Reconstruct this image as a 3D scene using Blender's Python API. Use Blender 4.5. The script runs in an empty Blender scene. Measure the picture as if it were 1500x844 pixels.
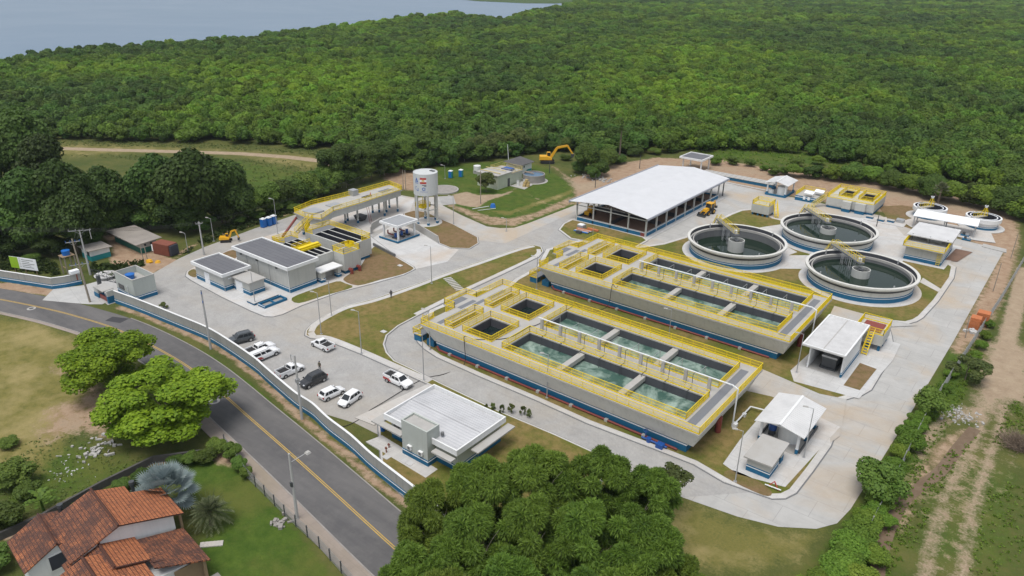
import bpy, math, random
import numpy as np
from mathutils import Vector, Matrix
R = math.radians
rng = random.Random(7)
scene = bpy.context.scene
COL = scene.collection
# ------------------------------------------------------------------ camera geometry (surveyed from the photograph)
CAMM = [[0.7860548574460091, 0.25893571774692065, -0.5613110146437724],
        [0.6180280162626167, -0.3106664894582138, 0.7221687499762118],
        [0.012614761195878095, -0.9145701867011611, -0.40423043106299456]]
CX, CY, FPX, CH = 750., 422., 1092.552, 60.0
def G(u, v, z=0.0):
    """world point at height z seen at pixel (u,v) of the 1500x844 photograph"""
    a, b, c = u - CX, v - CY, FPX
    d = [m[0]*a + m[1]*b + m[2]*c for m in CAMM]
    t = (z - CH) / d[2]
    return (t*d[0], t*d[1], z)
def PXv(X, Y, Z):
    """arrays of world points -> pixel u, v, depth"""
    Z = Z - CH
    a = CAMM[0][0]*X + CAMM[1][0]*Y + CAMM[2][0]*Z
    b = CAMM[0][1]*X + CAMM[1][1]*Y + CAMM[2][1]*Z
    c = CAMM[0][2]*X + CAMM[1][2]*Y + CAMM[2][2]*Z
    c = np.where(c < 1, 1, c)
    return a/c*FPX + CX, b/c*FPX + CY, c
def GP(pts, z=0.0):
    return [G(u, v, z)[:2] for u, v in pts]
# ------------------------------------------------------------------ mesh builder
class MB:
    def __init__(s): s.v = []; s.f = []; s.m = []
    def add(s, vs, fs, mi=0):
        o = len(s.v); s.v.extend(vs)
        for f in fs: s.f.append([i+o for i in f]); s.m.append(mi)
        return s
    def box(s, x0, x1, y0, y1, z0, z1, mi=0):
        return s.add([(x0,y0,z0),(x1,y0,z0),(x1,y1,z0),(x0,y1,z0),(x0,y0,z1),(x1,y0,z1),(x1,y1,z1),(x0,y1,z1)],
            [(0,3,2,1),(4,5,6,7),(0,1,5,4),(1,2,6,5),(2,3,7,6),(3,0,4,7)], mi)
    def frustum(s, a, b, z0, z1, mi=0):   # a,b = (x0,x1,y0,y1)
        return s.add([(a[0],a[2],z0),(a[1],a[2],z0),(a[1],a[3],z0),(a[0],a[3],z0),(b[0],b[2],z1),(b[1],b[2],z1),(b[1],b[3],z1),(b[0],b[3],z1)],
            [(0,3,2,1),(4,5,6,7),(0,1,5,4),(1,2,6,5),(2,3,7,6),(3,0,4,7)], mi)
    def obox(s, c, ang, lx, ly, z0, z1, mi=0):
        ca, sa = math.cos(ang), math.sin(ang)
        q = [(-lx/2,-ly/2),(lx/2,-ly/2),(lx/2,ly/2),(-lx/2,ly/2)]
        return s.prism([(c[0]+x*ca-y*sa, c[1]+x*sa+y*ca) for x, y in q], z0, z1, mi)
    def prism(s, poly, z0, z1, mi=0, top=True):
        poly = ccw(poly); n = len(poly)
        vs = [(p[0],p[1],z0) for p in poly] + [(p[0],p[1],z1) for p in poly]
        fs = [(i,(i+1)%n,n+(i+1)%n,n+i) for i in range(n)]
        if top: fs += [tuple(range(n,2*n)), tuple(range(n-1,-1,-1))]
        return s.add(vs, fs, mi)
    def sheet(s, poly, z, mi=0):
        poly = ccw(poly)
        return s.add([(p[0],p[1],z) for p in poly], [tuple(range(len(poly)))], mi)
    def quad(s, a, b, c, d, mi=0): return s.add([a,b,c,d], [(0,1,2,3)], mi)
    def slab(s, pts, t, mi=0):
        """polygon of 3-d points thickened downwards by t"""
        n = len(pts)
        vs = list(pts) + [(p[0],p[1],p[2]-t) for p in pts]
        fs = [tuple(range(n)), tuple(range(2*n-1,n-1,-1))] + [(i,n+i,n+(i+1)%n,(i+1)%n) for i in range(n)]
        return s.add(vs, fs, mi)
    def cyl(s, c, r, z0, z1, n=24, r2=None, mi=0, cap=True):
        r2 = r if r2 is None else r2
        vs = [(c[0]+r*math.cos(2*math.pi*i/n), c[1]+r*math.sin(2*math.pi*i/n), z0) for i in range(n)]
        vs += [(c[0]+r2*math.cos(2*math.pi*i/n), c[1]+r2*math.sin(2*math.pi*i/n), z1) for i in range(n)]
        fs = [(i,(i+1)%n,n+(i+1)%n,n+i) for i in range(n)]
        if cap: fs += [tuple(range(n,2*n)), tuple(range(n-1,-1,-1))]
        return s.add(vs, fs, mi)
    def lathe(s, c, prof, n=64, mi=0, closed=False):
        """prof = [(r,z),...] going round"""
        k = len(prof); vs = []
        for r, z in prof:
            vs += [(c[0]+r*math.cos(2*math.pi*i/n), c[1]+r*math.sin(2*math.pi*i/n), z) for i in range(n)]
        fs = []
        for j in range(k if closed else k-1):
            a, b = j*n, ((j+1)%k)*n
            fs += [(a+i, a+(i+1)%n, b+(i+1)%n, b+i) for i in range(n)]
        return s.add(vs, fs, mi)
    def tube(s, p, q, r, n=6, r2=None, mi=0, cap=True):
        r2 = r if r2 is None else r2
        p, q = Vector(p), Vector(q); d = q - p
        if d.length < 1e-6: return s
        d.normalize()
        a = d.cross(Vector((0,0,1)))
        if a.length < 1e-3: a = Vector((1,0,0))
        a.normalize(); b = d.cross(a)
        vs = []
        for c, rr in ((p,r),(q,r2)):
            for i in range(n):
                t = 2*math.pi*(i+.5)/n
                vs.append(tuple(c + a*rr*math.cos(t) + b*rr*math.sin(t)))
        fs = [(i,(i+1)%n,n+(i+1)%n,n+i) for i in range(n)]
        if cap: fs += [tuple(range(n-1,-1,-1)), tuple(range(n,2*n))]
        return s.add(vs, fs, mi)
    def path(s, pts, r, n=6, mi=0):
        for i in range(len(pts)-1): s.tube(pts[i], pts[i+1], r, n, mi=mi)
        return s
    def rail(s, pts, z=0.0, h=1.1, closed=False, step=0.17, toe=True, post=1.8, k_=1.0):
        """welded steel guard rail: posts, top and mid rail, toe board and balusters"""
        P = [(p[0],p[1],p[2] if len(p) > 2 else z) for p in pts]
        if closed: P.append(P[0])
        for a, b in zip(P[:-1], P[1:]):
            L = math.hypot(b[0]-a[0], b[1]-a[1])
            if L < .05: continue
            up = lambda p, k: (p[0],p[1],p[2]+k)
            s.tube(up(a,h), up(b,h), .05*k_, 4); s.tube(up(a,h*.55), up(b,h*.55), .032*k_, 4); s.tube(up(a,.16), up(b,.16), .03*k_, 4)
            if toe:
                dx, dy = (b[1]-a[1])/L*.012, -(b[0]-a[0])/L*.012
                s.add([(a[0]-dx,a[1]-dy,a[2]+.01),(b[0]-dx,b[1]-dy,b[2]+.01),(b[0]-dx,b[1]-dy,b[2]+.2),(a[0]-dx,a[1]-dy,a[2]+.2),
                       (a[0]+dx,a[1]+dy,a[2]+.01),(b[0]+dx,b[1]+dy,b[2]+.01),(b[0]+dx,b[1]+dy,b[2]+.2),(a[0]+dx,a[1]+dy,a[2]+.2)],
                      [(0,1,2,3),(7,6,5,4),(3,2,6,7)])
            n = max(1, round(L/step)); k = max(1, round(post/step))
            for i in range(n+1):
                t = i/n; q = (a[0]+(b[0]-a[0])*t, a[1]+(b[1]-a[1])*t, a[2]+(b[2]-a[2])*t)
                big = (i % k == 0) or i == n
                s.tube(q, up(q,h), .05*k_ if big else .024*k_, 4, cap=False)
        return s
    def build(s, name, mats, parent=None, smooth=False, org=None):
        me = bpy.data.meshes.new(name)
        o = bpy.data.objects.new(name, me)
        off = ORG.get(parent.name, (0,0,0)) if parent is not None else (org or (0,0,0))
        if org and parent is None: o.location = org
        vs = [(x-off[0], y-off[1], z-off[2]) for x, y, z in s.v]
        me.from_pydata(vs, [], s.f); 
        for m in (mats if isinstance(mats, (list,tuple)) else [mats]): me.materials.append(m)
        if isinstance(mats, (list,tuple)) and len(mats) > 1: me.polygons.foreach_set('material_index', s.m)
        if smooth: me.polygons.foreach_set('use_smooth', [True]*len(s.f))
        me.update()
        COL.objects.link(o)
        if parent is not None: o.parent = parent
        ORG[o.name] = off
        return o
ORG = {}
def ccw(poly):
    a = sum(poly[i-1][0]*poly[i][1]-poly[i][0]*poly[i-1][1] for i in range(len(poly)))
    return list(poly) if a > 0 else list(poly)[::-1]
def thing(name, label, cat, org=(0,0,0), group=None):
    o = bpy.data.objects.new(name, None); o.empty_display_size = .3
    COL.objects.link(o); o.location = (org[0], org[1], org[2] if len(org) > 2 else 0)
    ORG[o.name] = tuple(o.location)
    o['label'] = label; o['category'] = cat
    if group: o['group'] = group
    return o
def tag(o, label, cat, group=None, kind=None):
    o['label'] = label; o['category'] = cat
    if group: o['group'] = group
    if kind: o['kind'] = kind
    return o
def struct(o, label=None):
    o['kind'] = 'structure'
    if label: o['label'] = label
    return o
def local(root):
    """build the parts of this thing in its own frame"""
    ORG[root.name] = (0,0,0); return root
def copy_tree(src, loc, rotz=0.0, label=None, scale=None):
    c = src.copy(); COL.objects.link(c); c.location = loc; c.rotation_euler = (0,0,rotz)
    if scale: c.scale = scale
    if label: c['label'] = label
    def rec(a, b):
        for ch in list(a.children):
            d = ch.copy(); COL.objects.link(d); d.parent = b; rec(ch, d)
    rec(src, c)
    return c
def smooth_line(pts, n=6, closed=False):
    """Catmull-Rom through points"""
    out = []; N = len(pts)
    for i in range(N if closed else N-1):
        p = [pts[(i+k) % N] if closed else pts[min(max(i+k,0),N-1)] for k in (-1,0,1,2)]
        for j in range(n):
            t = j/n
            out.append(tuple(.5*((2*p[1][d])+(-p[0][d]+p[2][d])*t+(2*p[0][d]-5*p[1][d]+4*p[2][d]-p[3][d])*t*t+(-p[0][d]+3*p[1][d]-3*p[2][d]+p[3][d])*t**3) for d in range(len(p[1]))))
    if not closed: out.append(tuple(pts[-1]))
    return out
def offset_line(pts, d):
    out = []
    for i, p in enumerate(pts):
        a = pts[max(i-1,0)]; b = pts[min(i+1,len(pts)-1)]
        L = math.hypot(b[0]-a[0], b[1]-a[1]) or 1
        out.append((p[0]-(b[1]-a[1])/L*d, p[1]+(b[0]-a[0])/L*d))
    return out
def inset(poly, d):
    poly = ccw(poly); n = len(poly); out = []
    for i in range(n):
        a, p, b = poly[i-1], poly[i], poly[(i+1)%n]
        def nrm(s, e):
            L = math.hypot(e[0]-s[0], e[1]-s[1]) or 1
            return (-(e[1]-s[1])/L, (e[0]-s[0])/L)
        n1, n2 = nrm(a,p), nrm(p,b)
        x, y = n1[0]+n2[0], n1[1]+n2[1]; L = math.hypot(x,y) or 1
        x, y = x/L, y/L
        k = d/max(.45, x*n1[0]+y*n1[1])
        out.append((p[0]+x*k, p[1]+y*k))
    return out
# ------------------------------------------------------------------ materials
MATS = {}
def newmat(name):
    m = bpy.data.materials.new(name); m.use_nodes = True
    nt = m.node_tree; b = nt.nodes['Principled BSDF']
    MATS[name] = m
    return m, nt, b
def N(nt, t, **kw):
    n = nt.nodes.new(t)
    for k, v in kw.items():
        if k.startswith('i_'): n.inputs[k[2:].replace('_',' ')].default_value = v
        else: setattr(n, k, v)
    return n
def mixc(nt, fac, a, b, mode='MIX'):
    n = nt.nodes.new('ShaderNodeMix'); n.data_type = 'RGBA'; n.blend_type = mode
    for sock, val in ((n.inputs[0],fac),(n.inputs[6],a),(n.inputs[7],b)):
        if isinstance(val, (int,float)): sock.default_value = val
        elif isinstance(val, tuple): sock.default_value = (*val[:3],1)
        else: nt.links.new(val, sock)
    return n.outputs[2]
def ramp(nt, src, stops, interp='LINEAR'):
    n = nt.nodes.new('ShaderNodeValToRGB'); cr = n.color_ramp; cr.interpolation = interp
    while len(cr.elements) < len(stops): cr.elements.new(.5)
    for e, (p, c) in zip(cr.elements, stops):
        e.position = p; e.color = (*c,1) if isinstance(c, tuple) else (c,c,c,1)
    nt.links.new(src, n.inputs[0]); return n.outputs[0]
def wpos(nt):
    return nt.nodes.new('ShaderNodeNewGeometry').outputs['Position']
def noise(nt, vec, scale, detail=4, rough=.6, dist=0):
    n = N(nt, 'ShaderNodeTexNoise', i_Scale=scale, i_Detail=detail, i_Roughness=rough, i_Distortion=dist)
    if vec is not None: nt.links.new(vec, n.inputs['Vector'])
    return n.outputs[0]
def scalev(nt, vec, s):
    n = nt.nodes.new('ShaderNodeMapping'); n.inputs['Scale'].default_value = s
    nt.links.new(vec, n.inputs[0]); return n.outputs[0]
def bump(nt, b, h, strength=.3, dist=.05):
    n = N(nt, 'ShaderNodeBump', i_Strength=strength, i_Distance=dist)
    nt.links.new(h, n.inputs['Height']); nt.links.new(n.outputs[0], b.inputs['Normal'])
def paint(name, col, rough=.6, dirt=.12, scale=1.3, metal=0.0, streak=0.0, dirtcol=None):
    """painted / plain surface with uneven tone and a little grime"""
    m, nt, b = newmat(name)
    p = wpos(nt)
    n1 = noise(nt, p, scale, 5, .65)
    dk = dirtcol or tuple(c*.62 for c in col)
    f = ramp(nt, n1, [(.35,0.0),(.75,1.0)])
    mm = N(nt,'ShaderNodeMath', operation='MULTIPLY'); nt.links.new(f, mm.inputs[0]); mm.inputs[1].default_value = dirt*2.2
    c = mixc(nt, mm.outputs[0], col, dk)
    if streak:
        n2 = noise(nt, scalev(nt, p, (2.2,2.2,.12)), 1.0, 4, .6)
        f2 = ramp(nt, n2, [(.52,0.0),(.8,streak)])
        c = mixc(nt, f2, c, tuple(x*.5 for x in col))
    nt.links.new(c, b.inputs['Base Color'])
    b.inputs['Roughness'].default_value = rough; b.inputs['Metallic'].default_value = metal
    return m
wall_grey = paint('wall_grey', (.46,.465,.44), .8, .10, .5, streak=.35)
wall_white = paint('wall_white', (.72,.73,.73), .75, .10, .6, streak=.2)
wall_pale = paint('wall_pale_green', (.43,.46,.43), .8, .08, .5, streak=.2)
band_blue = paint('band_blue', (.004,.115,.235), .7, .12, .8)
stripe_white = paint('stripe_white', (.78,.80,.82), .6, .08)
wall_tank = paint('wall_tank', (.60,.595,.56), .8, .12, .5, streak=.4)
wall_road = paint('wall_boundary', (.31,.315,.30), .85, .18, .4, streak=.5)
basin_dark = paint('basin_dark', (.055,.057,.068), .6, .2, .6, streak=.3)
rail_yellow = paint('rail_yellow', (.80,.60,.002), .5, .10, .8, dirtcol=(.62,.43,.01))
conc = paint('concrete', (.40,.39,.37), .9, .18, .7, streak=.15)
conc_lt = paint('concrete_light', (.40,.395,.38), .9, .2, .5, dirtcol=(.30,.27,.23))
conc_dk = paint('concrete_dark', (.16,.165,.17), .85, .2, .8, streak=.3)
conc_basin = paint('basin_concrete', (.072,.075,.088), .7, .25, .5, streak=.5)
liner_black = paint('liner_black', (.03,.032,.042), .55, .15, .8)
membrane = None
metal_grey = paint('galvanised_steel', (.40,.41,.42), .45, .12, 1.5, metal=.35)
metal_dark = paint('dark_steel', (.06,.065,.07), .5, .15, 1.5)
grating = paint('grating', (.17,.18,.20), .6, .15, 4)
pipe_red = paint('pipe_red', (.22,.045,.035), .5, .15, 1)
pipe_white = paint('pipe_white', (.68,.70,.71), .45, .06, 1)
pump_blue = paint('pump_blue', (.012,.075,.30), .4, .1, 2)
tank_white = paint('tank_white', (.70,.71,.70), .5, .08, 1)
plastic_blue = paint('plastic_blue', (.01,.13,.45), .4, .08, 1)
plastic_teal = paint('plastic_teal', (.01,.25,.27), .4, .1, 1)
wood = paint('wood', (.28,.20,.12), .8, .2, 2)
wood_pole = paint('pole_wood', (.30,.26,.21), .85, .2, 2)
pole_conc = paint('pole_concrete', (.42,.42,.41), .85, .15, 2)
rust = paint('rust', (.22,.07,.045), .7, .25, 1.2)
brick = paint('brick_orange', (.48,.16,.06), .85, .2, 3)
rubber = paint('rubber', (.02,.02,.021), .8, .1, 3)
digger = paint('digger_yellow', (.70,.37,.015), .45, .15, 1.5)
soil_bed = paint('soil_bed', (.19,.115,.08), .95, .3, .6)
green_paint = paint('green_paint', (.005,.13,.10), .6, .15, 1)
lime = paint('lime_green', (.28,.47,.02), .5, .05, 1)
ink_dark = paint('ink_dark', (.03,.035,.05), .6, .05, 1)
ink_blue = paint('ink_blue', (.02,.10,.38), .5, .03, 1)
ink_red = paint('ink_red', (.42,.035,.03), .5, .03, 1)
ink_gold = paint('ink_gold', (.6,.42,.16), .5, .03, 1)
bark = paint('bark', (.15,.12,.09), .9, .3, 2)
bark_pale = paint('bark_pale', (.33,.29,.24), .9, .25, 2)
skin_m = paint('skin', (.33,.19,.13), .6, .02, 1)
cloth_dark = paint('cloth_dark', (.025,.027,.035), .9, .05, 5)
cloth_tan = paint('cloth_olive', (.10,.09,.06), .9, .1, 5)
slab_tile = paint('light_slab', (.55,.55,.55), .8, .25, .5, streak=.2)
stone = paint('stone', (.30,.28,.26), .9, .3, 1)
def glass_mat():
    m, nt, b = newmat('tinted_glass')
    b.inputs['Base Color'].default_value = (.02,.024,.028,1); b.inputs['Roughness'].default_value = .08
    b.inputs['Specular IOR Level'].default_value = .6
    return m
glass = glass_mat()
def car_paint(name, col):
    m, nt, b = newmat(name)
    n1 = noise(nt, wpos(nt), 2.0, 3)
    nt.links.new(mixc(nt, ramp(nt, n1, [(.4,0.0),(.8,.12)]), col, (.3,.27,.22)), b.inputs['Base Color'])
    b.inputs['Roughness'].default_value = .3; b.inputs['Coat Weight'].default_value = .6; b.inputs['Coat Roughness'].default_value = .08
    return m
paint_white = car_paint('car_white', (.78,.79,.80)); paint_black = car_paint('car_black', (.018,.02,.024))
paint_grey = car_paint('car_dark_grey', (.05,.06,.068)); paint_red = car_paint('car_red', (.40,.02,.02))
def lamp_red():
    m, nt, b = newmat('lamp_red_lens'); b.inputs['Base Color'].default_value = (.35,.01,.01,1); b.inputs['Roughness'].default_value = .2; return m
def lamp_clear():
    m, nt, b = newmat('lamp_clear_lens'); b.inputs['Base Color'].default_value = (.6,.62,.65,1); b.inputs['Roughness'].default_value = .15; return m
lens_red, lens_clear = lamp_red(), lamp_clear()
chrome = paint('wheel_alloy', (.45,.46,.47), .35, .1, 3, metal=.6)
def roof_metal(name, col, axis, pitch=.5, seam=None, dirt=.1):
    """profiled sheet roof: real ribs come from bump, seams run along the other axis"""
    m, nt, b = newmat(name)
    p = wpos(nt)
    sep = nt.nodes.new('ShaderNodeSeparateXYZ'); nt.links.new(p, sep.inputs[0])
    mul = N(nt,'ShaderNodeMath', operation='MULTIPLY'); nt.links.new(sep.outputs[axis], mul.inputs[0]); mul.inputs[1].default_value = 2*math.pi/pitch
    sn = N(nt,'ShaderNodeMath', operation='SINE'); nt.links.new(mul.outputs[0], sn.inputs[0])
    n1 = noise(nt, p, .35, 5, .6)
    f = ramp(nt, n1, [(.4,0.0),(.75,1.0)])
    mm = N(nt,'ShaderNodeMath', operation='MULTIPLY'); nt.links.new(f, mm.inputs[0]); mm.inputs[1].default_value = dirt*2
    c = mixc(nt, mm.outputs[0], col, tuple(x*.6 for x in col))
    nt.links.new(c, b.inputs['Base Color'])
    b.inputs['Roughness'].default_value = .5
    bump(nt, b, sn.outputs[0], .5, pitch*.12)
    return m
roof_white = roof_metal('roof_white_sheet', (.60,.61,.63), 1, .6, dirt=.10)
roof_shed = roof_metal('roof_shed_sheet', (.60,.60,.60), 1, .45, dirt=.22)
roof_admin = roof_metal('roof_admin_sheet', (.50,.505,.52), 1, .5, dirt=.22)
roof_fibre = roof_metal('roof_fibre_cement', (.33,.30,.27), 0, .35, dirt=.3)
roof_dark = roof_metal('roof_dark_fibre', (.09,.085,.082), 1, .35, dirt=.3)
def membrane_mat():
    m, nt, b = newmat('roof_membrane')
    p = wpos(nt)
    br = N(nt,'ShaderNodeTexBrick', i_Scale=1.0); br.inputs['Mortar Size'].default_value = .035; br.inputs['Brick Width'].default_value = 5.5; br.inputs['Row Height'].default_value = 1.0
    br.inputs['Color1'].default_value = (.115,.118,.132,1); br.inputs['Color2'].default_value = (.135,.138,.15,1); br.inputs['Mortar'].default_value = (.05,.05,.058,1)
    nt.links.new(p, br.inputs['Vector'])
    n1 = noise(nt, p, .5, 5)
    nt.links.new(mixc(nt, ramp(nt, n1, [(.4,0.0),(.8,.45)]), br.outputs[0], (.15,.15,.16)), b.inputs['Base Color'])
    b.inputs['Roughness'].default_value = .75
    return m
membrane = membrane_mat()
def tile_mat(name, old):
    """clay roof tiles: courses across the slope, columns down it; stained patches of age"""
    m, nt, b = newmat(name)
    tc = nt.nodes.new('ShaderNodeTexCoord'); uv = tc.outputs['UV']
    br = N(nt,'ShaderNodeTexBrick', i_Scale=1.0, offset=0.0); br.inputs['Mortar Size'].default_value = .035; br.inputs['Brick Width'].default_value = .24; br.inputs['Row Height'].default_value = .38
    br.inputs['Color1'].default_value = (.62,.22,.085,1); br.inputs['Color2'].default_value = (.44,.145,.06,1); br.inputs['Mortar'].default_value = (.07,.026,.016,1)
    br.inputs['Bias'].default_value = -.1
    nt.links.new(uv, br.inputs['Vector'])
    p = wpos(nt)
    n1 = noise(nt, p, .55, 6, .7); n2 = noise(nt, p, 4.5, 3, .6)
    add = N(nt,'ShaderNodeMath', operation='MULTIPLY_ADD'); nt.links.new(n2, add.inputs[0]); add.inputs[1].default_value = .5; nt.links.new(n1, add.inputs[2])
    c0, c1 = (.50,.82) if old else (.80,1.0)
    f = ramp(nt, add.outputs[0], [(c0,0.0),(c1,.88)])
    nt.links.new(mixc(nt, f, br.outputs[0], (.060,.032,.028)), b.inputs['Base Color'])
    sep = nt.nodes.new('ShaderNodeSeparateXYZ'); nt.links.new(uv, sep.inputs[0])
    mul = N(nt,'ShaderNodeMath', operation='MULTIPLY'); nt.links.new(sep.outputs[0], mul.inputs[0]); mul.inputs[1].default_value = 2*math.pi/.24
    sn = N(nt,'ShaderNodeMath', operation='SINE'); nt.links.new(mul.outputs[0], sn.inputs[0])
    bump(nt, b, sn.outputs[0], .9, .06); b.inputs['Roughness'].default_value = .85
    return m
tile_bright, tile_old = tile_mat('clay_tile_orange', False), tile_mat('clay_tile_weathered', True)
def leaf_mat(name, a, bcol, far=None, spread=.16):
    m, nt, b = newmat(name)
    at = N(nt,'ShaderNodeAttribute', attribute_name='leafv')
    oi = nt.nodes.new('ShaderNodeObjectInfo')
    p = wpos(nt)
    big = noise(nt, p, .0075, 4, .55)
    c = mixc(nt, at.outputs['Fac'], a, bcol)
    # whole trees differ, and stands of trees differ
    if far:
        f = ramp(nt, big, [(.42,0.0),(.62,1.0)])
        c = mixc(nt, f, c, mixc(nt, at.outputs['Fac'], far, tuple(x*1.35 for x in far)))
    hs = N(nt,'ShaderNodeHueSaturation'); nt.links.new(c, hs.inputs['Color'])
    r = oi.outputs['Random']
    v = N(nt,'ShaderNodeMapRange'); nt.links.new(r, v.inputs[0]); v.inputs[3].default_value = 1-spread*2.4; v.inputs[4].default_value = 1+spread*2.2
    nt.links.new(v.outputs[0], hs.inputs['Value'])
    m2 = N(nt,'ShaderNodeMath', operation='MULTIPLY'); nt.links.new(r, m2.inputs[0]); m2.inputs[1].default_value = 7.31
    fr = N(nt,'ShaderNodeMath', operation='FRACT'); nt.links.new(m2.outputs[0], fr.inputs[0])
    h = N(nt,'ShaderNodeMapRange'); nt.links.new(fr.outputs[0], h.inputs[0]); h.inputs[3].default_value = .485; h.inputs[4].default_value = .515
    nt.links.new(h.outputs[0], hs.inputs['Hue'])
    nt.links.new(hs.outputs[0], b.inputs['Base Color'])
    b.inputs['Roughness'].default_value = .6; b.inputs['Specular IOR Level'].default_value = .25
    tr = nt.nodes.new('ShaderNodeBsdfTranslucent'); nt.links.new(hs.outputs[0], tr.inputs['Color'])
    mx = N(nt,'ShaderNodeMixShader'); mx.inputs[0].default_value = .3
    out = nt.nodes['Material Output']
    nt.links.new(b.outputs[0], mx.inputs[1]); nt.links.new(tr.outputs[0], mx.inputs[2]); nt.links.new(mx.outputs[0], out.inputs[0])
    return m
leaf_mangrove = leaf_mat('leaf_mangrove', (.050,.105,.018), (.100,.176,.028), far=(.130,.222,.016), spread=.17)
leaf_dark = leaf_mat('leaf_dark', (.040,.080,.015), (.088,.148,.027), spread=.2)
leaf_mid = leaf_mat('leaf_mid', (.062,.118,.018), (.125,.190,.032))
leaf_olive = leaf_mat('leaf_olive', (.085,.120,.030), (.155,.185,.05))
leaf_bright = leaf_mat('leaf_bright', (.085,.180,.008), (.215,.345,.018), spread=.05)
leaf_feather = leaf_mat('leaf_feather', (.048,.095,.012), (.175,.265,.034), spread=.06)
leaf_silver = leaf_mat('leaf_silver', (.19,.25,.25), (.31,.37,.37), spread=.03)
leaf_palm = leaf_mat('leaf_palm', (.085,.11,.045), (.20,.22,.12), spread=.03)
leaf_banana = leaf_mat('leaf_banana', (.07,.14,.02), (.13,.22,.03), spread=.03)
twig_dry = paint('twig_dry', (.20,.15,.11), .9, .2, 2)
hedge_leaf = leaf_mat('leaf_hedge', (.085,.155,.016), (.165,.250,.030), spread=.08)

def ground_mat():
    m, nt, b = newmat('ground_cover')
    p = wpos(nt)
    at = N(nt,'ShaderNodeAttribute', attribute_name='cover')
    sep = nt.nodes.new('ShaderNodeSeparateColor'); nt.links.new(at.outputs['Color'], sep.inputs[0])
    nA = noise(nt, p, .12, 6, .65); nB = noise(nt, p, .6, 6, .7); nC = noise(nt, p, 3.5, 4, .7)
    g = mixc(nt, ramp(nt, nA, [(.35,0.0),(.65,1.0)]), (.060,.080,.020), (.115,.115,.034))
    g = mixc(nt, ramp(nt, nB, [(.45,0.0),(.70,.7)]), g, (.045,.075,.014))
    g = mixc(nt, ramp(nt, nC, [(.5,0.0),(.8,.45)]), g, (.16,.15,.055))
    lush = mixc(nt, ramp(nt, nB, [(.35,0.0),(.7,1.0)]), (.042,.082,.011), (.080,.125,.019))
    lush = mixc(nt, ramp(nt, nA, [(.46,0.0),(.66,.6)]), lush, (.125,.125,.032))
    lush = mixc(nt, ramp(nt, nC, [(.5,0.0),(.8,.5)]), lush, (.035,.065,.010))
    dry = mixc(nt, ramp(nt, nB, [(.35,0.0),(.68,1.0)]), (.20,.175,.055), (.115,.115,.030))
    dry = mixc(nt, ramp(nt, nA, [(.45,0.0),(.62,.8)]), dry, (.30,.245,.11))
    soil = mixc(nt, ramp(nt, nB, [(.3,0.0),(.7,1.0)]), (.26,.165,.105), (.40,.30,.21))
    soil = mixc(nt, ramp(nt, nC, [(.5,0.0),(.85,.6)]), soil, (.16,.125,.07))
    sand = mixc(nt, ramp(nt, nB, [(.3,0.0),(.7,1.0)]), (.38,.30,.21), (.27,.20,.135))
    sand = mixc(nt, ramp(nt, nC, [(.52,0.0),(.8,.5)]), sand, (.44,.39,.31))
    c = g
    br = N(nt,'ShaderNodeMath', operation='MULTIPLY_ADD'); nt.links.new(nB, br.inputs[0]); br.inputs[1].default_value = .9; br.inputs[2].default_value = -.45
    br2 = N(nt,'ShaderNodeMath', operation='MULTIPLY_ADD'); nt.links.new(nC, br2.inputs[0]); br2.inputs[1].default_value = .45; br2.inputs[2].default_value = -.22
    sm = N(nt,'ShaderNodeMath', operation='ADD'); nt.links.new(br.outputs[0], sm.inputs[0]); nt.links.new(br2.outputs[0], sm.inputs[1])
    for src, col in ((at.outputs['Alpha'],lush),(sep.outputs[2],dry),(sep.outputs[0],soil),(sep.outputs[1],sand)):
        ad = N(nt,'ShaderNodeMath', operation='ADD'); nt.links.new(src, ad.inputs[0]); nt.links.new(sm.outputs[0], ad.inputs[1])
        gt = N(nt,'ShaderNodeMath', operation='MULTIPLY'); nt.links.new(ramp(nt, ad.outputs[0], [(.36,0.0),(.62,1.0)]), gt.inputs[0])
        cl = ramp(nt, src, [(.02,0.0),(.12,1.0)]); nt.links.new(cl, gt.inputs[1])
        c = mixc(nt, gt.outputs[0], c, col)
    nt.links.new(c, b.inputs['Base Color']); b.inputs['Roughness'].default_value = .95; b.inputs['Specular IOR Level'].default_value = .15
    bump(nt, b, nC, .6, .15)
    return m
ground_m = ground_mat()
def lawn_mat(name, green, brown, bias):
    m, nt, b = newmat(name)
    p = wpos(nt)
    nA = noise(nt, p, .11, 7, .68); nB = noise(nt, p, .9, 6, .7); nC = noise(nt, p, 6, 4, .7)
    c = mixc(nt, ramp(nt, nA, [(bias-.07,0.0),(bias+.09,1.0)]), brown, green)
    c = mixc(nt, ramp(nt, nB, [(.42,0.0),(.72,.75)]), c, tuple(x*.62 for x in green))
    c = mixc(nt, ramp(nt, nC, [(.5,0.0),(.85,.5)]), c, tuple(x*1.4 for x in brown))
    nt.links.new(c, b.inputs['Base Color']); b.inputs['Roughness'].default_value = .95; b.inputs['Specular IOR Level'].default_value = .15
    bump(nt, b, nC, .5, .08)
    return m
lawn_m = lawn_mat('lawn_grass', (.105,.125,.022), (.215,.158,.062), .50)
lawn_green = lawn_mat('lawn_green', (.070,.125,.016), (.120,.125,.030), .40)
lawn_brown = lawn_mat('lawn_thin', (.130,.125,.032), (.205,.135,.075), .56)
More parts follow.
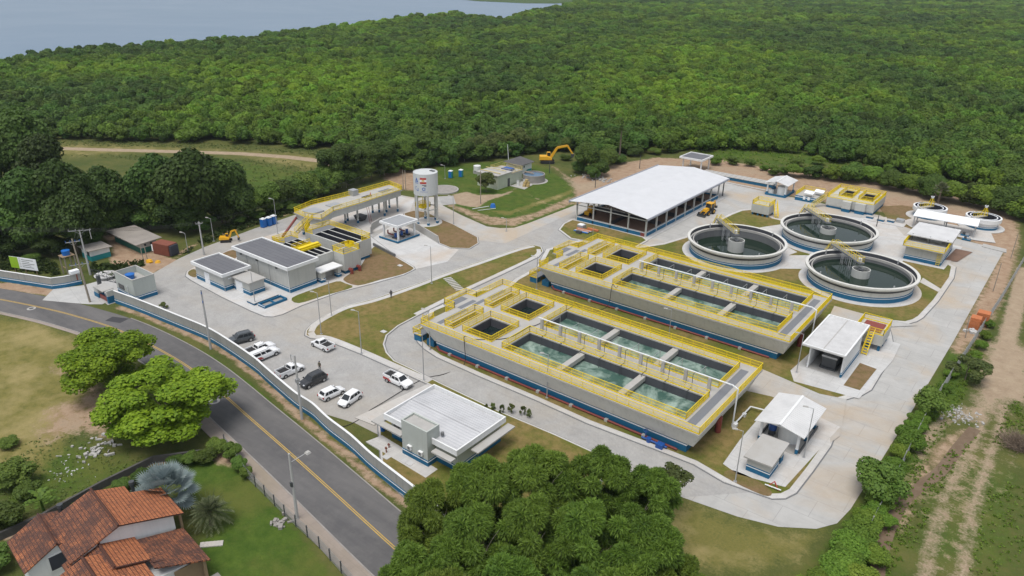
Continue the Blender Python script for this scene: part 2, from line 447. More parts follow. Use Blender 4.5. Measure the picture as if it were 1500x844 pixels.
def paving_mat(name, colA, colB, stain, bw, bh, ang, stain_amt):
    m, nt, b = newmat(name)
    p = wpos(nt)
    mp = nt.nodes.new('ShaderNodeMapping'); mp.inputs['Rotation'].default_value = (0,0,ang); nt.links.new(p, mp.inputs[0])
    br = N(nt,'ShaderNodeTexBrick', i_Scale=1.0); br.inputs['Mortar Size'].default_value = .012*min(bw,bh); br.inputs['Brick Width'].default_value = bw; br.inputs['Row Height'].default_value = bh
    br.inputs['Color1'].default_value = (*colA,1); br.inputs['Color2'].default_value = (*colB,1); br.inputs['Mortar'].default_value = (*[x*.74 for x in colA],1)
    nt.links.new(mp.outputs[0], br.inputs['Vector'])
    nA = noise(nt, p, .06, 6, .6, .8); nB = noise(nt, p, .33, 6, .7, .5); nC = noise(nt, p, 2.4, 4, .7)
    c = mixc(nt, ramp(nt, nB, [(.38,0.0),(.7,.5)]), br.outputs[0], tuple(x*.68 for x in colB))
    c = mixc(nt, ramp(nt, nA, [(.47,0.0),(.66,stain_amt)]), c, stain)
    nD = noise(nt, scalev(nt, p, (.07,.9,1)), 1.0, 5, .6, 1.0); c = mixc(nt, ramp(nt, nD, [(.55,0.0),(.78,.35)]), c, tuple(x*.6 for x in colB))
    c = mixc(nt, ramp(nt, nC, [(.55,0.0),(.8,.25)]), c, tuple(min(.8,x*1.25) for x in colA))
    nt.links.new(c, b.inputs['Base Color']); b.inputs['Roughness'].default_value = .9
    bump(nt, b, nC, .15, .02)
    return m
paving_m = paving_mat('block_paving', (.375,.368,.355), (.335,.33,.32), (.37,.32,.25), .42, .21, .78, .4)
concroad_m = paving_mat('concrete_lane', (.425,.42,.405), (.405,.40,.385), (.42,.33,.23), 6.0, 3.5, 0, .75)
conc_pad = paving_mat('concrete_pad', (.53,.53,.525), (.505,.505,.50), (.44,.35,.26), 3, 2.5, 0, .6)
walk_m = paving_mat('walkway_slabs', (.53,.52,.50), (.50,.49,.475), (.42,.36,.29), 1.2, 1.2, 0, .4)
sidewalk_m = paving_mat('sidewalk_slabs', (.33,.28,.245), (.29,.245,.215), (.24,.20,.14), 2.0, 1.5, .1, .7)
apron_m = paving_mat('gate_apron', (.47,.47,.46), (.43,.43,.42), (.36,.31,.25), 3, 3, .2, .3)
def asphalt_mat():
    m, nt, b = newmat('asphalt')
    p = wpos(nt)
    nA = noise(nt, scalev(nt, p, (.05,.35,1)), 1.0, 5, .6); nB = noise(nt, p, .5, 6, .7); nC = noise(nt, p, 7, 4, .7)
    c = mixc(nt, ramp(nt, nA, [(.35,0.0),(.7,1.0)]), (.085,.083,.085), (.135,.130,.128))
    c = mixc(nt, ramp(nt, nB, [(.45,0.0),(.75,.5)]), c, (.16,.152,.145))
    c = mixc(nt, ramp(nt, nC, [(.55,0.0),(.8,.3)]), c, (.055,.055,.058))
    nt.links.new(c, b.inputs['Base Color']); b.inputs['Roughness'].default_value = .85
    bump(nt, b, nC, .25, .02)
    return m
asphalt = asphalt_mat()
asphalt_new = paint('asphalt_patch', (.045,.045,.05), .85, .2, 3)
line_yellow = paint('line_yellow', (.52,.34,.06), .8, .3, 2.5, dirtcol=(.25,.19,.10))
def water_mat(name, deep, foamc, foam_amt, rough, sc, bumps, spec=.5):
    m, nt, b = newmat(name)
    p = wpos(nt)
    nA = noise(nt, p, sc, 7, .65, 1.8); nB = noise(nt, p, sc*4, 5, .7, 1.2)
    mulm = N(nt,'ShaderNodeMath', operation='MULTIPLY_ADD'); nt.links.new(nB, mulm.inputs[0]); mulm.inputs[1].default_value = .35; nt.links.new(nA, mulm.inputs[2])
    f = ramp(nt, mulm.outputs[0], [(.58,0.0),(.88,foam_amt)])
    nt.links.new(mixc(nt, f, deep, foamc), b.inputs['Base Color'])
    b.inputs['Roughness'].default_value = rough; b.inputs['IOR'].default_value = 1.33; b.inputs['Specular IOR Level'].default_value = spec
    if bumps: bump(nt, b, nB, bumps, .12)
    return m
water_aer = water_mat('water_aerated', (.050,.105,.086), (.42,.53,.47), .82, .3, .17, .6)
water_dark = water_mat('water_dark', (.008,.016,.018), (.05,.07,.07), .35, .12, .5, .25)
water_clar = water_mat('water_clarifier', (.010,.022,.014), (.03,.05,.04), .2, .04, .2, .03)
water_bay = water_mat('water_bay', (.10,.165,.245), (.14,.20,.275), .5, .25, .004, .02, .10)
water_stream = water_mat('water_stream', (.15,.105,.07), (.22,.17,.12), .6, .6, .5, .2, .2)
# ================================================================== THE SETTING
def cover_attr(X, Y):
    """what grows or lies on each ground vertex: r soil, g sand, b dry grass, a lush grass"""
    n = len(X); out = np.zeros((n,4), np.float32)
    def seg(pts):
        d = np.full(n, 1e9)
        for (ax,ay),(bx,by) in zip(pts[:-1], pts[1:]):
            vx, vy = bx-ax, by-ay; L2 = vx*vx+vy*vy or 1e-9
            t = np.clip(((X-ax)*vx+(Y-ay)*vy)/L2, 0, 1)
            d = np.minimum(d, np.hypot(X-ax-t*vx, Y-ay-t*vy))
        return d
    def inside(poly):
        c = np.zeros(n, bool)
        for (ax,ay),(bx,by) in zip(poly, poly[1:]+poly[:1]):
            if ay == by: continue
            c ^= ((ay > Y) != (by > Y)) & (X < (bx-ax)*(Y-ay)/(by-ay)+ax)
        return c
    def area(ch, px, w, soft, amt):
        P = GP(px); d = seg(P+P[:1]); s = np.where(inside(P), d, -d)
        out[:,ch] = np.maximum(out[:,ch], amt*np.clip(.5+s/(2*soft), 0, 1))
    def line(ch, px, half, soft, amt):
        d = seg(GP(px)); out[:,ch] = np.maximum(out[:,ch], amt*np.clip(.5+(half-d)/(2*soft), 0, 1))
    # soil and sand left by the works, behind and to the right of the plant
    area(0, [(806,241),(835,262),(870,252),(900,241),(960,231),(1060,235),(1130,247),(1250,262),(1330,275),(1420,288),(1487,318),(1494,350),(1478,420),(1445,480),(1408,522),(1392,512),(1468,370),(1435,359),(1300,312),(1080,274),(950,264),(842,302),(842,270)], 0, 2.5, .95)
    area(1, [(1200,268),(1300,270),(1400,286),(1470,312),(1440,322),(1340,300),(1230,282)], 0, 6, .62)
    area(1, [(900,243),(985,232),(1100,244),(1180,262),(1120,262),(980,244)], 0, 5, .5)
    area(1, [(815,250),(850,268),(880,262),(905,250),(880,276),(845,285)], 0, 3, .75)
    area(3, [(1225,262),(1300,270),(1390,286),(1440,300),(1300,284)], 0, 3, .62)
    # sandy drive by the old station
    area(1, [(664,285),(684,281),(700,286),(738,284),(760,274),(745,284),(715,294),(700,304),(688,303),(664,298)], 0, 1.2, .95)
    # track across the field on the left
    line(1, [(-80,212),(40,216),(150,219.5),(250,222),(350,225),(420,230),(470,236),(500,244)], 1.9, .8, 1.0)
    area(2, [(-60,205),(100,205),(300,212),(470,222),(500,240),(470,262),(420,250),(300,225),(60,235)], 0, 8, .55)
    area(3, [(300,228),(420,240),(480,262),(450,290),(360,300),(330,270)], 0, 8, .65)
    area(3, [(1010,205),(1120,212),(1260,232),(1250,245),(1130,242),(1010,226)], 0, 6, .8)
    # lower left: dry meadow with a brown bank, gravel and a green fringe
    area(2, [(-80,455),(60,470),(140,500),(150,540),(130,620),(60,700),(-80,700)], 0, 4, .80)
    area(0, [(60,535),(140,530),(190,600),(170,650),(110,640),(40,660),(55,600),(110,580)], 0, 3, .62)
    area(1, [(60,605),(130,600),(140,640),(80,650)], 0, 3, .55)
    area(3, [(-60,540),(40,545),(60,560),(30,585),(-60,590)], 0, 2.5, .7)
    area(3, [(20,660),(60,650),(120,640),(190,660),(240,680),(160,720),(40,760),(-20,740)], 0, 3, .62)
    area(3, [(250,680),(330,665),(365,705),(425,765),(510,870),(250,870),(300,780)], 0, 1.5, .95)
    area(0, [(330,655),(350,690),(300,672),(190,690),(60,770),(0,800),(0,780),(120,720),(220,672)], 0, 1.0, .8)
    # verge between road and boundary wall
    line(0, [(172,450),(208,461),(260,483),(307,503),(339,522),(375,552),(391,566),(431,603),(462,630),(483,648),(516,672),(545,702),(605,745)], .8, .6, .72)
    line(3, [(215,480),(262,500),(310,527),(360,562),(400,598),(429,628),(465,660),(500,690),(530,715),(570,748)], .7, .5, .9)
    line(0, [(0,418),(60,426),(100,432)], 1.6, .8, .8)
    # yard by the shack on the left
    area(0, [(160,385),(165,365),(150,345),(185,340),(240,375),(265,382),(225,400),(215,410)], 0, 1.2, .9)
    area(3, [(130,392),(165,380),(215,385),(190,402),(150,412)], 0, 1.5, .8)
    # right of the plant: green fringe, dirt track with ruts
    area(3, [(1400,505),(1440,485),(1425,560),(1385,640),(1345,720),(1310,860),(1150,860),(1200,800),(1245,745),(1330,610),(1394,505)], 0, 2.0, .80)
    area(2, [(960,700),(1080,755),(1140,770),(1235,760),(1200,820),(1120,850),(960,850)], 0, 3, .60)
    area(3, [(1370,640),(1440,640),(1520,700),(1520,860),(1290,860),(1310,760)], 0, 5, .55)
    line(1, [(1500,395),(1488,450),(1470,520),(1455,570)], 1.5, 1.2, .9)
    line(1, [(1452,575),(1430,640),(1398,700),(1368,780),(1350,870)], 1.1, 1.3, .66)
    line(1, [(1475,570),(1460,640),(1440,700),(1420,770),(1405,870)], 1.1, 1.3, .66)
    area(1, [(1440,500),(1480,490),(1520,520),(1520,600),(1480,590),(1450,620),(1400,618),(1385,605),(1420,590)], 0, 2.5, .72)
    area(1, [(1318,640),(1375,600),(1400,618),(1350,690)], 0, 1.5, .6)
    area(0, [(1330,650),(1520,560),(1520,700),(1450,860),(1330,860)], 0, 6, .42)
    area(0, [(1300,730),(1360,640),(1420,620),(1430,640),(1380,700),(1320,800),(1290,860),(1270,860)], 0, 2.0, .6)
    area(0, [(560,232),(640,250),(640,283),(590,279),(560,262)], 0, 2.0, .75)
    area(0, [(640,258),(690,255),(690,285),(640,285)], 0, 2.0, .25)
    area(3, [(640,240),(760,236),(800,245),(842,275),(842,301),(772,330),(740,334),(660,303),(690,285),(640,285)], 0, 1.5, .9)
    area(0, [(645,298),(677,314),(713,330),(753,333),(772,326),(842,299),(842,284),(778,312),(745,319),(718,316),(694,308),(665,299)], 0, 1.2, .58)
    line(0, [(775,285),(800,298),(815,306)], .5, .5, .6)
    area(2, [(694,306),(745,318),(842,284),(842,275),(745,308)], 0, 1.5, .6)
    area(0, [(260,378),(300,352),(373,330),(432,312),(440,306),(380,326),(310,345),(262,368)], 0, .8, .8)
    return out
def make_ground():
    def axis(a, b, step, far):
        core = list(np.arange(a, b+.01, step)); s = step
        lo, hi = [], []
        x = a
        while x > -far: s *= 1.18; x -= s; lo.append(x)
        s = step; x = b
        while x < far: s *= 1.18; x += s; hi.append(x)
        return np.array(lo[::-1]+core+hi)
    xs, ys = axis(-270, 40, 1.0, 6000), axis(-20, 275, 1.0, 6000)
    Xg, Yg = np.meshgrid(xs, ys); n = Xg.size; nx, ny = len(xs), len(ys)
    co = np.zeros((n,3), np.float32); co[:,0] = Xg.ravel(); co[:,1] = Yg.ravel()
    i = np.arange((nx-1)*(ny-1)); r, c = i//(nx-1), i%(nx-1)
    f = np.stack([r*nx+c, r*nx+c+1, (r+1)*nx+c+1, (r+1)*nx+c], 1)
    me = bpy.data.meshes.new('ground'); me.from_pydata(co.tolist(), [], f.tolist())
    a = me.attributes.new('cover', 'FLOAT_COLOR', 'POINT')
    a.data.foreach_set('color', cover_attr(Xg.ravel(), Yg.ravel()).ravel())
    me.materials.append(ground_m); o = bpy.data.objects.new('ground', me); COL.objects.link(o); struct(o)
make_ground()
# --- bay: everything beyond the mangrove shore
SHORE = [(-500,160),(-200,112),(0,80),(93,65),(213,59),(307,52),(383,46),(500,33),(583,22),(673,18.5),(740,24),(763,16),(827,8),(850,-4)]
def far_pt(u, v): x, y, _ = G(u, max(v,-20), 0); return (x,y)
shore = [G(u, v, 7.0)[:2] for u, v in SHORE[:-1]]
bay = shore + [far_pt(815,-12), far_pt(300,-40), (-5200,2200), (-5200,-900), (-2500,-700)]
w = MB().sheet(bay, .25).build('bay_water', water_bay); struct(w, 'pale grey-blue bay beyond the mangroves')
# --- the public road
ROADC = smooth_line([(-172,34.2),(-154.2,41.2),(-142.1,45.3),(-134.4,47.3),(-127.0,48.8),(-118.3,49.7),(-107.9,50.0),(-99.5,49.6),(-91.6,48.7),(-85.1,47.8),(-73,46.2),(-61.8,44.6),(-48.9,42.7),(-30,40.2),(10,34.5)], 6)
def strip(line, d0, d1):
    a, b = offset_line(line, d0), offset_line(line, d1)
    return a, b
def strip_mb(line, d0, d1, z, mi=0, mb=None):
    mb = mb or MB(); a, b = strip(line, d0, d1); n = len(line)
    mb.add([(p[0],p[1],z) for p in a]+[(p[0],p[1],z) for p in b], [(i, i+1, n+i+1, n+i) for i in range(n-1)], mi); return mb
struct(strip_mb(ROADC, -4.0, 3.9, .014).build('road', asphalt), 'grey two-lane asphalt road')
mb = strip_mb(ROADC, -.18, -.06, .019); strip_mb(ROADC, .06, .18, .019, mb=mb)
struct(mb.build('road_markings', line_yellow), 'double yellow centre line')
# kerb and slab pavement on the house side, kerb on the wall side
def kerb_mb(line, d0, d1, z1):
    mb = MB(); a, b = strip(line, d0, d1); n = len(line)
    vs = [(p[0],p[1],0) for p in a]+[(p[0],p[1],z1) for p in a]+[(p[0],p[1],z1) for p in b]+[(p[0],p[1],0) for p in b]
    fs = []
    for i in range(n-1):
        for k in range(3): fs.append((k*n+i+1, k*n+i, (k+1)*n+i, (k+1)*n+i+1))
    return mb.add(vs, fs)
struct(kerb_mb(ROADC, -4.18, -4.0, .12).build('kerb', stone))
near = [p for p in ROADC if p[0] < -112]; mid = [p for p in ROADC if p[0] > -88]
struct(kerb_mb([p for p in ROADC if p[0] > -128], 3.9, 4.05, .10).build('kerb', stone))
struct(strip_mb([p for p in ROADC if p[0] > -90], -6.1, -4.18, .09).build('sidewalk', sidewalk_m), 'worn slab pavement beside the road')
struct(strip_mb([p for p in ROADC if p[0] < -112], -4.8, -4.18, .05).build('sidewalk', sidewalk_m))
mb = MB()
q = GP([(163,465),(186,469),(178,476),(155,471)]); mb.sheet(GP([(165,464),(189,467),(176,473.5),(154,470)]), .02)
struct(mb.build('road_patch', asphalt_new), 'square dark asphalt repair')
mb = MB()
for u, v, r in ((46,452,.5),(314,588,.55)):
    x, y, _ = G(u, v); mb.cyl((x,y), r+.25, .014, .021, 14, mi=0); mb.cyl((x,y), r*.8, .021, .026, 14, mi=1)
struct(mb.build('road_manhole_covers', [conc, metal_dark]))
# --- paved yard of the plant
yard = GP([(158,447),(178,441),(207,452),(262,476),(311,496),(345,515),(380,546),(412,574),(440,596),(520,620),(560,640),(640,655),(700,700),(810,650),(930,697),(1000,729),(1080,757),(1140,772),(1196,775),(1226,767),(1246,746),(1330,612),(1396,501),(1471,367),(1436,358),(1320,330),(1290,316),(1150,287),(1080,272),(1058,266),(960,262),(842,301),(772,328),(753,334),(733,334.5),(713,332),(677,316),(648,301),(668,299),(664,287),(661,287),(642,288),(608,290),(581,285),(560,283),(500,300),(432,315),(373,335),(300,362),(262,379),(222,402),(200,408),(165,405),(145,413),(125,424)])
struct(MB().sheet(yard, .022).build('yard_paving', paving_m), 'grey block paving of the plant yard')
lane = GP([(1000,729),(1080,757),(1140,772),(1196,775),(1226,767),(1246,746),(1330,612),(1396,501),(1471,367),(1436,358),(1320,330),(1290,316),(1150,287),(1080,272),(1058,266),(1000,262),(1000,300),(900,362),(935,400),(1100,420),(1300,480),(1240,560),(1120,540),(1080,585),(1200,640),(1120,720)])
struct(MB().sheet(lane, .028).build('concrete_road', concroad_m), 'pale concrete lanes at the back and right of the plant')
lane2 = GP([(608,290),(581,285),(560,283),(540,290),(620,340),(700,352),(740,357),(842,310),(850,335),(960,370),(1000,335),(960,262),(842,301),(772,328),(753,334),(733,334.5),(713,332),(677,316),(648,301),(642,288)])
struct(MB().sheet(lane2, .034).build('concrete_road', concroad_m))
struct(MB().sheet(GP([(62,440),(78,424),(122,418),(170,405),(200,420),(150,446),(130,446),(105,444)]), .030).build('gate_apron', apron_m), 'pale concrete apron at the gate')
struct(MB().sheet(GP([(432,318),(560,284),(607,292),(600,312),(590,318),(560,335),(535,345),(480,322)]), .042).build('concrete_apron', conc_pad))
struct(MB().sheet(GP([(545,350),(575,330),(590,322),(640,347),(643,357),(672,366),(655,384),(607,395),(577,376)]), .046).build('concrete_apron', conc_pad))
def gutter(outer):
    # dark tar joint and dust line where the paving meets the kerb
    a, b = ccw(outer), inset(outer, -.17); n = len(a); mb = MB()
    mb.add([(p[0],p[1],.052) for p in a]+[(p[0],p[1],.052) for p in b], [(i, n+i, n+(i+1)%n, (i+1)%n) for i in range(n)])
    struct(mb.build('gutter', conc_dk))
def island(outer, grass_mat, walk=.22, z=.13, name='lawn', kerb_mat=None):
    outer = ccw(outer)
    if z > .1: gutter(outer)
    struct(MB().prism(outer, 0, z).build('kerb', kerb_mat or walk_m))
    struct(MB().sheet(inset(outer, walk), z+.006).build(name, grass_mat))
I1 = GP([(447,492),(448,485),(456,476),(472,465),(505,449),(548,438),(606,418),(650,401),(700,384),(755,365),(780,359),(793,362),(796,369),(789,377),(735,403),(690,424),(648,445),(612,463),(584,478),(567,492),(563,505),(567,517),(578,529),(604,541),(648,563),(694,585),(734,604),(813,637),(870,663),(890,690),(860,740),(700,760),(600,735),(560,700),(553,610),(630,565),(575,540),(528,519),(478,499),(455,496)])
island(I1, lawn_m, .25)
for px, a, b in (([(450,487),(456,477),(472,466),(505,450),(548,439),(606,419),(650,402),(700,385),(755,366),(780,360)],-1.25,-.15),([(449,489),(456,496.5),(478,499),(528,519),(575,540),(626,562)],.15,1.3),([(793,366),(788,377),(735,403),(690,424),(648,445),(612,463)],-1.1,-.15)):
    struct(strip_mb(smooth_line(GP(px),4), a, b, .146).build('walkway', walk_m))
I2 = GP([(272,405),(274,398),(290,388),(345,362),(395,345),(440,330),(470,322),(520,330),(560,360),(580,376),(606,391),(608,395),(592,403),(550,415),(495,429),(442,448),(414,461),(400,464.5),(388,464),(369,456.5),(325,435.5),(280,411)])
gutter(I2)
struct(MB().prism(I2, 0, .11).build('concrete_platform', conc_pad), 'pale concrete platform under the control buildings')
def patch(px, mat, z=.116, name='lawn'): struct(MB().sheet(smooth_line(GP(px),3,True), z).build(name, mat))
patch([(428,437),(438,445),(475,434),(516,422),(506,416),(493,413),(460,424)], lawn_m)
patch([(503,411),(524,419),(556,411),(588,403),(605,395),(601,390),(577,376),(560,367),(548,362),(535,380),(527,392),(512,402)], lawn_brown)
patch([(316,383),(325,373),(340,367),(352,370),(338,384)], lawn_brown)
patch([(277,404),(276,399),(284,395),(292,400),(286,407)], lawn_brown)
island(GP([(592,313),(606,309),(625,311),(645,321),(664,329),(700,348),(701,357),(688,365),(660,364),(643,357),(641,347),(620,340),(590,330)]), lawn_brown, .2)
island(GP([(818,337),(825,328),(838,322),(890,334),(943,348),(949,353),(930,364),(880,358),(835,350)]), lawn_m, .45)
BI = GP([(610,495),(609,486),(630,455),(700,425),(742,420),(755,409),(786,392),(800,366),(850,352),(900,364),(936,362),(970,357),(1010,345),(1050,323),(1068,314),(1084,308),(1104,306),(1135,320),(1160,326),(1290,350),(1330,350),(1400,392),(1397,408),(1374,442),(1352,466),(1343,471.5),(1330,475),(1300,472),(1306,492),(1310,516),(1276,572),(1262,580),(1248,583.5),(1225,590),(1222,612),(1224,634),(1217,654),(1190,692),(1166,723),(1150,731),(1131,731.5),(1060,707),(1016,681),(960,659),(860,621),(785,587),(700,551),(640,524),(622,512),(612,502)])
island(BI, lawn_m, .9)
# dead-end lanes and pads laid over the big island
Z2 = .142
def pad(px, mat=conc_pad, z=Z2, name='concrete_apron', sm=False):
    P = GP(px); struct(MB().sheet(smooth_line(P,4,True) if sm else P, z).build(name, mat))
pad([(1215,463),(1222,449),(1262,460),(1345,478),(1302,480),(1297,488),(1262,477),(1238,473)], concroad_m)
pad([(1086,572),(1092,548),(1112,540),(1200,578),(1240,586),(1230,640),(1216,650),(1214,622),(1130,582)], concroad_m, Z2+.004)
CL = [(-56.7,154.3),(-43.4,176.3),(-30.2,154.3)]
for x, y in CL:
    mb = MB(); mb.cyl((x,y), 11.6, .10, .155, 56); struct(mb.build('concrete_apron', conc_pad))
def wpad(pts, mat=conc_pad, z=.147): struct(MB().sheet(pts, z).build('concrete_apron', mat))
wpad([(-50,158),(-40,166.5),(-37,165),(-40,156),(-47.5,150),(-52,160)])
wpad([(-54,166),(-52,168),(-46,164),(-47,160)], z=.149)
wpad([(-60,163),(-55.5,168),(-51,184),(-53,186),(-58.5,176),(-62,168)], walk_m)
wpad([(-34,178),(-31,173),(-26,171),(-26.5,192),(-36,192)], z=.146)
wpad([(-20.5,163),(-16.5,160),(-16.4,162),(-20.5,166)], walk_m)
for cx, cy, r in ((-28.6,212.2,5.2),(-16.6,212.3,5.2)):
    struct(MB().cyl((cx,cy), r, .02, .15, 40).build('concrete_apron', conc_pad))
struct(MB().sheet([(-33,203.5),(-30,200),(-16,199.5),(-11.8,200.5),(-14,209),(-31,209)], .152).build('concrete_apron', conc_pad))
island(GP([(1287,303),(1322,301),(1340,304),(1336,336),(1304,326)]), lawn_brown, .05, z=.05, kerb_mat=lawn_brown)
pad([(1183,330),(1255,338),(1330,352),(1300,318),(1262,320),(1190,310)], conc_pad, .034)
# sites of the right-hand buildings
wpad([(-28.6,109.8),(-27,106.8),(-17.6,108),(-16.6,124),(-17,131),(-25.5,131.5),(-28,120)], conc_pad, .150)
wpad([(-20.6,110.5),(-18.2,110.6),(-17.9,119.2),(-20.6,119.6)], lawn_brown, .158)
wpad([(-27.4,86.5),(-27,80),(-24.6,79.2),(-19,80.5),(-17.6,98.5),(-22,99.5),(-27.4,97.5)], conc_pad, .150)
pad([(1062,700),(1072,690),(1110,706),(1130,722),(1118,727)], lawn_brown, .150, 'lawn', True)
wpad([(-28.4,173.8),(-18,174),(-17.4,192.5),(-29,193)], conc_pad, .152)
wpad([(-19,180.5),(-16.6,181),(-15,190),(-18.4,190)], soil_bed, .16)
# front kerb of the warehouse site and admin building walks
struct(MB().prism([(-98.2,148.6),(-76.0,148.6),(-76.0,193),(-98.2,193)], 0, .12).build('concrete_platform', conc_pad))
struct(MB().prism(GP([(520,613),(626,564),(648,572),(590,600),(548,624)]), 0, .16).build('walkway', walk_m))
struct(MB().prism([(-66.6,54.0),(-55,53.6),(-55,55.8),(-66.0,56.4)], 0, .15).build('walkway', walk_m))
struct(MB().prism([(-83.3,208.2),(-69.6,207.6),(-69.6,208.6),(-83.3,209.2)], 0, .16).build('kerb', conc_lt))
struct(MB().prism(GP([(1440,358),(1474,366),(1474,371),(1438,362)]), 0, .2).build('kerb', conc_lt))
# stream by the right-hand track
st = smooth_line(GP([(1428,628),(1405,655),(1378,690),(1350,712),(1322,735),(1302,775),(1290,815),(1280,870)]), 5)
struct(strip_mb(st, -.75, .75, .03).build('stream', water_stream), 'narrow muddy stream')
# ================================================================== PROCESS STRUCTURES
def grid_solid(mb, X0, X1, Y0, Y1, z0, z1, holes, mi=0):
    """slab with rectangular openings, one closed skin"""
    xs = sorted({X0,X1,*[h[0] for h in holes],*[h[1] for h in holes]}); ys = sorted({Y0,Y1,*[h[2] for h in holes],*[h[3] for h in holes]})
    def solid(i, j):
        if i < 0 or j < 0 or i >= len(xs)-1 or j >= len(ys)-1: return False
        cx, cy = (xs[i]+xs[i+1])/2, (ys[j]+ys[j+1])/2
        return not any(h[0] < cx < h[1] and h[2] < cy < h[3] for h in holes)
    for i in range(len(xs)-1):
        for j in range(len(ys)-1):
            if not solid(i,j): continue
            a, b, c, d = xs[i], xs[i+1], ys[j], ys[j+1]
            mb.quad((a,c,z1),(b,c,z1),(b,d,z1),(a,d,z1),mi); mb.quad((a,d,z0),(b,d,z0),(b,c,z0),(a,c,z0),mi)
            if not solid(i-1,j): mb.quad((a,d,z0),(a,c,z0),(a,c,z1),(a,d,z1),mi)
            if not solid(i+1,j): mb.quad((b,c,z0),(b,d,z0),(b,d,z1),(b,c,z1),mi)
            if not solid(i,j-1): mb.quad((a,c,z0),(b,c,z0),(b,c,z1),(a,c,z1),mi)
            if not solid(i,j+1): mb.quad((b,d,z0),(a,d,z0),(a,d,z1),(b,d,z1),mi)
    return mb
def inner_walls(mb, h, z0, z1):
    a, b, c, d = h
    mb.quad((a,c,z0),(a,d,z0),(a,d,z1),(a,c,z1)); mb.quad((b,d,z0),(b,c,z0),(b,c,z1),(b,d,z1))
    mb.quad((b,c,z0),(a,c,z0),(a,c,z1),(b,c,z1)); mb.quad((a,d,z0),(b,d,z0),(b,d,z1),(a,d,z1))
    return mb
def stair_mb(mb, a, b, w, n):
    """open tread stair from 3-d point a (bottom) to b (top), width w"""
    a, b = Vector(a), Vector(b); d = b-a; h = Vector((d.x,d.y,0)); L = h.length; h.normalize(); s = Vector((-h.y,h.x,0))*w/2
    for i in range(n):
        t = (i+.5)/n; p = a+d*t; e = h*(L/n*.42)
        z = p.z
        q = [p-s-e, p+s-e, p+s+e, p-s+e]
        mb.slab([(v.x,v.y,z) for v in q], .04)
    for k in (-1,1): mb.tube(tuple(a+s*k), tuple(b+s*k), .07, 4)
    return mb
def stair_rail(mb, a, b, w, h=1.0):
    a, b = Vector(a), Vector(b); d = Vector((b.x-a.x,b.y-a.y,0)).normalized(); s = Vector((-d.y,d.x,0))*w/2
    for k in (-1,1): mb.rail([tuple(a+s*k), tuple(b+s*k)], h=h, toe=False, step=.3)
    return mb
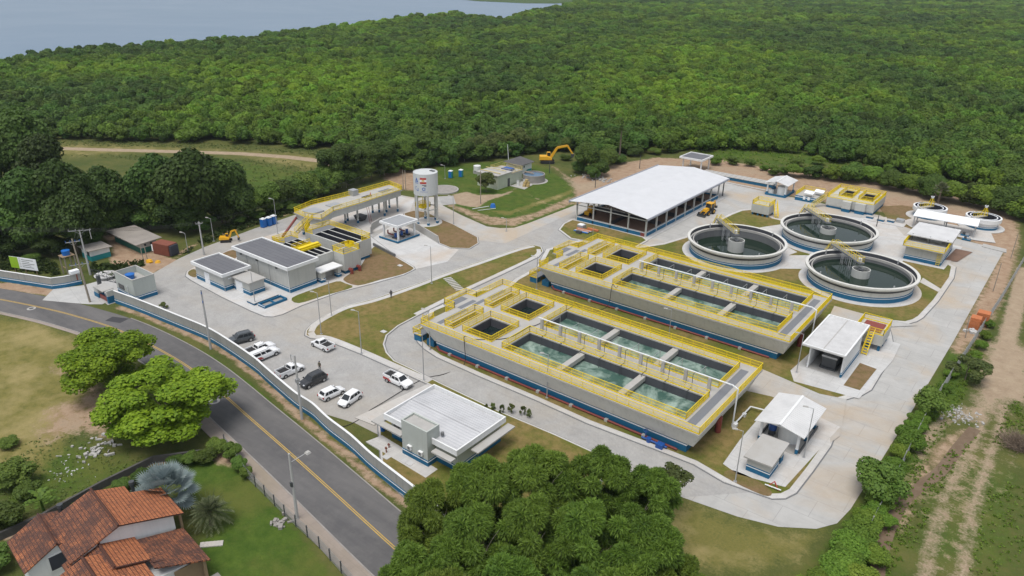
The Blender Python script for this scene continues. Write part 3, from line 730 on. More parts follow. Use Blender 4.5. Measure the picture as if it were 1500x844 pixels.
def aeration_tank():
    t = thing('aeration_tank', 'nearer of the two long concrete aeration basins with yellow railings, beside the paved yard', 'tank', (-55,88.6,0), 'aeration basins with yellow railings')
    Zd = 4.5
    slot = [(-75.7,-74.7,80.5,87.2),(-75.7,-74.7,90.7,97.3)]
    sq = [(-72.2,-66.8,80.7,87.2),(-72.2,-66.8,90.6,97.2)]
    lng = [(-63.8,-33.0,80.2,87.0),(-63.8,-33.0,90.5,97.6)]
    holes = slot+sq+lng
    mb = MB(); mb.frustum((-77.6,-30.9,79.0,98.2), (-79.5,-29.95,77.95,99.4), 1.6, 4.22)
    # hollow: outer skin only, openings lined below
    mb.f = [f for k, f in enumerate(mb.f) if k != 1]; mb.m = mb.m[:len(mb.f)]
    mb.build('wall', wall_tank, t)
    mb = MB()
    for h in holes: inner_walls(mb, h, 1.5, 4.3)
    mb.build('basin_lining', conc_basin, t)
    base = MB().box(-77.3,-31.9,79.2,98.0,0,1.595).box(-82.6,-81.0,79.2,80.6,0,1.2).box(-82.6,-81.0,82.9,84.3,0,1.2).box(-79.6,-78,79.2,80.6,0,1.2).build('blue_base', band_blue, t)
    MB().box(-77.35,-31.85,79.15,98.05,1.18,1.36).build('white_stripe', stripe_white, base)
    mb = MB(); grid_solid(mb, -79.6,-29.8,77.8,99.5,4.24,Zd,holes); mb.box(-82.0,-79.6,86.0,92.0,4.26,4.49); mb.build('deck', conc_lt, t)
    for a in ((-32.4,-31.2,79.6,97.5),(-79.2,-78.3,86.5,90.6),(-77.9,-77.0,80,87),(-78.0,-77.2,89.0,92.0),(-77.9,-77.0,93,97.5),(-81.6,-80.2,86.8,90.4)): MB().box(*a, 4.505, 4.53).build('floor_grating', grating, t)
    e = .12
    MB().rail([(-82.0+e,92-e),(-82.0+e,86+e),(-79.6+e,86+e),(-79.6+e,83.9)], Zd).rail([(-79.6+e,80.9),(-79.6+e,77.8+e),(-29.8-e,77.8+e),(-29.8-e,99.5-e),(-79.6+e,99.5-e),(-79.6+e,92-e),(-82.0+e,92-e)], Zd).build('perimeter_railing', rail_yellow, t)
    for h in slot+sq:
        m = .32 if h in sq else .45
        MB().rail([(h[0]-m,h[2]-m),(h[1]+m,h[2]-m),(h[1]+m,h[3]+m),(h[0]-m,h[3]+m)], Zd, closed=True).build('basin_railing', rail_yellow, t)
    for h in lng:
        MB().rail([(h[0]-.2,h[2]-.2),(h[1]+.2,h[2]-.2),(h[1]+.2,h[3]+.2),(h[0]-.2,h[3]+.2)], Zd, closed=True).build('basin_railing', rail_yellow, t)
    for h in lng: MB().sheet([(h[0],h[2]),(h[1],h[2]),(h[1],h[3]),(h[0],h[3])], 3.0).build('water', water_aer, t)
    for h in sq: MB().sheet([(h[0],h[2]),(h[1],h[2]),(h[1],h[3]),(h[0],h[3])], 2.9).build('water', water_dark, t)
    for h in slot: MB().sheet([(h[0],h[2]),(h[1],h[2]),(h[1],h[3]),(h[0],h[3])], 2.6).build('water', water_dark, t)
    for h in lng:
        for x in (-53.7,-43.1): MB().box(x-.5,x+.5,h[2]-.02,h[3]+.02,3.5,4.2).build('cross_beam', conc, t)
    # air main on short concrete posts along the middle walkway
    xs = [-62.7+3.64*i for i in range(9)]
    for x in xs: MB().box(x-.22,x+.22,88.55,88.95,Zd,Zd+2.05).build('pipe_post', conc_lt, t)
    mb = MB(); zp = Zd+2.16
    mb.tube((-63.4,88.75,zp),(-30.4,88.75,zp),.11,8); mb.tube((-30.4,88.75,zp+.05),(-29.45,88.75,zp-.35),.11,8); mb.tube((-29.45,88.75,zp-.3),(-29.45,88.75,.1),.11,8)
    mb.build('air_main', pipe_white, t)
    for i in range(8):
        x = xs[i]+1.8
        mb = MB(); mb.path([(x,88.75,zp),(x,91.3,zp),(x,91.3,2.6)], .04, 5); mb.build('drop_pipe', metal_grey, t)
        mb = MB(); mb.path([(x-.4,88.75,zp),(x-.4,88.0,zp),(x-.4,88.0,Zd+.1),(x-.4,86.6,Zd+.1),(x-.4,86.6,2.6)], .045, 5, 0); mb.build('drop_pipe', metal_dark, t)
    # red pipe along the foot
    mb = MB(); mb.tube((-76.5,78.8,.35),(-33,78.8,.35),.16,8); mb.tube((-76.9,78.9,.9),(-76.4,78.8,.35),.16,8); mb.build('foot_pipe', pipe_red, t)
    mb = MB(); mb.tube((-30.6,86.4,0),(-30.6,86.4,2.6),.42,12); mb.tube((-30.6,86.4,2.2),(-32,86.4,2.6),.42,12); mb.build('outlet_pipe', pipe_red, t)
    for x in range(-74,-33,6): MB().box(x-.25,x+.25,78.55,79.05,0,.52).build('pipe_block', conc_lt, t)
    # access stair on the left end
    mb = MB(); mb.box(-82.7,-80.9,79.1,84.4,1.2,1.32); stair_mb(mb, (-80.7,83.4,1.3), (-80.0,79.4,4.45), .9, 10)
    st = mb.build('access_stair', grating, t)
    mb = MB(); mb.rail([(-80.9,84.4,1.32),(-82.7,84.4,1.32),(-82.7,79.1,1.32),(-80.9,79.1,1.32)]); stair_rail(mb, (-80.7,83.4,1.3), (-80.0,79.4,4.45), .95); mb.build('stair_railing', rail_yellow, st)
    return t
tankA = aeration_tank()
tankB = copy_tree(tankA, (-54.8,121.3,0), 0, 'farther of the two long concrete aeration basins, in front of the round clarifiers')
MB().box(-35.6,-34.6,77.6,78.5,.05,.75).cyl((-36.9,78.2),.33,.1,.8,12).tube((-38,78.2,.45),(-34.2,78.2,.45),.15,8).tube((-37.6,78.5,.7),(-37.6,78.5,1.5),.07,6).lathe((-37.6,78.5),[(.34,1.45),(.38,1.5),(.34,1.55)],14,closed=True).build('valve_set', pump_blue)
tag(bpy.data.objects['valve_set'], 'bright blue pump and valve set at the foot of the nearer aeration basin', 'pump')
# black hose running over the paving and both basins
hose = [G(476,616)[:2]+(.06,), G(500,626)[:2]+(.06,), G(528,614)[:2]+(.06,), G(540,603)[:2]+(.06,), G(560,592)[:2]+(.2,), G(617,557)[:2]+(.06,), G(650,549)[:2]+(.1,), (-70.2,78.0,.1), (-69.8,77.72,4.4), (-69.6,77.75,5.62), (-68.6,79.6,4.6), (-65.3,83,4.6), (-65.0,88.3,4.6), (-64.4,90.2,4.6), (-63.9,99.3,4.62), (-63.7,99.7,5.5), (-63.3,103,2.4), (-63,109.8,1.0), (-62.6,110.3,4.4), (-62.4,110.4,5.6), (-62.2,111.6,4.6), (-64.3,118,4.6), (-64.0,122.3,4.6)]
tag(MB().path(smooth_line(hose,4), .055, 5).build('power_cable', rubber), 'black temporary cable running from the yard up and over the aeration basins', 'cable')
def clarifier(c, zw, ang0, label):
    t = thing('clarifier', label, 'clarifier tank', (c[0],c[1],0), 'round clarifier tanks')
    prof = [(9.95,1.3),(9.95,2.55),(10.35,2.75),(10.35,3.0),(10.75,3.12),(10.75,3.48),(10.15,3.48),(10.15,3.0)]
    MB().lathe(c, prof, 96).build('wall', wall_tank, t, smooth=False)
    b = MB().lathe(c, [(10.02,.15),(10.02,1.32),(9.9,1.32)], 96).build('blue_base', band_blue, t)
    MB().lathe(c, [(10.05,1.04),(10.05,1.15)], 96).build('white_stripe', stripe_white, b)
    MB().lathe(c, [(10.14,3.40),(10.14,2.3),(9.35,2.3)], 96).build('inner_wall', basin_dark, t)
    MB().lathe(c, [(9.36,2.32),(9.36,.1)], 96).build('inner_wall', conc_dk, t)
    MB().lathe(c, [(9.30,2.85),(9.50,2.85),(9.50,2.3),(9.30,2.3)], 96, closed=True).build('launder_weir', conc, t)
    MB().cyl(c, 9.355, zw-.02, zw, 96).build('water', water_clar, t)
    MB().lathe(c, [(1.75,zw-.4),(1.75,3.3),(1.58,3.3),(1.58,zw-.4)], 40, closed=True).build('centre_well', wall_grey, t)
    mb = MB(); mb.cyl(c,.45,zw-.3,3.2,14)
    for k in range(6):
        a = k*math.pi/3; mb.tube(c+(3.15,), (c[0]+1.6*math.cos(a),c[1]+1.6*math.sin(a),3.15), .07, 4)
    mb.build('well_bridge', metal_dark, t)
    # walkway from the rim to the centre
    a = R(ang0); d = (math.cos(a), math.sin(a)); s = (-d[1], d[0])
    P = lambda r, w, z: (c[0]+d[0]*r+s[0]*w, c[1]+d[1]*r+s[1]*w, z)
    zb = 4.45
    MB().slab([P(11.6,-.55,zb),P(11.6,.55,zb),P(.2,.55,zb),P(.2,-.55,zb)], .28).build('walkway', grating, t)
    MB().rail([P(10.9,.5,zb),P(.3,.5,zb),P(.3,-.5,zb),P(10.9,-.5,zb)], h=1.15, step=.8, toe=False, k_=.75).build('walkway_railing', rail_yellow, t)
    for r in (3.2, 6.2):
        mb = MB()
        for w in (-.5,.5): mb.tube(P(r,w,zw-.5), P(r,w,zb-.2), .07, 4); mb.tube(P(r+.7,w,zw-.5), P(r+.7,w,zb-.2), .07, 4)
        for k in range(3):
            z = zw+.1+k*1.0
            mb.tube(P(r,-.5,z), P(r,.5,min(zb-.2,z+.9)), .035, 4); mb.tube(P(r,.5,z), P(r+.7,.5,min(zb-.2,z+.9)), .035, 4); mb.tube(P(r,-.5,z), P(r+.7,-.5,min(zb-.2,z+.9)), .035, 4)
        mb.build('trestle', metal_grey, t)
    mb = MB(); stair_mb(mb, P(14.6,-.1,.2), P(11.5,-.1,zb-.05), .9, 14)
    sr = mb.build('stair', grating, t)
    stair_rail(MB(), P(14.6,-.1,.2), P(11.5,-.1,zb), .95).build('stair_railing', rail_yellow, sr)
    for k in (60,150,235,320):
        q = R(k); MB().box(c[0]+9.9*math.cos(q)-.12,c[0]+9.9*math.cos(q)+.12,c[1]+9.9*math.sin(q)-.12,c[1]+9.9*math.sin(q)+.12,2.9,3.75).build('bracket', metal_grey, t)
    mb = MB(); mb.obox((c[0]+d[0]*1.1,c[1]+d[1]*1.1), a, .7, .5, zb, zb+.7); mb.build('drive_unit', tank_white, t)
    return t
clarifier(CL[0], .75, 135, 'round clarifier with the lowest dark water, nearest the white-roofed shed')
clarifier(CL[1], 2.05, 135, 'round clarifier filled nearly to the rim, farthest back of the three')
clarifier(CL[2], 1.7, 135, 'round clarifier at the right, beside the flat-roofed blower building')
# ---- drying shed with the big white roof
def drying_shed():
    t = thing('drying_shed', 'long open-sided shed with a big white sheet roof over brown sludge beds', 'shed', (-87.2,171,0))
    X0,X1,Y0,Y1 = -97.0,-77.3,150.6,191.5
    b = MB().box(X0,X1,Y0,Y0+.25,.12,1.15).box(X1-.25,X1,Y0+.25,Y1,.12,1.15).box(X0,X0+.25,Y0+.25,Y1,.12,1.15).box(X0+.25,X1-.25,Y1-.25,Y1,.12,1.15).build('low_wall', band_blue, t)
    MB().box(X0-.02,X1+.02,Y0-.02,Y0+.01,.98,1.10).box(X1-.01,X1+.02,Y0+.02,Y1,.98,1.10).build('white_stripe', stripe_white, b)
    MB().box(X0-.03,X1+.03,Y0-.03,Y0+.28,1.152,1.2).box(X1-.28,X1+.03,Y0+.28,Y1,1.152,1.2).build('wall_cap', conc_lt, b)
    MB().box(X0+.25,X1-.25,Y0+.25,Y1-.25,.12,.75).build('sludge_bed', soil_bed, t)
    mb = MB()
    for k in range(1,5): y = Y0+8.2*k; mb.box(X0+.3,X1-.3,y-.1,y+.1,.76,1.75)
    mb.box(-87.3,-87.1,Y0+.4,Y1-.4,.76,1.72)
    mb.build('bed_partition', liner_black, t)
    for k in range(9):
        y = Y0+.12+k*5.11
        for x in (X0+.12, X1-.12): MB().box(x-.17,x+.17,y-.17,y+.17,.12,4.9).build('column', wall_grey, t)
    for k in (1,2,3): 
        x = X0+k*(X1-X0)/4; MB().box(x-.15,x+.15,Y0,Y0+.3,.12,5.3).build('column', wall_grey, t)
    for x in (X1-.2, X1-3.5): MB().tube((x,195.0,.02),(x,195.0,4.9),.16,10).build('column', metal_dark, t)
    mb = MB(); zr = 6.35; ze = 5.05; xm = -87.3
    mb.slab([(-76.6,149.4,ze),(-76.6,195.9,ze),(xm,195.9,zr),(xm,149.4,zr)], .07)
    mb.slab([(xm-.002,149.4,zr),(xm-.002,195.9,zr),(-98.4,195.9,ze),(-98.4,149.4,ze)], .07)
    roof = mb.build('roof', roof_white, t)
    MB().box(-76.58,-76.35,149.4,195.9,ze-.45,ze-.08).box(-98.65,-98.42,149.4,195.9,ze-.45,ze+.18).build('gutter', paint('gutter_grey',(.30,.32,.37),.5,.1), roof)
    for y in [150.75+5.11*k for k in range(9)]:
        mb = MB(); mb.tube((X0,y,4.85),(X1,y,4.85),.06,4)
        prev = None
        for i in range(11):
            x = X0+(X1-X0)*i/10; z = zr-.15-(abs(x-xm))/(98.4-87.3)*(zr-ze)
            if prev: mb.tube(prev,(x,y,z),.05,4); mb.tube((x,y,z),((x+prev[0])/2,y,4.85),.035,4); mb.tube(prev,((x+prev[0])/2,y,4.85),.035,4)
            prev = (x,y,z)
        mb.build('roof_truss', metal_grey, t)
    mb = MB(); mb.box(X0,X1,Y0-.05,Y0+.1,4.0,4.2); mb.build('tie_beam', wall_grey, t)
    MB().box(X1-1.4,X1-.3,Y0-.03,Y0+.2,.12,1.0).build('access_gate', pipe_red, t)
    return t
drying_shed()
# ---- water tower
def water_tower():
    c = (-124.2,125.2)
    t = thing('water_tower', 'grey cylindrical water tower on six legs with coloured emblems', 'water tower', (c[0],c[1],0))
    MB().cyl(c,3.75,.0,.18,32).build('base_slab', conc_pad, t)
    r = 2.95
    MB().lathe(c,[(.01,7.6),(r,7.6),(r,12.9),(r-.12,12.9),(r-.12,12.82),(.01,12.86)],64).build('drum', paint('tower_grey',(.52,.54,.54),.7,.08,.5,streak=.3), t)
    mb = MB(); mb.box(c[0]+.2,c[0]+1.5,c[1]+1.2,c[1]+1.9,12.85,13.0); mb.build('roof_hatch', metal_dark, t)
    for k in range(6):
        a = R(-90+60*k-8); x, y = c[0]+2.75*math.cos(a), c[1]+2.75*math.sin(a)
        lg = MB().box(x-.2,x+.2,y-.2,y+.2,.18,7.62).build('leg', wall_grey, t)
        MB().box(x-.24,x+.24,y-.24,y+.24,.18,.75).build('blue_foot', band_blue, lg)
        MB().box(x-.225,x+.225,y-.225,y+.225,.75,.95).build('white_stripe', stripe_white, lg)
    mb = MB()
    P = [(c[0]+2.75*math.cos(R(-98+60*k)), c[1]+2.75*math.sin(R(-98+60*k))) for k in range(7)]
    for a, b in zip(P[:-1],P[1:]): mb.tube((a[0],a[1],3.9),(b[0],b[1],3.9),.16,4)
    mb.build('ring_beam', wall_grey, t)
    mb = MB(); q = [(c[0]-2.2,c[1]-1.6),(c[0]+.4,c[1]-1.6),(c[0]+.4,c[1]+1.0),(c[0]-2.2,c[1]+1.0)]
    mb.rail(q,4.05,closed=True,step=.16); mb.prism(q,3.98,4.05)
    mb.rail([(c[0]-1.8,c[1]+.5,4.1),(c[0]-1.8,c[1]+.9,7.4)],step=.15)
    mb.build('ladder_platform', rail_yellow, t)
    # emblems wrapped on the drum: (angle offset along the shell, height)
    rr = r+.012; a0 = R(-45.2)
    def wrap(mb, pts, mi=0, rad=rr):
        mb.add([(c[0]+rad*math.cos(a0+s/r), c[1]+rad*math.sin(a0+s/r), z) for s, z in pts], [tuple(range(len(pts)))], mi)
    def bar(mb, s0, s1, z0, z1, mi=0, rad=rr, n=6):
        for i in range(n):
            a, b = s0+(s1-s0)*i/n, s0+(s1-s0)*(i+1)/n; wrap(mb, [(a,z0),(b,z0),(b,z1),(a,z1)], mi, rad)
    mb = MB(); f0 = -.62-.78; f1 = f0+1.56
    bar(mb,f0,f1,11.62,12.1,0); bar(mb,f0,f1,11.1,11.62,1); bar(mb,f0,f1,10.62,11.1,0)
    wrap(mb,[(f0+.78+.34*math.cos(2*math.pi*i/12),11.36+.34*math.sin(2*math.pi*i/12)) for i in range(12)],2,rr+.01)
    wrap(mb,[(f0+.35,11.36),(f0+.78,11.1),(f0+1.21,11.36),(f0+.78,11.62)],2,rr+.006)
    mb.build('flag_emblem', [ink_red, stripe_white, ink_gold], t)
    mb = MB(); bar(mb,f0+.5,f1,10.2,10.34,0,n=4); bar(mb,f0+1.0,f1,10.02,10.14,0,n=3); mb.build('small_lettering', ink_dark, t)
    mb = MB(); s0 = -.5
    for k in range(6):
        a = k*math.pi/3+.5; u = lambda an, q: (s0+q*math.cos(an), 9.35+q*math.sin(an))
        wrap(mb,[u(a-.42,.22),u(a-.34,.46),u(a+.34,.46),u(a+.42,.22)])
    mb.build('flower_emblem', ink_blue, t)
    mb = MB()
    for i in range(14): bar(mb,s0-.95+i*.136,s0-.95+i*.136+.09,8.62,8.72,0,n=1)
    mb.build('small_lettering', ink_blue, t)
    mb = MB(); s0 = -2.42
    wrap(mb,[(s0-.45,10.9),(s0-.2,10.9),(s0+.08,11.75),(s0+.02,12.15)]); wrap(mb,[(s0+.1,12.0),(s0+.55,10.9),(s0+.25,10.9),(s0-.0,11.55)]); wrap(mb,[(s0-.1,10.9),(s0+.15,10.9),(s0+.08,11.25)])
    bar(mb,s0-.5,s0+.55,10.62,10.74,0,n=3)
    for (a,b,z0,z1) in ((-.5,.0,9.75,9.85),(-.5,-.38,9.0,9.75),(-.1,.45,8.8,8.92),(.33,.45,8.9,9.5),(-.1,.05,8.95,9.2)): bar(mb,s0+a+.1,s0+b+.1,z0,z1,0,n=2)
    mb.build('triangle_emblem', ink_blue, t)
    return t
water_tower()
# ---- small masonry helper
def plinth(t, x0, x1, y0, y1, z0=.11, h=1.0):
    b = MB().box(x0-.02,x1+.02,y0-.02,y1+.02,z0,z0+h).build('blue_plinth', band_blue, t)
    MB().box(x0-.045,x1+.045,y0-.045,y1+.045,z0+h-.28,z0+h-.15).build('white_stripe', stripe_white, b)
def flat_roof(t, x0, x1, y0, y1, z, up=.45, over=.55, m=None, inside=None):
    a = (x0-over, x1+over, y0-over, y1+over)
    mb = MB(); th = .28
    grid_solid(mb, *a, z+.02, z+up+.22, [(a[0]+th,a[1]-th,a[2]+th,a[3]-th)])
    mb.box(a[0]+.3,a[1]-.3,a[2]+.3,a[3]-.3,z+.01,z+.2)
    rf = mb.build('roof', m or wall_white, t)
    MB().box(a[0]+th+.01,a[1]-th-.01,a[2]+th+.01,a[3]-th-.01,z+.21,z+up).build('roof_membrane', inside or membrane, rf)
    return rf
def door(t, x, y, w, z0, h, axis, m=None, leaf=True):
    """flush door set 4 cm proud; axis 'y' = in a wall facing -y, 'x' = facing +x"""
    m = m or stripe_white
    if axis == 'y':
        d = MB().box(x-w/2,x+w/2,y-.07,y+.02,z0,z0+h).build('door', m, t); MB().box(x+w/2-.2,x+w/2-.12,y-.12,y-.07,z0+1.0,z0+1.12).build('handle', metal_dark, d)
    else:
        d = MB().box(x-.02,x+.07,y-w/2,y+w/2,z0,z0+h).build('door', m, t); MB().box(x+.07,x+.12,y+w/2-.2,y+w/2-.12,z0+1.0,z0+1.12).build('handle', metal_dark, d)
    return d
# control buildings with dark roofs
t = thing('electrical_building', 'smaller grey building with a dark flat roof and a white door, nearest the gate road', 'building', (-130,72.5,0), 'grey buildings with dark flat roofs')
MB().box(-135,-125,70.1,75.4,.11,3.25).build('wall', wall_grey, t); plinth(t,-135,-125,70.1,75.4); flat_roof(t,-135,-125,70.1,75.4,3.2)
door(t,-131.0,70.1,1.7,.12,2.3,'y')
MB().box(-124.96,-124.93,71.0,72.1,2.35,2.6).build('sign', stripe_white, t)
MB().tube((-124.7,69.9,.1),(-124.7,69.9,3.2),.05,6).build('downpipe', metal_grey, t)
MB().box(-124.95,-124.9,72.2,73.4,.45,.95).build('vent', stripe_white, t)
t = thing('control_building', 'larger tall grey building with a long dark flat roof and blue base', 'building', (-123,80.7,0), 'grey buildings with dark flat roofs')
MB().box(-132,-114.6,77.6,83.9,.11,5.0).build('wall', wall_grey, t); plinth(t,-132,-114.6,77.6,83.9); flat_roof(t,-132,-114.6,77.6,83.9,4.95)
for x in (-127.3,-123.6,-119.9): MB().tube((x-.9,77.52,.1),(x-.9,77.52,4.9),.04,6).build('downpipe', metal_grey, t)
MB().tube((-114.7,77.5,.1),(-114.7,77.5,4.9),.05,6).build('downpipe', wall_white, t)
for x in (-130,-124.6,-118.2): MB().box(x-.18,x+.18,77.3,77.6,4.35,4.75).build('wall_lamp', metal_dark, t)
t = thing('annex', 'small white-roofed annex with wide white doors beside the two dark roofs', 'building', (-122,73,0))
MB().box(-124.6,-119.4,71.95,75.2,.11,2.6).build('wall', wall_grey, t); plinth(t,-124.6,-119.4,71.95,75.2,h=.95)
MB().box(-124.9,-119.1,71.6,75.5,2.6,2.85).build('roof', conc_lt, t); door(t,-122.9,71.95,2.3,.12,2.1,'y'); 
t = thing('manhole_chamber', 'low blue-sided chamber with a pale concrete lid beside the annex', 'chamber', (-116,72,0), 'low blue chambers by the annex')
MB().box(-117.4,-115.1,69.8,75.2,.11,.5).build('wall', band_blue, t); MB().box(-117.5,-115.0,69.7,75.3,.5,.6).build('lid', conc_pad, t)
t = thing('manhole_chamber', 'open blue-sided chamber with a sunken brown floor and stub posts', 'chamber', (-113.5,72.7,0), 'low blue chambers by the annex')
MB().box(-114.5,-114.3,70.2,75.2,.11,.6).box(-112.6,-112.4,70.2,75.2,.11,.6).box(-114.3,-112.6,70.2,70.4,.11,.6).box(-114.3,-112.6,75.0,75.2,.11,.6).box(-114.3,-112.6,72.6,72.75,.11,.55).build('wall', band_blue, t)
MB().box(-114.28,-112.62,70.42,74.98,.11,.2).build('floor', stone, t); MB().box(-114.54,-112.36,70.16,70.24,.45,.55).box(-114.54,-114.46,70.24,75.2,.45,.55).build('white_stripe', stripe_white, t)
t = thing('porch_shelter', 'white slab-roofed porch with meter cupboards and blue piers, right of the tall dark-roofed building', 'shelter', (-115,87,0))
MB().slab([(-116.3,84.4,2.55),(-113.5,84.2,2.55),(-113.3,89.6,2.55),(-116.3,89.6,2.55)], .22).build('roof', wall_white, t)
for a in ((-115.8,-113.9,84.5,85.6),(-114.9,-113.7,88.6,89.4)): MB().box(*a,.11,2.33).build('pier', wall_grey, t); MB().box(a[0]-.03,a[1]+.03,a[2]-.03,a[3]+.03,.11,.95).build('blue_plinth', band_blue, t); MB().box(a[0]-.05,a[1]+.05,a[2]-.05,a[3]+.05,.66,.78).build('white_stripe', stripe_white, t)
MB().box(-116.0,-115.6,85.6,89.2,.11,2.33).build('cupboard_row', conc, t)
# ---- preliminary treatment: two dark basins with yellow decks, and the elevated channel
def uasb(label, x0, x1, y0, y1, z, org, nb):
    t = thing('treatment_basin', label, 'tank', org, 'dark open treatment basins')
    ho = []
    w = (y1-y0-.4)/nb
    for k in range(nb): ho.append((x0+2.6,x1-.5,y0+.3+k*w,y0+.3+(k+1)*w-.28))
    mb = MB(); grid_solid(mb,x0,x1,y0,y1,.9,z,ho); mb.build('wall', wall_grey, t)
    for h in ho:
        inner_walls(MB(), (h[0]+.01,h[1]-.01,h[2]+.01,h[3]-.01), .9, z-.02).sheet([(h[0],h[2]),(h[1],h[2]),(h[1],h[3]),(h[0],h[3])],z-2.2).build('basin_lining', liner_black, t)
    b = MB().box(x0+.3,x1-.35,y0+.3,y1-.3,0,.9).build('blue_base', band_blue, t); MB().box(x0+.27,x1-.32,y0+.27,y1-.27,.62,.76).build('white_stripe', stripe_white, b)
    MB().box(x0+.2,x0+2.4,y0+.2,y1-.2,z,z+.06).build('platform', grating, t)
    return t
t = uasb('open treatment basin with black channels, behind the long dark roof',-131.0,-116.9,85.6,90.6,4.5,(-124,88,0),3)
MB().rail([(-128.6,85.7),(-131,85.7),(-131,90.5),(-128.6,90.5)],4.55,step=.2).rail([(-131,85.7),(-128.6,87)],4.55).build('railing', rail_yellow, t)
MB().box(-122.4,-121.6,85.6,90.7,4.56,5.25).box(-121.3,-121.1,85.6,90.7,4.56,5.0).build('gantry_beam', rail_yellow, t)
mb = MB()
for k in range(5): mb.box(-124.4+k*.5,-124.25+k*.5,85.7,90.6,4.55,4.7)
mb.rail([(-124.6,85.8),(-124.6,90.5)],4.6,step=.3,h=.8)
mb.build('footbridge', rail_yellow, t)
MB().tube((-131.2,88.5,4.9),(-141.5,100.4,4.6),.28,10).build('inlet_pipe', pipe_red, t)
t = uasb('open treatment basin with four black channels under the elevated channel',-130.8,-117.0,94.0,100.7,4.5,(-124,97.4,0),3)
MB().rail([(-130.7,100.6),(-117.1,100.6),(-117.1,98.2)],4.5,step=.2).rail([(-128.4,94.1),(-130.7,94.1),(-130.7,100.6)],4.5,step=.2).build('railing', rail_yellow, t)
mb = MB(); stair_mb(mb,(-131.5,92.2,4.5),(-133.2,97.6,6.0),.9,8); st = mb.build('stair', grating, t); stair_rail(MB(),(-131.5,92.2,4.5),(-133.2,97.6,6.0),.95,1.1).build('stair_railing', rail_yellow, st)
MB().rail([(-130.7,93.9),(-134,97.5)],4.8,step=.16).rail([(-129.6,93.2),(-132.8,96.9)],4.8,step=.16).build('stair_railing', rail_yellow, t)
t = thing('outlet_chamber', 'square grey outlet box with yellow railed top and two red pipes at its foot', 'chamber', (-115.4,92.5,0))
MB().box(-117.3,-113.7,90.4,94.8,.85,4.5).build('wall', wall_grey, t); b = MB().box(-117.0,-114.0,90.7,94.5,0,.85).build('blue_base', band_blue, t)
MB().rail([(-117.2,90.5),(-113.8,90.5),(-113.8,94.7),(-117.2,94.7)],4.5,closed=True,step=.2).build('railing', rail_yellow, t)
MB().box(-116.6,-114.4,91.2,94.1,4.5,4.58).build('hatch', grating, t)
MB().lathe((-116.8,94.6),[(.95,4.6),(1.0,4.6),(1.0,5.3),(.95,5.3)],20,closed=True).build('round_guard', rail_yellow, t)
for y in (91.6,93.7): MB().tube((-113.9,y,1.0),(-113.0,y,1.0),.33,10).tube((-113.0,y,1.15),(-113.0,y,.0),.33,10).build('pipe', pipe_red, t)
t = thing('elevated_channel', 'elevated grit channel on round columns with a yellow railed deck', 'channel', (-137.5,112,0))
DK = [(-134.5,127.2),(-140.3,128.2),(-140.6,115.6),(-141.6,104.2),(-140.2,98.2),(-135.3,97.6),(-131.3,99.2),(-133.9,104.7),(-133.8,112.4)]
MB().prism(DK,5.72,6.0).build('deck', conc_lt, t)
MB().prism(inset(DK,.35),4.35,5.72).build('channel_body', wall_grey, t)
MB().rail([(p[0],p[1]) for p in inset(DK,.1)],6.0,closed=True,step=.24).build('railing', rail_yellow, t)
for x, y in ((-136.8,114.0),(-139.1,112.0),(-139.9,113.4),(-140.0,121.7),(-139.1,123.1),(-136.0,122.1),(-137.8,124.4),(-139.9,127.4),(-136.0,126.6),(-142.0+.6,101.2),(-140.0,100.2),(-134.6,101.5)):
    cl = MB().cyl((x,y),.24,.02,4.4,12).build('column', wall_grey, t); MB().cyl((x,y),.28,.02,.75,12).build('blue_foot', band_blue, cl); MB().cyl((x,y),.27,.75,.9,12).build('white_stripe', stripe_white, cl)
MB().box(-141.1,-139.3,115.2,116.9,6.0,7.4).build('machine_box', metal_grey, t)
MB().box(-138.8,-135.2,99.6,103,6.02,6.35).build('screen_unit', metal_grey, t); MB().box(-138.6,-136,106,109,6.02,6.2).build('screen_unit', metal_grey, t)
MB().box(-137.3,-136.2,116,118.5,6.02,6.12).build('channel_opening', liner_black, t); MB().box(-138.0,-136.3,122,125.5,6.02,6.06).build('channel_opening', grating, t)
MB().tube((-135.3,115.4,5.9),(-133.4,115.0,.0),.05,5).tube((-135.3,116.0,5.9),(-133.4,115.6,.0),.05,5).build('ladder', pipe_red, t)
MB().cyl((-137.2,118.9),.18,6.0,6.75,8,.02).build('cone', brick, t)
t = thing('grit_bin', 'dark grit skip standing under the elevated channel', 'skip', (-139.6,113.6,0))
MB().frustum((-139.0,-137.0,115,116.8),(-139.3,-136.7,114.8,117),.3,1.3).build('body', metal_dark, t); MB().box(-138.9,-137.1,115.1,116.7,.02,.3).build('skid', rubber, t)
t = thing('pump_canopy', 'slab canopy on four posts over dark pumps beside the water tower', 'canopy', (-122,114,0))
for x, y in ((-119.4,110.9),(-119.5,116.2),(-124.4,111.2),(-124.6,116.6)): MB().box(x-.17,x+.17,y-.17,y+.17,.02,3.6).build('post', wall_white, t)
flat_roof(t,-124.6,-119.3,110.7,116.7,3.55,.35,.35,inside=metal_grey)
MB().box(-124.9,-118.9,110.2,117.1,.02,.14).build('floor_slab', conc, t); MB().box(-118.9,-118.7,110.2,117.1,.14,.5).box(-124.9,-118.7,110.0,110.2,.14,.5).build('kerb', band_blue, t)
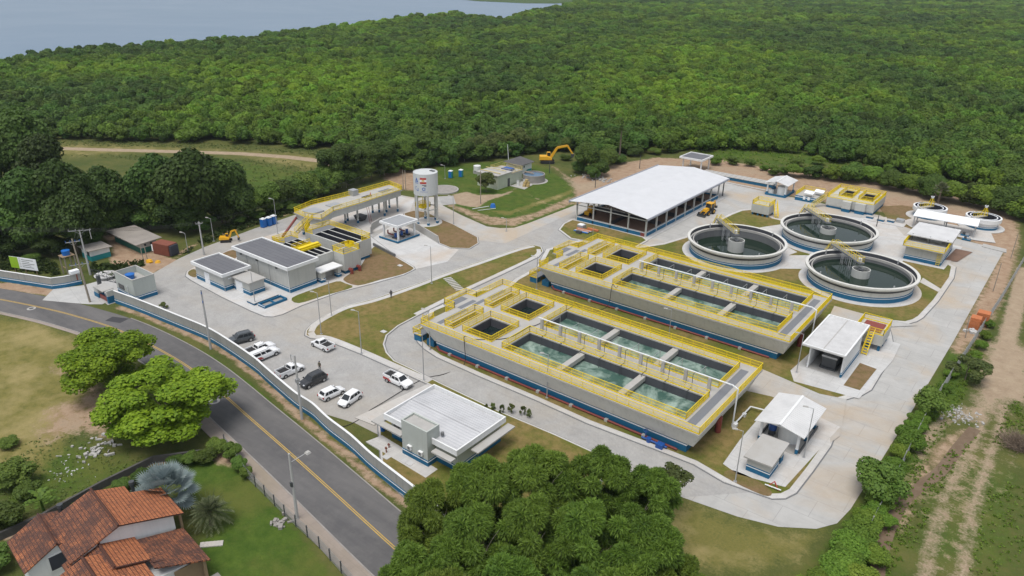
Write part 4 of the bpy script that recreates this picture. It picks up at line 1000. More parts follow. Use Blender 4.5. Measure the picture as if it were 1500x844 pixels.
for k, y in enumerate((112,113.9,115.6)):
    t2 = thing('pump', ('dark blue vertical pump nearest the front post under the slab canopy','middle dark blue pump under the slab canopy','rear dark blue pump under the slab canopy')[k], 'pump', (-121.4,y,0), 'pumps under the slab canopy')
    MB().cyl((-121.4,y),.32,.5,1.5,14).build('motor', pump_blue, t2); MB().box(-122.3,-120.6,y-.35,y+.35,.14,.5).build('base', metal_dark, t2); MB().tube((-122.2,y,.9),(-124.0,y,.9),.17,8).tube((-124.0,y,.9),(-124.0,y,1.7),.17,8).build('pipe', pipe_red, t2)
t = thing('retaining_wall', 'low grey retaining wall curving round the pump canopy', 'wall', (-122,116,0))
mb = MB(); L = [(-128.4,110.6),(-130.2,112.4),(-131.8,117.2),(-126.6,120.4),(-121.5,119.4),(-112.2,116.4)]
for a, b in zip(L[:-1],L[1:]):
    d = Vector((b[0]-a[0],b[1]-a[1])).normalized()*.12; n = Vector((-d.y,d.x))
    mb.prism([(a[0]+n.x-d.x,a[1]+n.y-d.y),(a[0]-n.x-d.x,a[1]-n.y-d.y),(b[0]-n.x+d.x,b[1]-n.y+d.y),(b[0]+n.x+d.x,b[1]+n.y+d.y)],0,1.75)
mb.build('wall', conc_lt, t)
tag(MB().prism([(-122.1,105.5),(-113.3,103.8),(-113.2,104.1),(-122.0,105.8)],0,.75).build('garden_wall', conc_dk), 'thin dark kerb wall edging the brown lawn by the pump canopy', 'wall')
# ================================================================== REST OF THE PLANT
# canopy behind the big shed
t = thing('slab_canopy', 'slab canopy on thin posts standing alone behind the big white shed', 'canopy', (-96,216,0))
for x, y in ((-99.3,214.4),(-93.0,213.8),(-99.6,220.5),(-93.3,220.2)): MB().box(x-.17,x+.17,y-.17,y+.17,0,3.7).build('post', wall_white, t)
flat_roof(t,-99.8,-92.8,213.4,220.8,3.65,.35,.35)
t = thing('blue_channel', 'long low blue-walled channel with pale lids behind the big white shed', 'channel', (-77,213,0))
MB().box(-92,-69.6,211.8,215.4,0,.85).build('wall', band_blue, t)
mb = MB()
for k in range(15): mb.box(-91.9+k*1.5,-90.5+k*1.5,211.7,215.5,.85,.98)
mb.build('lid', conc_lt, t)
# dosing shed with the round tank
def gable_shed(name, label, x0, x1, y0, y1, z, rise, over, posts, org, roofm, axis='y'):
    t = thing(name, label, 'shed', org, None)
    xm = (x0+x1)/2; a, b, c, d = x0-over, x1+over, y0-over, y1+over
    mb = MB(); mb.slab([(b,c,z),(b,d,z),(xm,d,z+rise),(xm,c,z+rise)],.08); mb.slab([(xm-.002,c,z+rise),(xm-.002,d,z+rise),(a,d,z),(a,c,z)],.08)
    rf = mb.build('roof', roofm, t)
    MB().box(xm-.16,xm+.16,c,d,z+rise+.005,z+rise+.05).build('ridge_cap', wall_white, rf)
    for x, y in posts:
        p = MB().box(x-.16,x+.16,y-.16,y+.16,.13,z+.12).build('post', wall_white, t); MB().box(x-.19,x+.19,y-.19,y+.19,.13,.9).build('blue_foot', band_blue, p); MB().box(x-.175,x+.175,y-.175,y+.175,.9,1.05).build('white_stripe', stripe_white, p)
    mb = MB(); mb.tube((x0,y0,z),(x1,y0,z),.09,4).tube((x0,y1,z),(x1,y1,z),.09,4); mb.build('tie_beam', wall_white, t)
    return t
t = gable_shed('dosing_shed','small gabled shed open on all sides with a round white tank, behind the clarifiers',-68.8,-63.3,204.6,211.6,3.5,.8,.6,[(-68.6,204.8),(-63.5,204.8),(-68.6,211.4),(-63.5,211.4)],(-66,208,0),roof_shed)
MB().box(-68.9,-63.2,204.2,211.8,0,.13).build('floor_slab', conc, t); MB().box(-68.9,-63.2,204.1,204.3,0,.6).box(-63.3,-63.1,204.3,211.8,0,.6).box(-68.95,-68.75,204.3,211.8,0,.6).build('low_wall', band_blue, t)
t = thing('storage_tank', 'round white tank inside the gabled shed behind the clarifiers', 'tank', (-64.9,206.2,.13), 'round white tanks in sheds')
MB().cyl((-64.9,206.3),1.35,.13,2.6,28).build('body', tank_white, t); MB().cyl((-64.9,206.3),1.4,2.6,2.75,28,.4).build('lid', tank_white, t)
t = thing('storage_tank', 'small low white tank at the left post of the gabled shed behind the clarifiers', 'tank', (-67.8,205.6,.13), 'round white tanks in sheds')
MB().cyl((-67.8,205.6),.75,.13,1.3,20).build('body', tank_white, t); MB().cyl((-67.8,205.6),.78,1.3,1.4,20,.3).build('lid', tank_white, t)
# yellow railed blocks
t = thing('sludge_chamber', 'raised grey box with yellow railed top and stair on blue stub legs', 'chamber', (-62.5,186,0), 'yellow railed chambers behind the clarifiers')
MB().box(-64.9,-60.3,183.8,188,.8,3.0).build('body', wall_grey, t)
for x in (-64.5,-63.1,-61.8,-60.6): 
    for y in (184.1,187.6): MB().box(x-.18,x+.18,y-.18,y+.18,.13,.8).build('leg', band_blue, t)
MB().rail([(-64.8,183.9),(-60.4,183.9),(-60.4,187.9),(-64.8,187.9)],3.0,closed=True,step=.2).build('railing', rail_yellow, t)
mb = MB(); stair_mb(mb,(-58.6,185.2,.15),(-60.2,187.6,3.0),.8,9); s = mb.build('stair', rail_yellow, t); stair_rail(MB(),(-58.6,185.2,.15),(-60.2,187.6,3.0),.9).build('stair_railing', rail_yellow, s)
t = thing('pump_pit', 'low blue-walled pit with yellow railings and small white pump roofs', 'chamber', (-57,208,0), 'yellow railed chambers behind the clarifiers')
MB().box(-60.6,-54.8,204.6,212,0,1.35).build('wall', band_blue, t); MB().box(-60.64,-54.76,204.56,212.04,.95,1.1).build('white_stripe', stripe_white, t); MB().box(-60.5,-54.9,204.7,211.9,1.35,1.42).build('deck', conc_lt, t)
MB().rail([(-60.5,204.7),(-60.5,211.9),(-54.9,211.9)],1.42,step=.2).build('railing', rail_yellow, t)
for k,(x,y) in enumerate(((-57.2,205.2),(-55.4,208.2))):
    MB().slab([(x-1.2,y-.7,2.5),(x+1.2,y-.7,2.4),(x+1.2,y+1.0,2.75),(x-1.2,y+1.0,2.85)],.08).box(x-1.0,x-.9,y,y+.1,1.42,2.5).box(x+.9,x+1.0,y,y+.1,1.42,2.45).build('small_roof', stripe_white, t)
MB().box(-58.4,-57.8,204.4,204.56,.6,1.4).box(-57.2,-56.6,204.4,204.56,.6,1.4).build('cabinet', stripe_white, t)
t = thing('flotation_tank', 'grey blue-based tank block with a large yellow railed deck at the back', 'tank', (-46,208,0), 'yellow railed chambers behind the clarifiers')
ho = [(-49.6,-46.6,206.5,213.4),(-44.6,-41.4,206.5,213.4)]
mb = MB(); grid_solid(mb,-52.0,-40.0,203.4,215.2,.8,2.85,ho); mb.box(-47.6,-45.4,202.0,203.38,.9,2.8).box(-44.4,-41.9,202.4,203.38,.9,2.8); mb.build('wall', wall_grey, t)
b = MB().box(-51.8,-40.2,203.6,215,0,.8).box(-47.5,-45.5,202.1,203.6,0,.9).box(-44.3,-42,202.5,203.6,0,.9).build('blue_base', band_blue, t); MB().box(-51.84,-40.16,203.56,215.04,.58,.7).build('white_stripe', stripe_white, b)
for h in ho: inner_walls(MB(),(h[0]+.01,h[1]-.01,h[2]+.01,h[3]-.01),.8,2.8).sheet([(h[0],h[2]),(h[1],h[2]),(h[1],h[3]),(h[0],h[3])],1.3).build('basin_lining', liner_black, t)
MB().rail([(-51.9,203.5),(-40.1,203.5),(-40.1,215.1),(-51.9,215.1)],2.85,closed=True,step=.2).build('railing', rail_yellow, t)
for h in ho: MB().rail([(h[0]-.2,h[2]-.2),(h[1]+.2,h[2]-.2),(h[1]+.2,h[3]+.2),(h[0]-.2,h[3]+.2)],2.85,closed=True,step=.22).build('basin_railing', rail_yellow, t)
mb = MB(); stair_mb(mb,(-54.6,200.8,.1),(-52.0,204.6,2.85),.9,9); s = mb.build('stair', metal_grey, t); stair_rail(MB(),(-54.6,200.8,.1),(-52.0,204.6,2.85),.95).build('stair_railing', rail_yellow, s)
t = thing('inspection_chamber', 'low white slab of small blue-edged chambers between the clarifiers and the brown lawn', 'chamber', (-37,201,0))
MB().box(-41,-31.5,198.6,202.4,0,.16).build('slab', conc_pad, t)
for x, y in ((-40,200.8),(-37.2,200.2),(-35,201)):
    b = MB().box(x-.8,x+.8,y-.6,y+.6,.16,.6).build('chamber', band_blue, t); MB().box(x-.85,x+.85,y-.65,y+.65,.6,.7).build('cover', conc_lt, b)
MB().box(-34,-32.2,201.5,203.2,.1,.9).build('tray', metal_grey, t)
# thickeners
def thickener(c, label):
    t = thing('thickener', label, 'thickener tank', (c[0],c[1],0), 'pair of conical-rimmed thickeners')
    MB().lathe(c,[(3.45,.9),(3.45,1.5),(4.0,1.75),(4.0,2.75),(3.85,2.78),(3.6,2.78),(3.6,2.3)],56).build('wall', wall_white, t)
    b = MB().lathe(c,[(3.5,.15),(3.5,.9),(3.4,.9)],56).build('blue_base', band_blue, t); MB().lathe(c,[(3.53,.66),(3.53,.78)],56).build('white_stripe', stripe_white, b)
    MB().lathe(c,[(3.59,2.76),(3.59,2.2),(3.05,2.2)],56).build('channel_lining', paint('liner_navy',(.02,.025,.06),.5,.1) if 'liner_navy' not in MATS else MATS['liner_navy'], t)
    MB().lathe(c,[(3.05,2.1),(3.05,2.8),(2.85,2.8),(2.85,1.2)],56).build('weir', stripe_white, t)
    MB().lathe(c,[(2.84,2.7),(2.84,1.4),(.01,1.3)],56).build('inner_lining', liner_black, t)
    a = R(60); d = (math.cos(a),math.sin(a)); s = (-d[1],d[0]); P = lambda r,w,z: (c[0]+d[0]*r+s[0]*w, c[1]+d[1]*r+s[1]*w, z)
    MB().slab([P(-4.0,-.5,2.9),P(-4.0,.5,2.9),P(.6,.5,2.9),P(.6,-.5,2.9)],.15).build('walkway', conc_lt, t)
    MB().rail([P(-3.2,.5,2.9),P(.6,.5,2.9),P(.6,-.5,2.9),P(-3.2,-.5,2.9)],h=1.2,step=.8,toe=False,k_=.7).tube(P(.5,-.5,2.9),P(.2,-.2,5.0),.07,4).tube(P(.5,.5,2.9),P(.2,.2,5.0),.07,4).tube(P(-.6,.5,2.9),P(-.1,.2,5.0),.07,4).tube(P(-.6,-.5,2.9),P(-.1,-.2,5.0),.07,4).build('frame', rail_yellow, t)
    MB().cyl(P(0,0,0)[:2],.3,5.0,5.5,12).cyl(P(0,0,0)[:2],.42,5.35,5.5,12).build('drive_motor', stripe_white, t)
thickener((-28.6,212.4),'thickener tank with a yellow frame, left of the pair at the back right')
thickener((-16.5,212.4),'thickener tank with a yellow frame, right of the pair beside the earth bank')
t = thing('flat_canopy', 'long narrow white flat canopy in front of the two thickeners', 'canopy', (-23,203,0))
MB().slab([(-30.2,200.0,3.15),(-16.2,200.9,3.15),(-16.6,206.7,3.35),(-30.4,205.9,3.35)],.16).build('roof', stripe_white, t)
for x, y in ((-29.8,200.5),(-23.2,201),(-16.7,201.3),(-29.9,205.4),(-23.3,205.8),(-17,206.2)): MB().box(x-.12,x+.12,y-.12,y+.12,.1,3.05).build('post', metal_grey, t)
for k,(x,y) in enumerate(((-26.5,203),(-21,203.4),(-18.4,201.5),(-17.6,198.4))):
    t = thing('dosing_pump', ('blue skid pump under the left half of the long white canopy','blue skid pump under the middle of the long white canopy','blue skid pump under the right end of the long white canopy','blue-edged equipment base just beside the blower building')[k], 'pump', (x,y,.1), 'skid pumps near the thickeners')
    MB().box(x-.9,x+.9,y-.5,y+.5,.15,.4).build('base', band_blue, t); MB().cyl((x-.3,y),.28,.4,1.0,12).build('motor', metal_dark, t); MB().box(x+.1,x+.8,y-.35,y+.35,.4,.8).build('housing', metal_grey, t)
# blower building with the yellow balcony
t = thing('dewatering_building', 'grey and blue block with a yellow balcony and flat sheet roof at the right', 'building', (-23,182,0))
MB().box(-26.4,-19.0,175.4,188.2,.15,3.3).build('wall', wall_grey, t); plinth(t,-26.4,-19.0,175.4,188.2,.15,1.05)
MB().box(-27.0,-18.6,174.4,188.4,3.3,3.45).build('balcony_floor', conc_lt, t)
MB().rail([(-26.9,174.5),(-18.7,174.5),(-18.7,188.3),(-26.9,188.3)],3.45,closed=True,step=.2).build('railing', rail_yellow, t)
for x in (-26.2,-22.7,-19.2):
    for y in (179.3,188.0): MB().box(x-.12,x+.12,y-.12,y+.12,3.45,5.0).build('post', metal_dark, t)
MB().slab([(-27.3,178.4,4.95),(-18.2,178.6,4.95),(-18.2,188.8,5.1),(-26.9,188.8,5.1)],.22).build('roof', roof_shed, t)
MB().box(-23.5,-20.5,181,186,3.45,4.5).build('press_machine', metal_grey, t)
mb = MB()
for k in range(8): mb.box(-19.9,-19.3,175.1,175.25,.5+k*.37,.56+k*.37)
mb.tube((-19.95,175.15,.2),(-19.95,175.15,4.2),.04,4).tube((-19.25,175.15,.2),(-19.25,175.15,4.2),.04,4); mb.build('ladder', rail_yellow, t)
# container shelter building
t = thing('blower_building', 'open-ended white building with a pale slab roof and a dark machine inside', 'building', (-24,117.5,0))
X0,X1,Y0,Y1 = -27.0,-21.6,112.6,122.4
MB().box(X0,X0+.25,Y0,Y1,.15,4.3).box(X1-.25,X1,Y0,Y1,.15,4.3).box(X0+.25,X1-.25,Y1-.25,Y1,.15,4.3).build('wall', wall_white, t)
b = MB().box(X1-.24,X1+.03,Y0-.03,Y1+.03,.15,1.0).build('blue_plinth', band_blue, t); MB().box(X1-.2,X1+.05,Y0-.05,Y1+.05,.75,.87).box(X0-.05,X0+.2,Y0-.05,Y1+.05,.75,.87).build('white_stripe', stripe_white, b)
MB().box(X0+.25,X1-.25,Y0,Y1-.25,.15,.2).build('floor', conc, t)
rf = MB().box(-28.0,-21.3,111.4,125.2,4.3,4.5).build('roof', slab_tile, t); MB().box(-28.0,-27.75,111.4,125.2,4.502,4.66).box(-21.55,-21.3,111.4,125.2,4.502,4.66).box(-27.75,-21.55,111.4,111.65,4.502,4.66).box(-27.75,-21.55,124.95,125.2,4.502,4.66).build('parapet', wall_white, rf)
MB().box(-24.9,-24.75,111.7,124.9,4.5,4.53).build('roof_joint', conc, rf)
t = thing('generator', 'dark grey machine set standing inside the open-ended white building', 'generator', (-24.2,115.5,0))
MB().box(-25.4,-22.8,113.8,118.4,.2,.5).build('skid', metal_dark, t); MB().box(-25.2,-23.0,114.0,118.2,.5,2.2).build('housing', metal_dark, t); MB().box(-25.3,-22.9,113.9,116,2.2,2.5).build('cowl', metal_grey, t)
t = thing('filter_tank', 'raised grey tank with yellow railed top and blue legs beside the open-ended white building', 'tank', (-21,128,0))
MB().box(-23.6,-19.0,125.6,131.0,1.2,3.1).build('body', wall_grey, t)
for x in (-23.2,-21.2,-19.4):
    for y in (126,128.3,130.6): MB().box(x-.2,x+.2,y-.2,y+.2,.15,1.2).build('leg', band_blue, t)
MB().rail([(-23.5,125.7),(-19.1,125.7),(-19.1,130.9),(-23.5,130.9)],3.1,closed=True,step=.18).build('railing', rail_yellow, t)
MB().box(-22.9,-19.7,126.4,130.2,3.1,3.3).build('deck', pipe_red, t); 
mb = MB(); stair_mb(mb,(-20.9,122.9,.2),(-20.9,125.6,3.1),.8,8); s = mb.build('stair', rail_yellow, t); stair_rail(MB(),(-20.9,122.9,.2),(-20.9,125.6,3.1),.85).build('stair_railing', rail_yellow, s)
# gabled chemical shed and kiosk
t = gable_shed('chemical_shed','gabled white sheet roof on blue-footed posts near the bottom right bend',-25.4,-20.2,88.1,95.8,3.4,.75,.75,[(-25.3,88.2),(-20.3,88.2),(-25.3,95.6),(-20.3,95.6),(-20.3,91.9),(-25.3,91.9)],(-22.8,92,0),roof_shed)
MB().box(-25.7,-19.9,87.8,96.1,.13,.2).build('floor_slab', conc, t); MB().box(-20.1,-19.9,88.4,96,.2,.6).box(-25.7,-25.5,88.4,96,.2,.6).build('low_wall', metal_dark, t)
t = thing('storage_tank', 'wide round white tank under the gabled roof near the bottom right bend', 'tank', (-22.4,90.6,.2), 'round white tanks in sheds')
MB().cyl((-22.3,91),1.45,.2,2.5,28).build('body', tank_white, t); MB().cyl((-22.3,91),1.5,2.5,2.65,28,.5).build('lid', tank_white, t)
t = thing('storage_tank', 'dark blue small tank beside the wide white one under the gabled roof', 'tank', (-24.5,90.3,.2))
MB().cyl((-24.5,90.6),.55,1.0,2.3,16).build('body', pump_blue, t); MB().box(-24.9,-24.1,90.2,91,.2,1.0).build('stand', metal_dark, t)
t = thing('kiosk', 'small grey kiosk with blue base and pale slab roof beside the gabled shed', 'kiosk', (-22.7,83.3,0))
MB().box(-24.2,-21.2,80.7,83.9,.13,2.3).box(-21.6,-21.2,84.7,85.7,.13,2.3).build('wall', wall_grey, t); plinth(t,-24.2,-21.2,80.7,83.9,.13,.95); MB().slab([(-24.6,80.2,2.4),(-20.9,80.3,2.4),(-20.9,86.4,2.6),(-24.5,86.3,2.6)],.2).build('roof', conc_lt, t)
MB().box(-21.63,-21.17,84.67,85.73,.13,1.05).build('blue_plinth', band_blue, t)
t = thing('barrier_stand', 'red and white folding barrier on the pavement corner in front of the kiosk', 'barrier', G(1131,716)[:2]+(0,))
x, y = G(1132,717)[:2]
MB().tube((x-.7,y,.14),(x,y+.2,1.1),.06,5).tube((x+.7,y,.14),(x,y+.2,1.1),.06,5).tube((x,y+.9,.14),(x,y+.2,1.1),.06,5).build('legs', ink_red, t); MB().tube((x-1.0,y-.1,.35),(x+1.0,y-.1,.45),.08,5).build('bar', stripe_white, t)
# white pipe from the basin to the gabled shed
tag(MB().path([(-29.3,89.2,.6),(-29.2,94.6,.7),(-26.2,95.2,.7)],.11,8).box(-29.6,-28.9,88.7,89.4,0,.75).box(-29.5,-29.0,92.2,92.7,0,.6).build('white_pipe', pipe_white), 'white pipe on concrete blocks between the nearer basin and the gabled shed', 'pipe')
# ---- administration building (bottom centre)
t = thing('office_building', 'low pale office building with white sheet roofs and a square tower, beside the car park', 'building', (-58.5,60.5,0))
mb = MB(); mb.box(-64.6,-52.6,57.0,65.6,.1,3.25); mb.box(-65.3,-64.6,58,64.6,.1,2.4); mb.build('wall', wall_pale, t)
plinth(t,-64.6,-52.6,57.0,65.6,.1,1.0)
mb = MB(); grid_solid(mb,-65.2,-52.0,56.2,66.0,3.27,4.1,[(-65.0,-52.2,56.4,65.8)]); par = mb.build('parapet', wall_white, t)
MB().slab([(-64.98,61.4,3.95),(-52.22,61.4,3.95),(-52.22,65.78,3.5),(-64.98,65.78,3.5)],.1).slab([(-64.98,56.42,3.5),(-52.22,56.42,3.5),(-52.22,61.398,3.95),(-64.98,61.398,3.95)],.1).build('roof', roof_admin, t)
MB().box(-64.9,-52.3,61.2,61.6,3.96,4.0).build('ridge_cap', roof_admin, t)
for a in ((-66.6,-65.22,55.2,62.4),(-65.2,-61.0,55.2,56.18),(-51.98,-50.75,58.8,66.4),(-55.6,-52.2,55.3,56.18)): MB().box(*a,2.7,2.9).build('awning_slab', conc_lt, t)
tw = MB(); tw.box(-60.9,-56.3,55.4,57.7,.1,5.0); grid_solid(tw,-60.9,-56.3,55.4,57.7,5.002,5.4,[(-60.7,-56.5,55.6,57.5)]); tw = tw.build('tower_block', wall_pale, t)
MB().box(-60.68,-56.52,55.62,57.48,5.003,5.15).build('tower_roof', conc, tw); MB().box(-60.94,-56.26,55.36,57.74,.1,1.05).build('blue_plinth', band_blue, tw); MB().box(-60.97,-56.23,55.33,57.77,.78,.9).build('white_stripe', stripe_white, tw)
for x in (-59.4,-57.4): a = MB().box(x-.35,x+.35,55.05,55.4,1.55,2.1).build('air_conditioner', wall_white, t); MB().box(x-.22,x+.22,55.03,55.05,1.62,2.04).build('fan_grille', conc_dk, a)
for x in (-63.9,-62.6): a = MB().box(x-.35,x+.35,56.7,57.0,1.2,1.75).build('air_conditioner', wall_white, t)
for k,(x) in enumerate((-63.6,-62.0)): w = MB().box(x-.5,x+.5,56.93,57.02,1.9,2.6).build('window', glass, t)
for y in (59,61.2,63.4): w = MB().box(-65.36,-65.28,y-.6,y+.6,1.2,2.2).build('window', glass, t)
MB().tube((-55.9,57.8,3.9),(-55.9,57.8,4.3),.25,8).build('vent_pipe', conc_dk, t)
t = thing('waste_bin', 'small blue bin on the lawn beside the office building', 'bin', G(560,631)[:2]+(0,))
x, y = G(561,632)[:2]; MB().cyl((x,y),.3,.0,.85,12,.36).build('body', plastic_blue, t); MB().cyl((x,y),.38,.85,.95,12,.3).build('lid', plastic_blue, t)
for k,(u,v,lab) in enumerate(((566,664,'short brown post beside the office building path'),(565,660,'short brown post with tap, second by the office building path'))):
    x, y = G(u,v)[:2]; tag(MB().tube((x,y+k*.6,0),(x,y+k*.6,1.0-.2*k),.09,6).box(x-.15,x+.15,y+k*.6-.1,y+k*.6+.1,.7-.2*k,.9-.2*k).build('post', rust), lab, 'post')
covers = [(605,656),(566,671),(592,676),(600,680),(478,498),(562,487),(582,540),(586,390),(545,614)]
for k,(u,v) in enumerate(covers):
    x, y = G(u,v)[:2]; o = MB().box(x-.5,x+.5,y-.4,y+.4,.0,.2).build('inspection_cover', conc_pad); tag(o, 'small pale concrete inspection cover set in the grass', 'inspection cover', 'concrete inspection covers')
# steps down the lawn bank
x0, y0 = -96.2, 102.3
mb = MB()
for k in range(9): a = (x0+k*.72, y0-k*.33); mb.obox(a, R(-24.6), .34, 1.7, .1, .26)
tag(mb.build('garden_steps', walk_m), 'white concrete steps set into the lawn bank between the two roads', 'steps')
# ---- old station behind the tower
t = thing('old_pump_house', 'old pale pump house with yellow pipe rails on its roof, on the grass mound', 'building', (-132.4,164.5,0))
MB().box(-136.4,-128.9,158.6,164.8,0,3.9).box(-137.0,-129.4,164.8,170.6,0,3.1).build('wall', paint('wall_old_green',(.46,.50,.40),.85,.15,.6,streak=.5), t)
MB().box(-136.7,-128.6,158.3,165.1,3.9,4.1).box(-137.3,-129.1,165.1,170.9,3.1,3.3).build('roof', conc_lt, t)
MB().rail([(-137.2,165.3),(-129.3,165.3),(-129.3,170.7),(-137.2,170.7)],3.3,closed=True,step=.35).path([(-136.5,160,4.4),(-129.0,160,4.4)],.12,6).path([(-136.5,162.6,4.6),(-129.0,162.6,4.6)],.1,6).build('railing', paint('rail_old_yellow',(.55,.45,.16),.6,.2,1), t)
MB().box(-134,-131,166.5,169,3.3,3.9).build('machine', pump_blue, t)
door(t,-128.9,163.6,1.0,.05,2.3,'x',metal_dark)
t = thing('brick_tank', 'round grey block tank of pale water beside the old pump house', 'tank', (-126.9,173.2,0))
MB().lathe((-126.9,173.0),[(3.3,0),(3.3,2.15),(3.05,2.15),(3.05,1.7)],48).build('wall', stone, t); MB().cyl((-126.9,173.0),3.06,1.6,1.75,48).build('water', water_bay, t)
MB().box(-130.0,-126.9,172.6,173.2,2.16,2.26).build('plank', wood, t); MB().lathe((-126.9,173.0),[(3.3,.02),(4.2,.02)],40).build('apron', conc, t)
t = thing('white_hut', 'small white building with a dark sloping roof behind the old pump house', 'building', (-136,178,0))
MB().box(-138.4,-134.0,174.4,181.4,0,2.9).build('wall', wall_white, t); MB().slab([(-133.3,173.7,2.95),(-133.3,182.1,2.95),(-139.0,182.1,3.7),(-139.0,173.7,3.7)],.12).build('roof', roof_dark, t)
for y in (175.6,177.6): MB().box(-134.03,-133.97,y-.25,y+.25,1.7,2.3).build('window', ink_dark, t)
MB().box(-134.02,-133.96,178.8,181.3,.05,.9).build('blue_plinth', plastic_teal, t)
for k,(x,y,lab) in enumerate(((-127.2,165.8,'white drum nearest the old pump house door'),(-126.2,167.6,'white drum farther from the door, beside the block tank'))):
    t = thing('drum', lab, 'drum', (x,y,0), 'white drums by the old pump house'); MB().cyl((x,y),.42,.1,1.5,16).build('body', tank_white, t); MB().cyl((x,y),.44,1.5,1.6,16).build('lid', metal_grey, t)
tag(MB().prism([(-128.7,163.9),(-123.3,163.8),(-124.3,169.0),(-128.7,170.4)],.0,.1).build('paved_pad', conc_lt),'pale slab pad in front of the old pump house door','slab')
t = thing('crate_stack', 'stack of yellowish wooden crates on the pad beside the block tank', 'crates', (-124.6,166,0.1))
for i,(dx,dy,z) in enumerate(((0,0,.1),(1.0,.4,.1),(.4,1.1,.1),(.1,.2,.8),(.8,.7,.8),(.4,.5,1.5))): MB().box(-125.4+dx,-124.6+dx,165.6+dy,166.3+dy,z,z+.68).build('crate', paint('crate_wood',(.48,.36,.16),.8,.2,3) if i == 0 else MATS['crate_wood'], t)
t = thing('white_tank', 'small white tank on a stand at the far side of the old pump house', 'tank', G(699,254)[:2]+(0,)); x,y = G(699,254)[:2]
MB().cyl((x,y),1.1,1.0,2.4,18).build('body', tank_white, t); MB().box(x-.9,x+.9,y-.9,y+.9,0,1.0).build('stand', conc, t)
t = thing('filled_basin', 'low round basin of grey gravel on the grass behind the water tower', 'basin', G(655,279)[:2]+(0,)); x,y = G(650,279)[:2]
MB().lathe((x,y),[(4.2,0),(4.2,.4),(3.9,.4),(3.9,.3)],36).build('rim', conc_lt, t); MB().cyl((x,y),3.91,.2,.32,36).build('gravel', stone, t)
# ================================================================== BOUNDARY, STREET FURNITURE, VEHICLES
def ribbon_wall(t, line, h, th=.2, base=.95):
    """wall following a line: grey above, blue foot, white stripe, cap"""
    def rib(d0, d1, z0, z1):
        mb = MB(); a, b = offset_line(line,d0), offset_line(line,d1); n = len(line)
        vs = [(p[0],p[1],z0) for p in a]+[(p[0],p[1],z1) for p in a]+[(p[0],p[1],z1) for p in b]+[(p[0],p[1],z0) for p in b]
        fs = [(k*n+i+1,k*n+i,((k+1)%4)*n+i,((k+1)%4)*n+i+1) for i in range(n-1) for k in range(4)]
        fs += [(0,n,2*n,3*n),(n-1,4*n-1,3*n-1,2*n-1)]
        return mb.add(vs, fs)
    rib(-th/2,th/2,0,h).build('wall', wall_road, t)
    b = rib(-th/2-.025,th/2+.025,0,base).build('blue_foot', band_blue, t)
    rib(-th/2-.045,th/2+.045,base-.26,base-.14).build('white_stripe', stripe_white, b)
    rib(-th/2-.05,th/2+.05,h,h+.07).build('coping', wall_white, t)
t = thing('boundary_wall', 'long curving grey boundary wall with blue foot and white stripe beside the road', 'wall', (-100,56.3,0), 'grey boundary walls with blue foot')
ribbon_wall(t, smooth_line([(-136.0,54.2),(-128.3,55.2),(-117.7,56.2),(-109.2,56.9),(-102.3,56.6),(-94,55.8),(-90.2,55.1),(-81.4,53.6),(-78.7,53.4),(-76.3,53.2),(-72,52.3),(-66.6,51.6),(-61.1,50.5),(-53,49.4),(-44,48.0)],4), 2.55)
t = thing('boundary_wall', 'shorter grey boundary wall with a white emblem board, left of the gate', 'wall', (-156,48,0), 'grey boundary walls with blue foot')
ribbon_wall(t, [(-172,41.6),(-163.8,44.7),(-156.4,47.7),(-151.6,49.6),(-150.6,51.6),(-149.9,54.3)], 2.3)
# emblem board on the short return, facing the road (normal +x)
d = Vector((-149.9+151.6,54.3-49.6,0)).normalized(); nrm = Vector((d.y,-d.x,0))
def facing(mb, o, dx, w0, w1, z0, z1, off, mi=0):
    p = [o+dx*w0+nrm*off, o+dx*w1+nrm*off]; mb.quad((p[0].x,p[0].y,z0),(p[1].x,p[1].y,z0),(p[1].x,p[1].y,z1),(p[0].x,p[0].y,z1),mi)
o0 = Vector((-151.6,49.6,0))
mb = MB(); 
for off in (.17,.13): facing(mb,o0,d,1.0,2.35,.85,2.2,off)
mb.build('emblem_board', stripe_white, t)
mb = MB()
for w0,w1,w2,w3 in ((1.2,1.45,1.72,1.62),(1.78,1.70,2.0,2.2),):
    q = [o0+d*w0+nrm*.185, o0+d*w1+nrm*.185, o0+d*w2+nrm*.185, o0+d*w3+nrm*.185]
    zz = (1.05,1.05,2.0,2.0) if w0 < 1.5 else (2.0,1.75,1.05,1.05)
    mb.add([(v.x,v.y,z) for v,z in zip(q,zz)],[(0,1,2,3)])
facing(mb,o0,d,1.4,1.95,1.2,1.34,.185); mb.build('triangle_emblem', ink_dark, t)
mb = MB()
for off in (.17,.13): facing(mb,o0,d,3.3,4.5,1.0,2.3,off)
mb.build('notice_board', rust, t)
tag(MB().box(-150.6,-149.5,52.6,54.2,2.6,3.2).build('sign_board', stripe_white), 'white name board on top of the wall left of the gate', 'sign')
t = thing('billboard', 'green and white works billboard standing behind the left wall', 'billboard', (-162,48.5,0))
bd = Vector((6.1,2.5,0)).normalized(); bn = Vector((bd.y,-bd.x,0)); b0 = Vector((-163.6,47.2,0))
def bquad(mb,w0,w1,z0,z1,off,mi=0):
    a, b = b0+bd*w0+bn*off, b0+bd*w1+bn*off; mb.quad((a.x,a.y,z0),(b.x,b.y,z0),(b.x,b.y,z1),(a.x,a.y,z1),mi)
a, b = b0, b0+bd*6.6
MB().prism([(a.x,a.y),(b.x,b.y),(b.x-bn.x*.08,b.y-bn.y*.08),(a.x-bn.x*.08,a.y-bn.y*.08)],2.2,4.6).build('panel', stripe_white, t)
mb = MB(); bquad(mb,0,2.1,2.2,4.6,.012); mb.build('green_field', lime, t)
mb = MB()
